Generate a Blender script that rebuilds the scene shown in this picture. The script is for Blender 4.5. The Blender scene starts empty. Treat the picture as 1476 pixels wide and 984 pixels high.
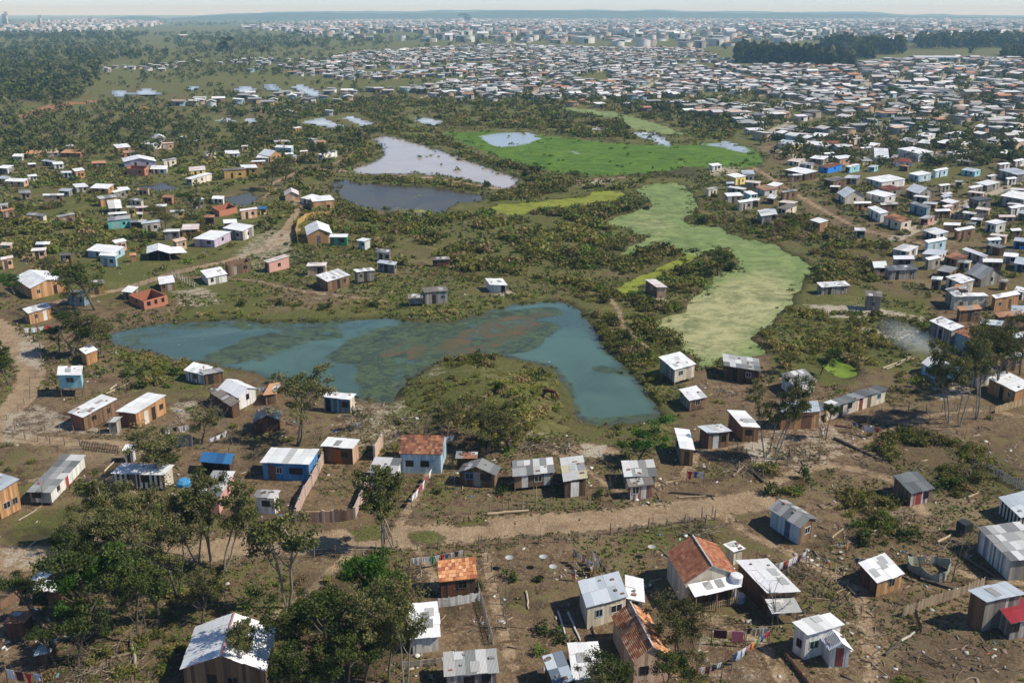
import bpy, math, random
import numpy as np
R = random.Random(7)
NR = np.random.default_rng(11)
sc = bpy.context.scene
col = sc.collection
# ------------------------------------------------------------------ camera geometry (helicopter view, 55 m up)
F = 1435.0; CH = 55.0
PITCH = math.atan((492 - 20) / F)
CP, SP = math.cos(PITCH), math.sin(PITCH)
def raydir(px, py):
    x = (px - 738) / F; y = -(py - 492) / F
    return (x, CP + y * SP, -SP + y * CP)
def G(px, py, z=0.0):
    d = raydir(px, py)
    t = (z - CH) / min(d[2], -1e-5)
    return (d[0] * t, d[1] * t, z)
def Gn(p, z=0.0):
    p = np.asarray(p, float)
    x = (p[:, 0] - 738) / F; y = -(p[:, 1] - 492) / F
    dz = np.minimum(-SP + y * CP, -1e-5); t = (z - CH) / dz
    return np.stack([x * t, (CP + y * SP) * t], 1)
def proj(x, y, z):
    q = z - CH
    f = y * CP - q * SP; u = y * SP + q * CP
    return (738 + F * x / f, 492 - F * u / f)
def projn(xy, z=0.0):
    q = z - CH
    f = xy[:, 1] * CP - q * SP; u = xy[:, 1] * SP + q * CP
    return np.stack([738 + F * xy[:, 0] / f, 492 - F * u / f], 1)
ZN = {'P': (0, 0, 1), 'Z1': (0, 430, 3.935), 'Z2': (370, 430, 3.935), 'Z3': (740, 430, 3.935), 'Z4': (1106, 430, 3.935),
      'Z5': (0, 640, 4.761), 'Z6': (300, 620, 4.92), 'Z7': (590, 620, 4.92), 'Z8': (880, 620, 4.92), 'Z9': (1176, 620, 4.92),
      'Z10': (0, 784, 4.92), 'Z11': (300, 784, 4.92), 'Z12': (590, 784, 4.92), 'Z13': (880, 784, 4.92), 'Z14': (1176, 784, 4.92),
      'M1': (0, 190, 3.935), 'M2': (370, 190, 3.935), 'M3': (740, 190, 3.935), 'M4': (1106, 190, 3.935),
      'T1': (0, 0, 2.952), 'T2': (490, 0, 2.952), 'T3': (976, 0, 2.952)}
def Q(zone, p):
    a, b, s = ZN[zone]
    return (a + p[0] / s, b + p[1] / s)
# ------------------------------------------------------------------ noise
def _hash(ix, iy, seed):
    n = (ix.astype(np.int64) * 374761393 + iy.astype(np.int64) * 668265263 + seed * 974711) & 0x7fffffff
    n = ((n ^ (n >> 13)) * 1274126177) & 0x7fffffff
    return ((n ^ (n >> 16)) & 0xffff) / 65535.0
def noise(x, y, seed=0):
    x = np.asarray(x, float); y = np.asarray(y, float)
    ix = np.floor(x); iy = np.floor(y); fx = x - ix; fy = y - iy
    fx = fx * fx * (3 - 2 * fx); fy = fy * fy * (3 - 2 * fy)
    a = _hash(ix, iy, seed); b = _hash(ix + 1, iy, seed); c = _hash(ix, iy + 1, seed); d = _hash(ix + 1, iy + 1, seed)
    return (a + (b - a) * fx) * (1 - fy) + (c + (d - c) * fx) * fy
def sstep(a, b, x):
    t = np.clip((x - a) / (b - a), 0, 1); return t * t * (3 - 2 * t)
def inpoly(pts, poly):
    x, y = pts[:, 0], pts[:, 1]; r = np.zeros(len(pts), bool); n = len(poly)
    for i in range(n):
        x0, y0 = poly[i]; x1, y1 = poly[(i + 1) % n]
        if y0 == y1: continue
        c = ((y0 > y) != (y1 > y)) & (x < (x1 - x0) * (y - y0) / (y1 - y0) + x0)
        r ^= c
    return r
def segdist(pts, line, closed=False):
    d = np.full(len(pts), 1e9); n = len(line)
    for i in range(n if closed else n - 1):
        a = np.array(line[i]); b = np.array(line[(i + 1) % n]); ab = b - a
        t = np.clip(((pts - a) @ ab) / max(ab @ ab, 1e-9), 0, 1)
        d = np.minimum(d, np.hypot(*(pts - a - t[:, None] * ab).T))
    return d
def sdf(pts, poly):
    poly = np.asarray(poly)
    lo = poly.min(0) - 12; hi = poly.max(0) + 12
    out = np.full(len(pts), -99.0)
    m = np.all((pts > lo) & (pts < hi), axis=1)
    if m.any():
        d = segdist(pts[m], poly, True)
        out[m] = np.where(inpoly(pts[m], poly), d, -d)
    return out
# ------------------------------------------------------------------ water bodies (photo outlines laid on the ground)
PA = [(150,480),(185,470),(240,462),(330,460),(420,462),(500,458),(560,455),(610,462),(650,462),(700,448),(740,437),(790,432),(820,433),(845,447),(858,475),(870,495),(895,515),(915,535),(935,560),(950,580),(958,598),(940,605),(900,610),(860,612),(835,608),(818,590),(808,565),(803,545),(790,530),(760,520),(725,512),(680,510),(645,518),(622,530),(598,545),(585,560),(578,578),(560,583),(530,578),(500,570),(470,562),(440,553),(410,548),(385,545),(355,535),(320,528),(290,520),(262,522),(235,515),(215,505),(185,500),(160,495)]
PB = [(535,197),(560,195),(590,202),(620,212),(650,222),(690,236),(720,247),(745,255),(748,264),(735,271),(705,268),(670,258),(640,252),(600,250),(560,250),(520,250),(500,244),(515,240),(540,232),(552,222),(550,210)]
PC = [(478,262),(495,257),(520,263),(545,264),(600,267),(640,271),(670,276),(700,280),(705,284),(690,289),(660,292),(650,298),(640,308),(600,309),(570,307),(540,301),(510,294),(490,286),(480,274)]
PD = [(640,190),(700,188),(760,192),(820,199),(880,205),(930,208),(980,209),(1040,205),(1085,212),(1100,232),(1090,240),(1040,240),(990,240),(940,248),(880,252),(820,250),(780,243),(750,235),(710,222),(680,210),(655,200)]
PE = [(930,265),(976,264),(989,269),(1002,284),(1009,299),(989,312),(996,322),(1046,326),(1044,335),(1085,345),(1118,351),(1132,362),(1157,373),(1170,385),(1159,406),(1152,426),(1134,445),(1106,471),(1085,485),(1100,497),(1110,509),(1070,514),(1042,514),(1037,527),(1009,527),(1004,514),(981,504),(976,491),(956,476),(938,458),(984,449),(994,430),(1020,411),(1036,393),(1062,385),(1062,370),(1040,356),(1020,362),(1000,373),(965,391),(950,401),(930,411),(920,421),(890,424),(872,419),(905,400),(930,390),(961,378),(986,368),(984,360),(951,349),(941,353),(918,365),(885,368),(903,358),(930,340),(892,325),(862,322),(903,307),(938,294),(938,287),(923,281),(918,271)]
PF = [(700,303),(712,293),(740,293),(791,288),(847,280),(852,273),(882,274),(905,280),(890,288),(872,293),(816,300),(778,305),(740,309)]
PG = [(800,152),(840,156),(880,160),(920,170),(960,182),(990,196),(960,193),(910,185),(900,172),(850,165),(815,158)]
PH = [(1180,520),(1205,512),(1240,528),(1238,540),(1215,546),(1195,538)]
SMALL = [[(430,176),(465,168),(480,175),(505,183),(490,186),(462,180)],[(492,168),(510,166),(538,178),(520,182)],[(592,166),(612,168),(645,176),(625,180),(603,176)],
  [(160,132),(172,129),(188,134),(172,139)],[(192,135),(210,127),(232,135),(210,138)],[(340,130),(352,122),(370,128),(352,133)],[(383,122),(392,119),(402,131),(392,131)],
  [(420,124),(432,121),(468,136),(452,140)],[(312,172),(330,169),(342,175),(325,177)],[(348,172),(362,169),(372,175),(360,177)],[(905,190),(935,189),(970,205),(965,211),(945,205)],
  [(325,285),(362,276),(375,286),(352,296),(330,294)],[(195,268),(240,262),(262,270),(225,276)],[(1015,206),(1048,203),(1085,215),(1075,219),(1042,213)],
  [(500,102),(560,100),(640,98),(610,104),(540,107)],[(520,52),(580,50),(632,52),(580,57),(530,58)],[(115,158),(124,156),(128,160),(118,162)],[(270,127),(282,122),(284,128),(274,130)],
  [(690,196),(720,190),(760,190),(782,199),(760,208),(720,212),(700,205)],[(848,183),(865,182),(868,188),(852,189)],
  [(22,768),(60,762),(85,772),(50,780),(25,778)],[(128,760),(150,757),(158,768),(140,772)]]
WPOLY = [Gn(p) for p in (PA, PB, PC, PD, PE, PF, PG, PH)] + [Gn(p) for p in SMALL]
WNEAR = [PA, PB, PC, PD, PE, PF, PG, PH] + SMALL
ISL = [Gn([p])[0] for p in ((700, 565), (760, 575), (640, 575), (720, 600), (670, 540))]
def base_h(x, y):
    z = 0.16 * (noise(x / 8, y / 8, 1) - .5) + 0.1 * (noise(x / 2.4, y / 2.4, 2) - .5)
    z = z + 3.0 * (noise(x / 260, y / 260, 5) - .5) * sstep(450, 900, y)
    z = z + 14 * (noise(x / 1500, y / 900, 6) - .35) * sstep(1500, 4000, y)
    for c, h, r in zip(ISL, (1.5, 1.4, 1.0, 1.0, .8), (9, 8, 8, 9, 8)):
        z = z + h * np.exp(-((x - c[0]) ** 2 + (y - c[1]) ** 2) / (r * r * .6))
    return z
def water_sd(pts):
    """largest inside-distance to any water body, shoreline roughened"""
    best = np.full(len(pts), -99.0)
    for w in WPOLY: best = np.maximum(best, sdf(pts, w))
    best = best + (1.6 * (noise(pts[:, 0] / 9, pts[:, 1] / 9, 19) - .5)) * (pts[:, 1] > 170)
    return best + 0.9 * (noise(pts[:, 0] / 2.6, pts[:, 1] / 2.6, 9) - .5) * np.clip(pts[:, 1] / 130, 1, 4)
def hz(x, y):
    p = np.array([[x, y]], float)
    s = water_sd(p)
    z = base_h(p[:, 0], p[:, 1]) - 1.3 * sstep(-.4, 2.4, s)
    return float(z[0])
# ------------------------------------------------------------------ materials
def nodes(m):
    m.use_nodes = True; nt = m.node_tree; nt.nodes.clear(); return nt, nt.nodes, nt.links
def N(nt, t, **k):
    n = nt.nodes.new(t)
    for a, b in k.items():
        if a.startswith('i_'):
            key = a[2:]; key = int(key) if key.isdigit() else key.replace('_', ' ')
            n.inputs[key].default_value = b
        else: setattr(n, a, b)
    return n
MATS = {}
def mixc(nt, fac, a, b, bt='MIX'):
    n = nt.nodes.new('ShaderNodeMix'); n.data_type = 'RGBA'; n.blend_type = bt; n.clamp_result = False
    for s, v in ((0, fac), (6, a), (7, b)):
        if hasattr(v, 'is_output'): nt.links.new(v, n.inputs[s])
        elif s == 0: n.inputs[0].default_value = v
        else: n.inputs[s].default_value = (*v, 1)
    return n.outputs[2]
def math_(nt, op, a, b=0.0, c=None, clamp=False):
    n = nt.nodes.new('ShaderNodeMath'); n.operation = op; n.use_clamp = clamp
    for i, v in enumerate((a, b) if c is None else (a, b, c)):
        if hasattr(v, 'is_output'): nt.links.new(v, n.inputs[i])
        else: n.inputs[i].default_value = v
    return n.outputs[0]
def ramp(nt, v, lo, hi):
    n = nt.nodes.new('ShaderNodeMapRange'); n.interpolation_type = 'SMOOTHSTEP'
    nt.links.new(v, n.inputs[0]); n.inputs[1].default_value = lo; n.inputs[2].default_value = hi
    return n.outputs[0]
def tex(nt, scale, vec=None, detail=3.0, rough=.6, coord='Object', sc3=None, dist=0.0):
    if vec is None:
        tc = nt.nodes.new('ShaderNodeTexCoord'); vec = tc.outputs[coord]
    if sc3:
        mp = nt.nodes.new('ShaderNodeMapping'); mp.inputs['Scale'].default_value = sc3
        nt.links.new(vec, mp.inputs[0]); vec = mp.outputs[0]
    n = nt.nodes.new('ShaderNodeTexNoise'); n.inputs['Scale'].default_value = scale
    n.inputs['Detail'].default_value = detail; n.inputs['Distortion'].default_value = dist; n.inputs['Roughness'].default_value = rough
    nt.links.new(vec, n.inputs['Vector']); return n.outputs[0]
def attr_mat(name, rough=.8, amt=.25, scale=2.0, sc3=None, bump=0.0, wave=0.0, spec=.3, metal=0.0, stripe=0.0):
    m = bpy.data.materials.new(name); nt, ns, ln = nodes(m)
    at = N(nt, 'ShaderNodeAttribute', attribute_name='col')
    t1 = tex(nt, scale, sc3=sc3, detail=5); t2 = tex(nt, scale * .22)
    f = math_(nt, 'ADD', math_(nt, 'MULTIPLY', math_(nt, 'SUBTRACT', t1, .5), amt * 3.2), 1.0)
    f = math_(nt, 'ADD', f, math_(nt, 'MULTIPLY', math_(nt, 'SUBTRACT', t2, .5), amt * 1.6))
    f = math_(nt, 'MAXIMUM', f, .15)
    c = nt.nodes.new('ShaderNodeVectorMath'); c.operation = 'SCALE'
    ln.new(at.outputs['Color'], c.inputs[0]); ln.new(f, c.inputs['Scale'])
    b = N(nt, 'ShaderNodeBsdfPrincipled', i_Roughness=rough, i_Metallic=metal)
    b.inputs['Specular IOR Level'].default_value = spec
    colr = c.outputs[0]
    if stripe or wave:
        tc = nt.nodes.new('ShaderNodeTexCoord'); w = nt.nodes.new('ShaderNodeTexWave')
        w.inputs['Scale'].default_value = wave or 3.0; w.inputs['Distortion'].default_value = .3
        ln.new(tc.outputs['Object'], w.inputs[0])
        if stripe:
            k = math_(nt, 'ADD', math_(nt, 'MULTIPLY', w.outputs[1], stripe), 1 - stripe)
            d = nt.nodes.new('ShaderNodeVectorMath'); d.operation = 'SCALE'; ln.new(colr, d.inputs[0]); ln.new(k, d.inputs['Scale']); colr = d.outputs[0]
        bp = N(nt, 'ShaderNodeBump', i_Strength=.5, i_Distance=.04); ln.new(w.outputs[1], bp.inputs['Height']); ln.new(bp.outputs[0], b.inputs['Normal'])
    elif bump:
        bp = N(nt, 'ShaderNodeBump', i_Strength=bump, i_Distance=.05); ln.new(t1, bp.inputs['Height']); ln.new(bp.outputs[0], b.inputs['Normal'])
    ln.new(colr, b.inputs['Base Color'])
    o = N(nt, 'ShaderNodeOutputMaterial'); ln.new(b.outputs[0], o.inputs[0])
    MATS[name] = m; return m
attr_mat('plank', .85, .28, 2.2, sc3=(3, 3, .5))
attr_mat('sheet', .55, .10, 1.6, sc3=(3, .7, 1), wave=2.6, stripe=.07, spec=.4)
attr_mat('tile', .85, .22, 3.0, wave=2.2, stripe=.22)
attr_mat('brickwork', .9, .2, 5.0)
attr_mat('cloth', .9, .12, 3.0, sc3=(2, 2, .5))
attr_mat('plain', .7, .15, 3.0)
attr_mat('bark', .95, .3, 6.0, sc3=(2, 2, .4))
attr_mat('farhouse', .8, .12, .3)
def leaf_mat(name):
    m = bpy.data.materials.new(name); nt, ns, ln = nodes(m)
    at = N(nt, 'ShaderNodeAttribute', attribute_name='col')
    oi = N(nt, 'ShaderNodeObjectInfo')
    k = math_(nt, 'ADD', math_(nt, 'MULTIPLY', oi.outputs['Random'], .4), .8)
    c = nt.nodes.new('ShaderNodeVectorMath'); c.operation = 'SCALE'; ln.new(at.outputs['Color'], c.inputs[0]); ln.new(k, c.inputs['Scale'])
    d = N(nt, 'ShaderNodeBsdfDiffuse'); t = N(nt, 'ShaderNodeBsdfTranslucent'); mx = N(nt, 'ShaderNodeMixShader', i_0=.22)
    ln.new(c.outputs[0], d.inputs[0]); ln.new(c.outputs[0], t.inputs[0]); ln.new(d.outputs[0], mx.inputs[1]); ln.new(t.outputs[0], mx.inputs[2])
    o = N(nt, 'ShaderNodeOutputMaterial'); ln.new(mx.outputs[0], o.inputs[0]); MATS[name] = m; return m
leaf_mat('leaf')
def pane_mat():
    m = bpy.data.materials.new('window_glass'); nt, ns, ln = nodes(m)
    b = N(nt, 'ShaderNodeBsdfPrincipled', i_Roughness=.15); b.inputs['Base Color'].default_value = (.015, .017, .02, 1)
    t = tex(nt, 3.0); ln.new(mixc(nt, t, (.01, .012, .015), (.03, .032, .035)), b.inputs['Base Color'])
    o = N(nt, 'ShaderNodeOutputMaterial'); ln.new(b.outputs[0], o.inputs[0]); MATS['pane'] = m
pane_mat()
def ground_mat():
    m = bpy.data.materials.new('earth'); nt, ns, ln = nodes(m)
    a1 = N(nt, 'ShaderNodeAttribute', attribute_name='m1'); a2 = N(nt, 'ShaderNodeAttribute', attribute_name='m2')
    s1 = nt.nodes.new('ShaderNodeSeparateColor'); ln.new(a1.outputs['Color'], s1.inputs[0])
    s2 = nt.nodes.new('ShaderNodeSeparateColor'); ln.new(a2.outputs['Color'], s2.inputs[0])
    road, grass, sand = s1.outputs; dark, far, red = s2.outputs
    n1 = tex(nt, .11, detail=6, rough=.65); n2 = tex(nt, .55, detail=5, rough=.7); n3 = tex(nt, 2.6, detail=4, rough=.75); n4 = tex(nt, .03, detail=4)
    def jit(v, amt, a=n2, b=n3):
        k = math_(nt, 'ADD', math_(nt, 'MULTIPLY', math_(nt, 'SUBTRACT', a, .5), amt), v)
        return math_(nt, 'ADD', math_(nt, 'MULTIPLY', math_(nt, 'SUBTRACT', b, .5), amt * .7), k)
    soil = mixc(nt, ramp(nt, n2, .35, .65), (.105, .068, .038), (.245, .165, .098))
    soil = mixc(nt, ramp(nt, jit(n4, .4), .54, .72), soil, (.29, .215, .135))
    soil = mixc(nt, ramp(nt, n3, .5, .72), soil, (.40, .305, .20))
    soil = mixc(nt, ramp(nt, jit(n1, .4), .52, .68), soil, (.070, .048, .030))
    gr = mixc(nt, ramp(nt, n3, .3, .7), (.07, .075, .022), (.165, .17, .05))
    gr = mixc(nt, ramp(nt, jit(n1, .5), .52, .7), gr, (.20, .18, .065))
    gr = mixc(nt, ramp(nt, n2, .58, .72), gr, (.22, .155, .085))
    gr = mixc(nt, math_(nt, 'MULTIPLY', far, .6), gr, mixc(nt, n4, (.09, .11, .035), (.21, .19, .075)))
    c = mixc(nt, ramp(nt, jit(grass, 1.3), .38, .62), soil, gr)
    rd = mixc(nt, ramp(nt, n2, .3, .7), (.29, .20, .118), (.42, .305, .19))
    rd = mixc(nt, ramp(nt, n3, .52, .7), rd, (.56, .43, .28)); rd = mixc(nt, math_(nt, 'MULTIPLY', ramp(nt, tex(nt, .28, detail=6, rough=.75, dist=.6), .5, .64), .55), rd, (.19, .13, .08))
    rd = mixc(nt, math_(nt, 'MULTIPLY', ramp(nt, n1, .5, .7), .6), rd, (.20, .14, .085))
    c = mixc(nt, ramp(nt, jit(road, 1.25), .34, .72), c, rd)
    sd = mixc(nt, ramp(nt, n3, .3, .7), (.36, .30, .22), (.52, .45, .35))
    c = mixc(nt, ramp(nt, jit(sand, 1.0), .38, .68), c, sd)
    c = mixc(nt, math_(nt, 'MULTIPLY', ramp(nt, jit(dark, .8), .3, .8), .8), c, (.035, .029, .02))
    c = mixc(nt, ramp(nt, jit(red, .6), .4, .65), c, (.34, .17, .09))
    b = N(nt, 'ShaderNodeBsdfPrincipled', i_Roughness=.95); b.inputs['Specular IOR Level'].default_value = .1
    ln.new(c, b.inputs['Base Color'])
    hgt = math_(nt, 'ADD', n3, math_(nt, 'MULTIPLY', tex(nt, 7.0, detail=3), .5))
    bp = N(nt, 'ShaderNodeBump', i_Strength=.9, i_Distance=.22); ln.new(hgt, bp.inputs['Height']); ln.new(bp.outputs[0], b.inputs['Normal'])
    o = N(nt, 'ShaderNodeOutputMaterial'); ln.new(b.outputs[0], o.inputs[0]); MATS['earth'] = m
ground_mat()
def water_mat(name, base, rough=.12, bump=.06, brown=(.10, .052, .014), green=(.045, .07, .015), spec=.5, dk=.72):
    m = bpy.data.materials.new(name); nt, ns, ln = nodes(m)
    a = N(nt, 'ShaderNodeAttribute', attribute_name='m1'); s = nt.nodes.new('ShaderNodeSeparateColor'); ln.new(a.outputs['Color'], s.inputs[0])
    tc = nt.nodes.new('ShaderNodeTexCoord')
    n1 = tex(nt, .075, detail=7, rough=.62, dist=1.6); n2 = tex(nt, .4, detail=5, rough=.7, dist=.8); n3 = tex(nt, 2.2, detail=3, sc3=(1, .6, 1))
    j = math_(nt, 'ADD', math_(nt, 'MULTIPLY', math_(nt, 'SUBTRACT', n1, .5), 1.7), math_(nt, 'MULTIPLY', math_(nt, 'SUBTRACT', n2, .5), .8))
    fg = math_(nt, 'MULTIPLY', ramp(nt, math_(nt, 'ADD', s.outputs[1], j), .38, .8), .9); fb = math_(nt, 'MULTIPLY', ramp(nt, math_(nt, 'ADD', s.outputs[0], j), .42, .9), .85)
    shal = ramp(nt, s.outputs[2], .0, 1.0)
    n6 = tex(nt, .05, detail=5, dist=1.0); c = mixc(nt, ramp(nt, n6, .35, .65), tuple(v * dk for v in base), tuple(v * 1.1 for v in base))
    n8 = tex(nt, .42, detail=7, rough=.75, dist=1.4); gmx = mixc(nt, ramp(nt, n8, .35, .65), tuple(v * .5 for v in green), tuple(v * 2.6 for v in green)); bmx = mixc(nt, ramp(nt, n8, .42, .6), brown, tuple(v * 1.5 for v in green)); c = mixc(nt, fg, c, gmx); c = mixc(nt, fb, c, bmx); c = mixc(nt, math_(nt, 'MULTIPLY', shal, .6), c, (.07, .06, .03))
    b = N(nt, 'ShaderNodeBsdfPrincipled', i_Roughness=rough); b.inputs['Specular IOR Level'].default_value = spec
    rr = math_(nt, 'ADD', math_(nt, 'MULTIPLY', math_(nt, 'MAXIMUM', fg, fb), .35), rough); ln.new(rr, b.inputs['Roughness'])
    ln.new(c, b.inputs['Base Color'])
    bp = N(nt, 'ShaderNodeBump', i_Strength=.25, i_Distance=bump); ln.new(n3, bp.inputs['Height']); ln.new(bp.outputs[0], b.inputs['Normal'])
    o = N(nt, 'ShaderNodeOutputMaterial'); ln.new(b.outputs[0], o.inputs[0]); MATS[name] = m
water_mat('water_teal', (.085, .150, .108), .10, brown=(.19, .095, .018), green=(.038, .050, .013))
water_mat('water_muddy', (.52, .44, .365), .14, dk=.97, bump=.03, spec=.3)
water_mat('water_dark', (.085, .066, .028), .24, green=(.19, .19, .03), spec=.14)
water_mat('water_pale', (.62, .65, .66), .3)
def weed_mat(name, c1, c2, c3):
    """floating weed: m1.r moves c1 -> c2, m1.g opens pale water"""
    m = bpy.data.materials.new(name); nt, ns, ln = nodes(m)
    a = N(nt, 'ShaderNodeAttribute', attribute_name='m1'); s = nt.nodes.new('ShaderNodeSeparateColor'); ln.new(a.outputs['Color'], s.inputs[0])
    n1 = tex(nt, .12, detail=6, rough=.7); n2 = tex(nt, .9, detail=5, rough=.75, sc3=(.8, 1, 1)); n3 = tex(nt, 4, detail=2)
    j = math_(nt, 'ADD', math_(nt, 'MULTIPLY', math_(nt, 'SUBTRACT', n1, .5), .9), math_(nt, 'MULTIPLY', math_(nt, 'SUBTRACT', n2, .5), .5))
    c = mixc(nt, ramp(nt, math_(nt, 'ADD', s.outputs[0], math_(nt, 'MULTIPLY', j, 1.2)), .1, .9), c1, c2)
    n5 = tex(nt, .35, detail=5, rough=.8, sc3=(.9, 1, 1), dist=.5); c = mixc(nt, math_(nt, 'MULTIPLY', ramp(nt, n5, .44, .6), .55), c, tuple(v * .5 for v in c1))
    n7 = tex(nt, .16, detail=7, rough=.75, sc3=(.85, 1, 1), dist=.9); c = mixc(nt, math_(nt, 'MULTIPLY', ramp(nt, n7, .47, .62), .6), c, tuple(v * .42 for v in c1)); c = mixc(nt, math_(nt, 'MULTIPLY', ramp(nt, math_(nt, 'SUBTRACT', 1.0, n7), .52, .66), .5), c, c3)
    c = mixc(nt, math_(nt, 'MULTIPLY', ramp(nt, n2, .55, .8), .55), c, c3)
    c = mixc(nt, math_(nt, 'MULTIPLY', ramp(nt, n3, .5, .75), .35), c, tuple(v * .55 for v in c1))
    c = mixc(nt, ramp(nt, math_(nt, 'ADD', s.outputs[2], j), .45, .8), c, (.2, .14, .055))
    w = ramp(nt, math_(nt, 'ADD', s.outputs[1], j), .42, .6)
    c = mixc(nt, w, c, (.42, .45, .46))
    b = N(nt, 'ShaderNodeBsdfPrincipled', i_Roughness=.85); b.inputs['Specular IOR Level'].default_value = .25
    ln.new(math_(nt, 'SUBTRACT', .9, math_(nt, 'MULTIPLY', w, .75)), b.inputs['Roughness'])
    ln.new(c, b.inputs['Base Color'])
    bp = N(nt, 'ShaderNodeBump', i_Strength=.4, i_Distance=.08); ln.new(n2, bp.inputs['Height']); ln.new(bp.outputs[0], b.inputs['Normal'])
    o = N(nt, 'ShaderNodeOutputMaterial'); ln.new(b.outputs[0], o.inputs[0]); MATS[name] = m
weed_mat('duckweed', (.21, .285, .095), (.44, .41, .21), (.33, .34, .15))
weed_mat('marsh_green', (.095, .19, .014), (.19, .27, .028), (.22, .29, .05))
weed_mat('yellow_weed', (.26, .29, .035), (.33, .33, .05), (.2, .26, .03))
# ------------------------------------------------------------------ object helpers
def tag(o, label=None, cat=None, group=None, kind=None):
    if label: o['label'] = label
    if cat: o['category'] = cat
    if group: o['group'] = group
    if kind: o['kind'] = kind
    return o
def empty(name, loc, rz=0.0):
    o = bpy.data.objects.new(name, None); col.objects.link(o); o.location = loc; o.rotation_euler = (0, 0, rz); o.empty_display_size = .3
    return o
class MB:
    def __init__(s): s.v = []; s.f = []; s.c = []
    def face(s, pts, c):
        n = len(s.v); s.v += [tuple(p) for p in pts]; s.f.append(tuple(range(n, n + len(pts)))); s.c.append(c)
    def hexa(s, p, c):      # 8 points: bottom 4 ccw, top 4 ccw
        n = len(s.v); s.v += [tuple(q) for q in p]
        for q in ((3, 2, 1, 0), (4, 5, 6, 7), (0, 1, 5, 4), (1, 2, 6, 5), (2, 3, 7, 6), (3, 0, 4, 7)):
            s.f.append(tuple(n + i for i in q)); s.c.append(c)
    def box(s, x0, y0, z0, x1, y1, z1, c):
        s.hexa([(x0, y0, z0), (x1, y0, z0), (x1, y1, z0), (x0, y1, z0), (x0, y0, z1), (x1, y0, z1), (x1, y1, z1), (x0, y1, z1)], c)
    def tube(s, pts, rad, c, sides=6, cap=True):
        rings = []
        P = [np.array(p, float) for p in pts]
        for i, p in enumerate(P):
            d = P[min(i + 1, len(P) - 1)] - P[max(i - 1, 0)]; d /= max(np.linalg.norm(d), 1e-9)
            a = np.cross(d, (0.31, .95, .07) if abs(d[1]) < .9 else (1, 0, 0)); a /= max(np.linalg.norm(a), 1e-9); b = np.cross(d, a)
            r = rad[i] if hasattr(rad, '__len__') else rad
            n = len(s.v)
            s.v += [tuple(p + r * (math.cos(2 * math.pi * k / sides) * a + math.sin(2 * math.pi * k / sides) * b)) for k in range(sides)]
            rings.append(n)
        for i in range(len(rings) - 1):
            for k in range(sides):
                k2 = (k + 1) % sides
                s.f.append((rings[i] + k, rings[i] + k2, rings[i + 1] + k2, rings[i + 1] + k)); s.c.append(c)
        if cap:
            s.f.append(tuple(rings[-1] + k for k in range(sides))); s.c.append(c)
            s.f.append(tuple(rings[0] + k for k in reversed(range(sides)))); s.c.append(c)
    def mesh(s, name, mat):
        me = bpy.data.meshes.new(name); me.from_pydata(s.v, [], s.f)
        at = me.attributes.new('col', 'FLOAT_COLOR', 'FACE')
        at.data.foreach_set('color', np.array([(*c, 1) for c in s.c], np.float32).ravel())
        me.materials.append(MATS[mat]); return me
    def build(s, name, mat, parent=None, loc=None):
        o = bpy.data.objects.new(name, s.mesh(name, mat)); col.objects.link(o)
        if parent: o.parent = parent
        if loc is not None: o.location = loc
        return o
def bulk(name, V, Fq, C, mat, parent=None):
    """numpy mesh of quads"""
    me = bpy.data.meshes.new(name); nv, nf = len(V), len(Fq)
    me.vertices.add(nv); me.vertices.foreach_set('co', np.asarray(V, np.float32).ravel())
    me.loops.add(nf * 4); me.loops.foreach_set('vertex_index', np.asarray(Fq, np.int32).ravel())
    me.polygons.add(nf); me.polygons.foreach_set('loop_start', np.arange(0, nf * 4, 4, dtype=np.int32))
    me.update(calc_edges=True)
    if C is not None:
        at = me.attributes.new('col', 'FLOAT_COLOR', 'FACE')
        at.data.foreach_set('color', np.concatenate([C, np.ones((nf, 1))], 1).astype(np.float32).ravel())
    me.materials.append(MATS[mat])
    o = bpy.data.objects.new(name, me); col.objects.link(o)
    if parent: o.parent = parent
    return o
def vary(c, a=.12):
    k = 1 + R.uniform(-a, a); return tuple(max(.004, v * k * (1 + R.uniform(-a, a) * .25)) for v in c)
AUTO = []     # (object, description, px, py) -> labels made at the end
LM = []       # (phrase, px, py)
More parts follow.
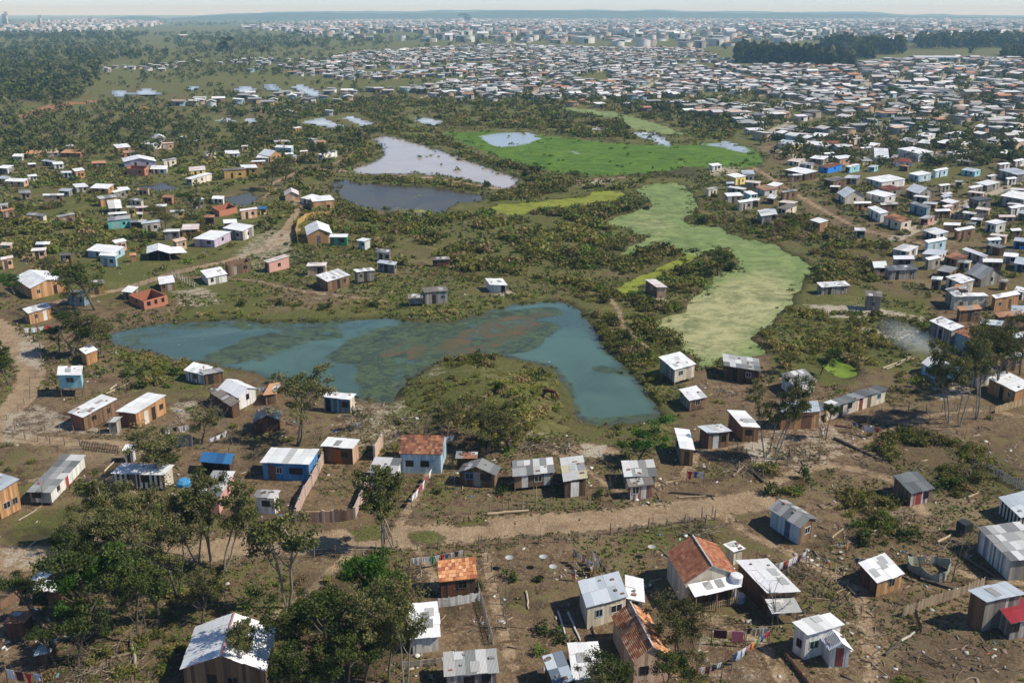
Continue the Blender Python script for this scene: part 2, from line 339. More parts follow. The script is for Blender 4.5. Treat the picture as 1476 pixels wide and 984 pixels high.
# ------------------------------------------------------------------ terrain
ROADS = [([(-260,812),(0,806),(110,803),(200,800),(270,796),(350,786),(440,781),(520,776),(600,772),(660,768),(740,758),(820,752),(900,745),(960,738),(1020,732),(1090,722)], 4.6),
         ([(-60,440),(0,470),(32,503),(46,535),(38,565),(8,598),(-40,640)], 4.2), ([(-40,628),(60,634),(120,638),(190,642),(240,648)], 2.6),
         ([(60,440),(110,430),(180,416),(240,396),(330,376),(400,352),(428,330)], 2.6), ([(385,352),(412,330),(432,300),(425,285)], 2.2), ([(385,268),(440,243),(475,237),(505,228),(518,212),(512,198)], 3.0),
         ([(455,243),(500,248),(560,252),(620,256),(680,266),(720,272),(760,266),(830,262),(880,258),(900,256)], 2.6),
         ([(1070,232),(1110,256),(1150,282),(1190,305),(1240,330),(1300,345),(1370,360),(1440,380)], 3.0),
         ([(848,420),(880,430),(892,448),(898,470),(918,490),(940,505)], 1.1), ([(330,300),(380,285),(400,270)], 1.6),
         ([(1060,728),(1095,716),(1110,700),(1140,682),(1200,668),(1290,690),(1330,740)], 1.9), ([(1110,250),(1200,262),(1300,268),(1476,262)], 1.8), ([(700,800),(716,880),(740,960)], 1.2), ([(1030,735),(1080,770),(1150,800),(1240,850),(1260,984)], 1.5), ([(600,790),(620,820),(640,870)], 1.0), ([(760,640),(820,660),(880,700),(930,735)], 1.1), ([(450,660),(440,700),(400,780)], 1.2), ([(930,700),(980,690),(1010,650),(1080,640)], 1.3), ([(1190,660),(1240,640),(1330,600),(1400,590),(1476,600)], 1.4), ([(1000,880),(1100,930),(1130,984)], 1.3), ([(0,700),(60,690),(150,690),(230,720)], 1.2), ([(1330,800),(1400,830),(1476,840)], 1.2), ([(560,620),(600,640),(640,650)], 1.1), ([(560,780),(610,700),(620,680)], 1.2), ([(380,900),(450,850),(500,800)], 1.2), ([(880,650),(850,645),(830,652)], 2.5), 
         ([(250,402),(300,398),(370,405),(440,420),(560,435)], 1.6)]
FARROADS = [([(990,92),(1060,108),(1120,118),(1180,126),(1260,135),(1340,144),(1476,150)], 9, 'r'), ([(1225,95),(1240,108),(1258,126)], 7, 's'), ([(1425,90),(1405,115),(1375,140)], 8, 's'),
            ([(1100,195),(1150,170),(1190,152)], 5, 's'), ([(1200,190),(1260,165),(1300,140)], 5, 's'), ([(1330,185),(1370,160),(1400,145)], 5, 's'), ([(1110,215),(1200,240),(1300,225),(1476,205)], 4, 's'),
            ([(1290,345),(1340,320),(1400,290),(1476,262)], 4, 's'), ([(600,143),(620,135),(640,125)], 4, 's'), ([(700,60),(860,66),(1000,66)], 12, 'd'), ([(800,78),(870,84),(930,95)], 8, 'g'), ([(490,140),(730,140)], 4, 's'), ([(1000,150),(1060,130)], 5, 's'), ([(1060,178),(1140,142)], 5, 's'), ([(1250,198),(1310,165),(1360,148)], 5, 's'), ([(1390,195),(1440,168),(1476,158)], 5, 's'), ([(900,138),(960,110)], 6, 's'), ([(760,138),(800,112)], 6, 's'), ([(1290,122),(1322,90)], 7, 's'), ([(1350,124),(1384,88)], 7, 's'), ([(1080,160),(1300,176),(1476,176)], 5, 's'), ([(640,128),(900,122),(1150,140)], 5, 's'), ([(520,100),(760,92),(1000,100)], 7, 's'), ([(40,168),(90,150),(130,146)], 14, 'r')]
SANDS = [([(30,470),(70,500),(62,540),(20,520)], .6), ([(0,655),(0,590),(60,580),(130,610),(200,632),(60,626)], .5), ([(0,790),(110,795),(120,815),(0,822)], .55),
         ([(1150,437),(1250,440),(1340,458),(1370,470),(1300,468),(1200,458)], .8), ([(1228,470),(1340,476),(1360,486),(1300,490),(1240,482)], .85), ([(1070,640),(1105,630),(1120,670),(1090,680)], .8),
         ([(830,262),(885,256),(890,264),(830,270)], .8), ([(1040,235),(1075,240),(1060,255),(1000,256),(1010,245)], .6), ([(830,638),(880,640),(870,662),(840,660)], .7), ([(240,580),(290,570),(300,600),(250,615)], .5),
         ([(700,425),(735,415),(750,425),(720,432)], .6), ([(915,430),(950,422),(975,440),(930,446)], .75), ([(510,570),(585,570),(600,610),(560,650),(480,640),(500,600)], .46), ([(600,525),(640,518),(650,545),(605,560)], .42), ([(690,625),(760,612),(800,630),(790,650),(720,655)], .45), ([(240,420),(300,410),(330,440),(260,445)], .55), ([(360,470),(420,405),(540,410),(560,435),(430,440)], .35),
         ([(1340,525),(1400,545),(1410,575),(1350,580),(1330,550)], .5), ([(1100,600),(1180,600),(1250,640),(1150,690),(1090,650)], .45), ([(1240,690),(1400,700),(1380,760),(1300,740)], .35), ([(1040,470),(1060,470),(1060,476),(1040,476)], .4),
         ([(385,320),(430,335),(420,380),(370,400),(330,370)], .5), ([(300,370),(430,340),(440,380),(340,410)], .25), ([(1000,880),(1120,885),(1100,984),(1000,984)], .38), ([(1180,840),(1300,930),(1220,984),(1150,984),(1180,930)], .35), ([(880,800),(960,780),(1000,800),(950,850),(890,840)], .25)]
# grass weight polygons (value) painted over a default
GRASS = [([(-400,0),(1900,0),(1900,430),(-400,430)], .62), ([(-400,0),(1900,0),(1900,125),(-400,125)], .8), ([(1100,190),(1900,190),(1900,430),(1100,430)], .50),
         ([(280,425),(800,420),(780,450),(600,465),(240,470)], .8), ([(580,510),(820,510),(840,620),(760,640),(560,600)], .68), ([(800,405),(990,400),(970,610),(880,560)], .78),
         ([(1090,430),(1340,430),(1340,560),(1120,550)], .74), ([(0,480),(20,500),(40,560),(0,600)], .55), ([(0,260),(400,250),(330,360),(0,410)], .60), ([(390,410),(560,400),(560,440),(380,450)], .42), ([(880,725),(1150,715),(1130,800),(1000,790),(900,800)], .44),
         ([(430,380),(560,380),(820,390),(700,430),(540,420)], .6), ([(600,700),(860,690),(860,740),(600,740)], .42), ([(40,740),(260,700),(330,760),(200,795),(0,800)], .56), ([(130,800),(300,790),(320,984),(60,984)], .45), ([(320,800),(480,800),(560,984),(300,984)], .30), ([(1230,520),(1476,560),(1476,700),(1250,690)], .42), ([(1180,700),(1476,690),(1476,984),(1180,984)], .40), ([(180,525),(330,560),(420,640),(200,640)], .46), ([(160,505),(260,515),(300,545),(200,545)], .7), ([(690,790),(840,790),(860,930),(700,984)], .40), ([(820,605),(960,605),(980,650),(840,660)], .55)]
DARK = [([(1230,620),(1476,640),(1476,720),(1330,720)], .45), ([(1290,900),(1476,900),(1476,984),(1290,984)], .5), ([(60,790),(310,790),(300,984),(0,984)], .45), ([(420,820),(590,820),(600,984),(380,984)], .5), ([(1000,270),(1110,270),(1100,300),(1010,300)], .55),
        ([(870,240),(1020,235),(1010,262),(880,258)], .6), ([(950,560),(1100,560),(1090,690),(960,660)], .35), ([(215,700),(290,650),(300,740),(240,760)], .4), ([(60,730),(150,720),(200,790),(20,790)], .4), ([(160,470),(230,465),(200,500),(150,500)], .5)]  # last patch: tree shadow at the pond's left end, painted into the ground
def poly_soft(pts_px, poly, soft):
    d = np.full(len(pts_px), -99.0); p = np.asarray(poly, float)
    lo = p.min(0) - 60; hi = p.max(0) + 60
    m = np.all((pts_px > lo) & (pts_px < hi), axis=1)
    if m.any():
        q = pts_px[m] * np.array([1, 1.8]); pp = p * np.array([1, 1.8])
        dd = segdist(q, pp, True); d[m] = np.where(inpoly(q, pp), dd, -dd)
    return sstep(-soft, soft, d)
def make_grid():
    pys = list(np.arange(1060, 60, -3.0)); ys = [G(738, p)[1] for p in pys]
    y = ys[-1]
    while y < 32000: y *= 1.06; ys.append(y)
    ys = [-60, 0, 20, 40, 52] + [v for v in ys if v > 58]
    pxs = np.concatenate([[-9000, -4000, -1800, -900, -520], np.arange(-300, 1780, 3.6), [2000, 2400, 3300, 5500, 10500]])
    V = []
    for y in ys:
        yy = max(y, 60.0)
        xs = (pxs - 738) / F * (yy * CP + CH * SP)
        V.append(np.stack([xs, np.full(len(xs), y)], 1))
    return np.array(V)
GR = make_grid(); NRW, NCL = GR.shape[:2]
GXY = GR.reshape(-1, 2)
GSD = water_sd(GXY)
GZ = base_h(GXY[:, 0], GXY[:, 1]) - 1.3 * sstep(-.4, 2.4, GSD)
GPX = projn(np.stack([GXY[:, 0], np.maximum(GXY[:, 1], 45)], 1))
idx = np.arange(NRW * NCL).reshape(NRW, NCL)
GF = np.stack([idx[:-1, :-1], idx[:-1, 1:], idx[1:, 1:], idx[1:, :-1]], -1).reshape(-1, 4)
road_m = np.zeros(len(GXY)); sand_m = np.zeros(len(GXY)); red_m = np.zeros(len(GXY)); dark_m = np.zeros(len(GXY)); grass_m = np.full(len(GXY), .33); far_m = sstep(260, 520, GXY[:, 1])
def line_mask(line, w):
    L = Gn(line); lo = L.min(0) - 3 * w; hi = L.max(0) + 3 * w
    out = np.zeros(len(GXY)); m = np.all((GXY > lo) & (GXY < hi), axis=1)
    if m.any(): out[m] = 1 - sstep(w * .32, w * .75, segdist(GXY[m], L))
    return out
for p, v in GRASS:
    k = poly_soft(GPX, p, 14); grass_m = grass_m * (1 - k) + v * k
for p, v in SANDS: sand_m = np.maximum(sand_m, v * poly_soft(GPX, p, 10))
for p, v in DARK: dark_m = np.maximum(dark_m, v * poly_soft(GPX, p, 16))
for l, w in ROADS:
    k = line_mask(l, w); road_m = np.maximum(road_m, k * (.62 if w < 2.0 or w == 3.0 else .9))
for l, w, t in FARROADS:
    k = line_mask(l, w)
    if t == 'r': red_m = np.maximum(red_m, k)
    elif t == 'd': dark_m = np.maximum(dark_m, k)
    elif t == 'g': grass_m = np.maximum(grass_m, k)
    else: sand_m = np.maximum(sand_m, .72 * k)
grass_m = grass_m + .35 * (noise(GXY[:, 0] / 22, GXY[:, 1] / 22, 21) - .5) + .18 * (noise(GXY[:, 0] / 5, GXY[:, 1] / 5, 22) - .5)
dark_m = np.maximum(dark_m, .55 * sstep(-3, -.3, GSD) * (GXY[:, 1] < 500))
for q_ in ([(500,763),(535,756),(565,762),(560,776),(515,780)], [(585,766),(625,764),(645,775),(635,786),(595,784)], [(655,752),(700,746),(705,756),(660,760)], [(150,795),(200,792),(210,800),(160,803)]):
    kk = poly_soft(GPX, q_, 5); road_m = road_m * (1 - .85 * kk); grass_m = np.maximum(grass_m, .75 * kk)
grass_m = grass_m * (1 - .8 * road_m)
ROADLINES = [(Gn(l), w) for l, w in ROADS]
def setcol(me, name, r, g, b):
    at = me.attributes.new(name, 'FLOAT_COLOR', 'POINT')
    at.data.foreach_set('color', np.stack([r, g, b, np.ones(len(r))], 1).astype(np.float32).ravel())
def submesh(name, faces, Z, mat, masks, smooth=True):
    used = np.unique(faces); re = np.full(len(GXY), -1); re[used] = np.arange(len(used))
    V = np.concatenate([GXY[used], (np.full(len(used), Z) if np.isscalar(Z) else Z[used])[:, None]], 1)
    o = bulk(name, V, re[faces], None, mat)
    for n, (r, g, b) in masks.items(): setcol(o.data, n, r[used], g[used], b[used])
    if smooth: o.data.polygons.foreach_set('use_smooth', np.ones(len(o.data.polygons), bool))
    return o
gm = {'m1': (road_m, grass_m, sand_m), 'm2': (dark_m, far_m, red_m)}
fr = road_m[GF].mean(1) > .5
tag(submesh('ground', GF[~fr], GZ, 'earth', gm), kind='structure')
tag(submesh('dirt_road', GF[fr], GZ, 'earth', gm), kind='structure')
zero = np.zeros(len(GXY))
def px_blob(list_, soft=12):
    m = zero.copy()
    for p, v in list_: m = np.maximum(m, v * poly_soft(GPX, p, soft))
    return m
ALG_SHADE_G = px_blob(soft=26, list_=[([(320,508),(345,488),(400,478),(455,480),(445,497),(380,514),(330,522)], .95), ([(370,462),(480,458),(560,456),(640,462),(600,480),(540,490),(420,484)], .6), ([(510,515),(540,478),(600,474),(650,495),(645,522),(595,548),(575,575),(540,545)], .78), ([(590,470),(700,452),(785,444),(790,470),(745,510),(650,514),(585,505)], .78), ([(150,478),(240,464),(260,480),(215,505),(165,498)], .7), ([(560,545),(600,540),(585,580),(560,580)], .7),  # algae, but the patch at the pond's left end is painted tree shadow
                 ([(800,600),(850,606),(940,604),(960,596),(955,612),(840,614)], .6), ([(880,530),(930,530),(935,545),(890,545)], .4)])
for ln_, w_, v_ in (([(505,512),(530,490),(570,474),(630,466),(700,456),(785,447)], 4.5, .9), ([(560,572),(545,545),(545,520),(565,500),(600,490),(628,500),(622,524),(598,545)], 4.5, .95), ([(330,512),(370,492),(420,482),(470,478)], 5, .95), ([(640,512),(690,500),(740,496),(780,470)], 5, .9), ([(575,515),(600,508),(605,520)], 3, .8), ([(240,470),(320,466),(420,468),(500,464)], 3, .7), ([(820,604),(880,607),(945,602)], 3, .8), ([(870,528),(900,532),(935,540)], 2.2, .7), ([(590,545),(640,520),(720,514),(790,530),(806,560),(815,590)], 3, .75)):
    ALG_SHADE_G = np.maximum(ALG_SHADE_G, v_ * line_mask(ln_, w_ * 1.6))
ALG_SHADE_B = px_blob(soft=26, list_=[([(630,474),(700,452),(785,446),(788,466),(745,492),(738,508),(680,514),(632,508),(670,486)], .30), ([(800,602),(850,606),(900,606),(840,612)], .5), ([(150,478),(185,470),(230,466),(215,500),(165,498)], .2)])  # last patch adds brown to the painted tree shadow at the left end
for ln_, w_, v_ in (([(640,502),(690,474),(740,457),(782,450)], 3.4, .85), ([(655,510),(720,492),(772,466)], 2.6, .8), ([(700,480),(730,478),(760,462)], 3, .9), ([(562,508),(585,492),(603,498),(596,520)], 2.6, .85), ([(600,470),(660,458),(700,452)], 1.6, .6)):
    ALG_SHADE_B = np.maximum(ALG_SHADE_B, .8 * v_ * line_mask(ln_, w_ * 1.3))
def water(name, poly, mat, level, r=zero, g=zero, kind='structure'):
    W_ = Gn(poly); s = sdf(GXY, W_)
    near = s > -4.0
    f = GF[near[GF].all(1)]
    sh = 1 - sstep(.3, 2.6, s)
    return tag(submesh(name, f, level, mat, {'m1': (r, g, sh)}), kind=kind)
water('pond', PA, 'water_teal', -.30, ALG_SHADE_B, ALG_SHADE_G)
water('pond', PB, 'water_muddy', -.30)
water('pond', PC, 'water_dark', -.30, g=px_blob([([(510,300),(560,294),(600,298),(640,303),(600,309),(540,304)], .55), ([(520,280),(540,280),(540,286),(520,286)], .5), ([(590,280),(610,280),(610,284),(590,284)], .5)]))
LGB = px_blob([([(940,450),(1000,430),(1060,400),(1120,390),(1150,420),(1130,450),(1080,480),(1060,510),(1000,515),(960,480)], .85), ([(880,320),(960,300),(990,330),(940,345)], .45)], 45) * 1.15
LBR = px_blob([([(1060,448),(1090,446),(1092,452),(1062,454)], .6), ([(1030,470),(1060,472),(1060,478),(1030,476)], .5), ([(1040,415),(1060,412),(1062,417),(1044,419)], .5)])
LYL = px_blob([([(865,420),(905,398),(990,366),(1000,374),(930,418),(890,426)], 1)])
def water3(name, poly, mat, level, r, g, b):
    W_ = Gn(poly); s = sdf(GXY, W_); near = s > -4.0
    return tag(submesh(name, GF[near[GF].all(1)], level, mat, {'m1': (r, g, b)}), kind='stuff')
water3('duckweed', PE, 'duckweed', -.28, LGB, zero, LBR)
water3('duckweed', [(1000,373),(965,391),(950,401),(930,411),(920,421),(890,424),(872,419),(905,400),(930,390),(961,378),(986,368)], 'yellow_weed', -.27, zero, zero, zero)
water3('duckweed', PF, 'yellow_weed', -.28, zero + .3, zero, zero)
DW = px_blob([([(690,196),(720,190),(760,189),(782,199),(760,208),(720,213),(700,206)], .85), ([(1012,206),(1048,203),(1088,216),(1075,220),(1042,213)], .85), ([(895,190),(935,189),(970,205),(965,212),(945,206)], .9), ([(805,215),(830,216),(848,223),(830,222)], .75), ([(700,205),(720,205),(720,210),(700,210)], .5)])
water3('marsh_plants', PD, 'marsh_green', -.25, zero + .35 * noise(GXY[:, 0] / 30, GXY[:, 1] / 30, 31), DW, zero)
water3('marsh_plants', PG, 'duckweed', -.25, zero + .3, zero, zero)
water3('marsh_plants', PH, 'marsh_green', -.27, zero + .9, zero, zero)
for k, p in enumerate(SMALL): water('pond', p, 'water_dark' if k in (11, 12, 20, 21) else 'water_pale', -.3)
# hills on the horizon
def hills():
    m = bpy.data.materials.new('hill_forest'); nt, ns, ln = nodes(m)
    n1 = tex(nt, .004, detail=6, rough=.7); c = mixc(nt, ramp(nt, n1, .35, .65), (.035, .055, .03), (.075, .095, .045))
    n2 = tex(nt, .02, detail=5, rough=.8); c = mixc(nt, ramp(nt, n2, .64, .72), c, (.35, .33, .31))
    b = N(nt, 'ShaderNodeBsdfDiffuse'); ln.new(c, b.inputs[0]); o = N(nt, 'ShaderNodeOutputMaterial'); ln.new(b.outputs[0], o.inputs[0]); MATS['hill'] = m
    def prof(px):
        return np.interp(px, [-400, 0, 60, 150, 185, 215, 240, 300, 360, 470, 560, 740, 950, 1100, 1240, 1330, 1476, 1900], [27, 26, 27, 26, 22, 23, 26, 22, 18, 16, 17, 14, 15, 17, 18, 21, 24, 26])
    for (y0, lift, nm, sd) in ((14000, 0, 'hills', 41), (9500, 2.2, 'hills', 43)):
        px = np.arange(-500, 2000, 5.0)
        xs = (px - 738) / F * (y0 * CP + CH * SP)
        py = prof(px) + lift + 2.2 * (noise(px / 45, px * 0, sd) - .5) + .9 * (noise(px / 9, px * 0, sd + 1) - .5)
        t = (492 - py) / F
        # height above the plane at distance y0 that projects to py
        zt = CH + y0 * (t * CP - SP) / (CP + t * SP)
        rows = [np.stack([xs, np.full(len(px), y0 - 900 * (1 - k)), np.where(k > 0, zt * k ** .8 + (1 - k) * -20, -20.0)], 1) for k in (0, .4, .75, 1.0)]
        rows.append(np.stack([xs, np.full(len(px), y0 + 700), np.full(len(px), -30.0)], 1))
        V = np.concatenate(rows); n = len(px); ii = np.arange(n * 5).reshape(5, n)
        Fq = np.stack([ii[:-1, :-1], ii[:-1, 1:], ii[1:, 1:], ii[1:, :-1]], -1).reshape(-1, 4)
        tag(bulk(nm, V, Fq, None, 'hill'), kind='structure')
hills()
# ------------------------------------------------------------------ houses
WALLC = {'brown': [(.20,.115,.062),(.15,.088,.05),(.25,.15,.085),(.115,.07,.045),(.22,.14,.085)], 'darkbrown': [(.09,.05,.032),(.12,.065,.04),(.07,.045,.03),(.14,.075,.045)],
 'orange': [(.47,.25,.11),(.40,.21,.09),(.53,.30,.15),(.34,.19,.09)], 'peach': [(.56,.36,.24),(.50,.31,.20),(.6,.42,.29)], 'grey': [(.22,.20,.175),(.31,.28,.24),(.16,.145,.125),(.40,.37,.33),(.26,.22,.18)],
 'white': [(.70,.68,.63),(.62,.60,.55),(.76,.74,.70),(.66,.62,.55)], 'cream': [(.62,.54,.42),(.56,.48,.36),(.68,.6,.48)], 'whitegrey': [(.66,.64,.6),(.45,.43,.40),(.30,.28,.26),(.72,.7,.66),(.22,.19,.16)],
 'stripe': [(.62,.60,.55),(.035,.033,.03)], 'blue': [(.07,.27,.58),(.09,.31,.62),(.06,.24,.52),(.16,.13,.10)], 'brightblue': [(.03,.22,.75),(.04,.25,.8)], 'paleblue': [(.42,.56,.62),(.36,.5,.57),(.52,.62,.66)], 'teal': [(.16,.46,.42),(.12,.40,.38)],
 'aqua': [(.28,.58,.60),(.34,.62,.62)], 'bluegrey': [(.16,.30,.38),(.22,.35,.42),(.30,.30,.28),(.12,.2,.26)], 'green': [(.05,.22,.11),(.06,.26,.14)], 'pink': [(.60,.32,.26),(.56,.29,.23),(.66,.38,.31)], 'lilac': [(.52,.42,.50),(.48,.39,.47)],
 'mustard': [(.46,.29,.10),(.42,.26,.09)], 'yellow': [(.68,.5,.14),(.72,.55,.2)], 'brick': [(.50,.20,.12),(.44,.17,.10),(.56,.25,.15),(.40,.15,.09)], 'redbrown': [(.30,.12,.07),(.25,.10,.06),(.36,.16,.09)], 'patched': [(.25,.16,.10),(.5,.47,.42),(.18,.14,.11),(.62,.6,.55),(.33,.12,.09)]}
ROOFC = {'white': [(.93,.93,.93),(.91,.91,.91),(.94,.94,.93),(.86,.86,.86)], 'dullwhite': [(.82,.82,.82),(.76,.76,.76),(.87,.87,.86),(.55,.55,.54),(.82,.81,.78)], 'grey': [(.36,.36,.36),(.28,.28,.28),(.44,.44,.43),(.22,.22,.22),(.5,.5,.49)],
 'patch': [(.62,.61,.59),(.38,.38,.37),(.25,.25,.245),(.17,.17,.165),(.72,.72,.71),(.48,.47,.45),(.30,.295,.28)], 'darkgrey': [(.14,.15,.155),(.19,.20,.2),(.11,.115,.12),(.25,.25,.25)], 'bluegrey': [(.50,.55,.60),(.58,.62,.66),(.44,.49,.54)], 'yellowpatch': [(.5,.5,.48),(.38,.39,.40),(.62,.62,.6),(.55,.5,.33),(.3,.31,.32)],
 'tile': [(.50,.20,.10),(.42,.15,.075),(.56,.26,.14),(.34,.12,.07),(.46,.19,.10)], 'newtile': [(.72,.32,.14),(.62,.24,.10),(.85,.48,.26),(.42,.14,.07),(.78,.40,.20),(.55,.20,.09)], 'darktile': [(.25,.075,.05),(.20,.06,.04),(.31,.10,.06),(.16,.05,.035)],
 'mottle': [(.30,.12,.07),(.38,.16,.08),(.22,.09,.06),(.46,.22,.12),(.17,.08,.05)], 'red': [(.36,.03,.04),(.32,.025,.035)], 'orange': [(.66,.34,.17),(.6,.28,.12)], 'rust': [(.42,.20,.10),(.36,.17,.10),(.3,.28,.27),(.5,.26,.13)], 'peach': [(.72,.52,.40),(.68,.46,.34)],
 'tarp': [(.03,.13,.30),(.04,.17,.36),(.025,.10,.24)], 'brownish': [(.20,.17,.14),(.26,.22,.18),(.15,.13,.11)], 'bluecorr': [(.55,.62,.68),(.13,.17,.21),(.40,.47,.53),(.2,.24,.28)], 'pinkish': [(.74,.62,.56),(.8,.72,.68)]}
TILES = {'tile', 'newtile', 'darktile', 'mottle'}
HOUSES = []
FOOT = []     # circles (x, y, r) kept free of scrub
def wallpts(w, i0, i1, j0, j1):
    """start and end (s, t) of one wall seen from outside"""
    return {'f': ((i0, j0), (i1, j0)), 'r': ((i1, j0), (i1, j1)), 'b': ((i1, j1), (i0, j1)), 'l': ((i0, j1), (i0, j0))}[w]
def house(label, zone, A, B, C=None, base=None, h=None, rise=.3, roof='white', wall='brown', typ='shed', stilt=0.0, feats='auto', dep=None, ov=.18, ridge=None,
          name='shack', cat='shack', group=None, lm=None, open_=(), sidewall=None, noroof=False, edge=None, small=False):
    A = Q(zone, A); B = Q(zone, B); C = Q(zone, C) if C else None
    mx, my = (A[0] + B[0]) / 2, (A[1] + B[1]) / 2
    if h is None:
        h = 2.3
        if base is not None:
            by = Q(zone, (0, base))[1]; g = G(mx, by); d = raydir(mx, my); h = CH + d[2] / d[1] * g[1]
            h = min(4.2, max(1.7, h))
    h += 0.0
    a = np.array(G(*A, h)[:2]); b = np.array(G(*B, h)[:2]); u = b - a
    if np.linalg.norm(u) < 1.3: u = u / np.linalg.norm(u) * 1.3
    L = np.linalg.norm(u); un = u / L; perp = np.array([-un[1], un[0]])
    if C and dep is None:
        v = np.array(G(*C, h + (rise if typ == 'shed' else 0))[:2]) - b
        cr = v @ un; hh = v @ perp
        hh = max(1.3, min(11, abs(hh))); v = perp * hh + un * max(-.32 * hh, min(.32 * hh, cr))
    else: v = perp * (dep or L * .8)
    D = np.linalg.norm(v)
    c0 = a + (u + v) / 2
    gz = hz(*c0); ang = math.atan2(un[1], un[0])
    ca, sa = math.cos(-ang), math.sin(-ang)
    rot = lambda p: np.array([p[0] * ca - p[1] * sa, p[0] * sa + p[1] * ca])
    U, V = rot(u), rot(v)
    H = h - gz
    if ridge is None: ridge = .26 * (L if typ == 'gf' else D)
    def zr(s, t):
        if typ == 'shed': return H + rise * t
        if typ == 'gf': return H + ridge * (1 - abs(2 * s - 1))
        return H + ridge * (1 - abs(2 * t - 1))
    def P(s, t, z): q = U * (s - .5) + V * (t - .5); return (q[0], q[1], z)
    root = empty(name, (c0[0], c0[1], gz), ang); FOOT.append((c0[0], c0[1], .5 * math.hypot(L, D) + .3, a, b, u, v))
    tag(root, label if label and not label.startswith('~') else None, cat, group)
    cx, cy = proj(c0[0], c0[1], gz + H * .7)
    if label and label.startswith('~'): AUTO.append((root, label[1:], cx, cy))
    if lm: LM.append((lm, cx, cy))
    HOUSES.append((root, cx, cy))
    si, ti = min(.12, ov / L), min(.12, ov / D)
    i0, i1, j0, j1 = si, 1 - si, ti, 1 - ti
    wc = WALLC[wall]; mb = MB(); far = np.linalg.norm(c0) > 230 or small
    brickish = wall in ('brick', 'pink')
    for w in 'frbl':
        if w in open_: continue
        (s0, t0), (s1, t1) = wallpts(w, i0, i1, j0, j1)
        ln_ = (L if w in 'fb' else D)
        n = max(2, int(ln_ / (.9 if far else .34))); n += n % 2
        cl = WALLC[sidewall] if sidewall and w in 'rl' else wc
        nrm = {'f': -V / D, 'b': V / D, 'r': U / L, 'l': -U / L}[w]
        for k in range(n):
            f0, f1 = k / n, (k + 1) / n
            sa_, ta_ = s0 + (s1 - s0) * f0, t0 + (t1 - t0) * f0; sb_, tb_ = s0 + (s1 - s0) * f1, t0 + (t1 - t0) * f1
            cc = cl[(k // max(1, n // 14)) % 2] if wall == 'stripe' and w in 'fl' else (R.choice(cl) if not brickish else cl[0])
            cc = vary(cc, .16 if not brickish else .03); o = R.uniform(0, .014) if not brickish else 0
            off = np.array([nrm[0] * o, nrm[1] * o, 0])
            zlo = stilt + (R.uniform(-.04, .04) if not brickish else 0) if stilt else -.15
            pts = [np.array(P(sa_, ta_, zlo)) + off, np.array(P(sb_, tb_, zlo)) + off, np.array(P(sb_, tb_, zr(sb_, tb_) - .04)) + off, np.array(P(sa_, ta_, zr(sa_, ta_) - .04)) + off]
            mb.face(pts, cc)
    if stilt: mb.face([P(i0, j0, stilt + .02), P(i0, j1, stilt + .02), P(i1, j1, stilt + .02), P(i1, j0, stilt + .02)], (.05, .04, .03))
    if noroof:  # thin top of the unfinished walls
        for w in 'frbl':
            (s0, t0), (s1, t1) = wallpts(w, i0, i1, j0, j1); e = .14
            sx = (.5 - s0) * e * 2 / L * 1.4, (.5 - s1) * e * 2 / L * 1.4; tx = (.5 - t0) * e * 2 / D * 1.4, (.5 - t1) * e * 2 / D * 1.4
            mb.face([P(s0, t0, zr(s0, t0) - .04), P(s1, t1, zr(s1, t1) - .04), P(s1 + sx[1], t1 + tx[1], zr(s1, t1) - .04), P(s0 + sx[0], t0 + tx[0], zr(s0, t0) - .04)], vary(wc[0], .08))
            mb.face([P(s0 + sx[0], t0 + tx[0], zr(s0, t0) - .05), P(s1 + sx[1], t1 + tx[1], zr(s1, t1) - .05), P(s1 + sx[1], t1 + tx[1], .02), P(s0 + sx[0], t0 + tx[0], .02)], vary(wc[-1], .08))
    if mb.f: mb.build('wall', 'brickwork' if brickish else 'plank', root)
    # roof
    if not noroof:
        rc = ROOFC[roof]; mb = MB(); tile = roof in TILES
        if far: nu, nv = max(2, int(L / 1.6)), max(1, int(D / 2.2))
        elif tile: nu, nv = max(4, int(L / .34)), max(4, int(D / .42))
        else: nu, nv = max(2, int(L / .85)), max(1, int(D / 1.5))
        if typ == 'gf': nu += nu % 2
        if typ == 'ga': nv += nv % 2
        T = .05
        for i in range(nu):
            stepc = R.choice(rc)
            for j in range(nv):
                a0, a1, b0, b1 = i / nu, (i + 1) / nu, j / nv, (j + 1) / nv
                dz = R.uniform(0, .03) if not tile else R.uniform(0, .012)
                lo = .012 if not tile else .02
                cc = vary(R.choice(rc) if roof in ('patch', 'yellowpatch', 'bluecorr') or tile or R.random() < .3 else stepc, .07)
                if not tile:
                    if j == 0: b0 -= R.uniform(0, .16) / D
                    if j == nv - 1: b1 += R.uniform(0, .14) / D
                    if i == 0: a0 -= R.uniform(0, .1) / L
                    if i == nu - 1: a1 += R.uniform(0, .1) / L
                q = [P(a0, b0, zr(a0, b0) + dz + lo), P(a1, b0, zr(a1, b0) + dz + lo + R.uniform(0, .01)), P(a1, b1, zr(a1, b1) + dz), P(a0, b1, zr(a0, b1) + dz)]
                mb.face(q, cc)
        ring = [(i / nu, 0) for i in range(nu)] + [(1, j / nv) for j in range(nv)] + [(1 - i / nu, 1) for i in range(nu)] + [(0, 1 - j / nv) for j in range(nv)]
        ec = edge or tuple(v * .75 for v in rc[0])
        for k in range(len(ring)):
            p, q = ring[k], ring[(k + 1) % len(ring)]
            mb.face([P(*p, zr(*p) - T), P(*q, zr(*q) - T), P(*q, zr(*q) + .012), P(*p, zr(*p) + .012)], ec)
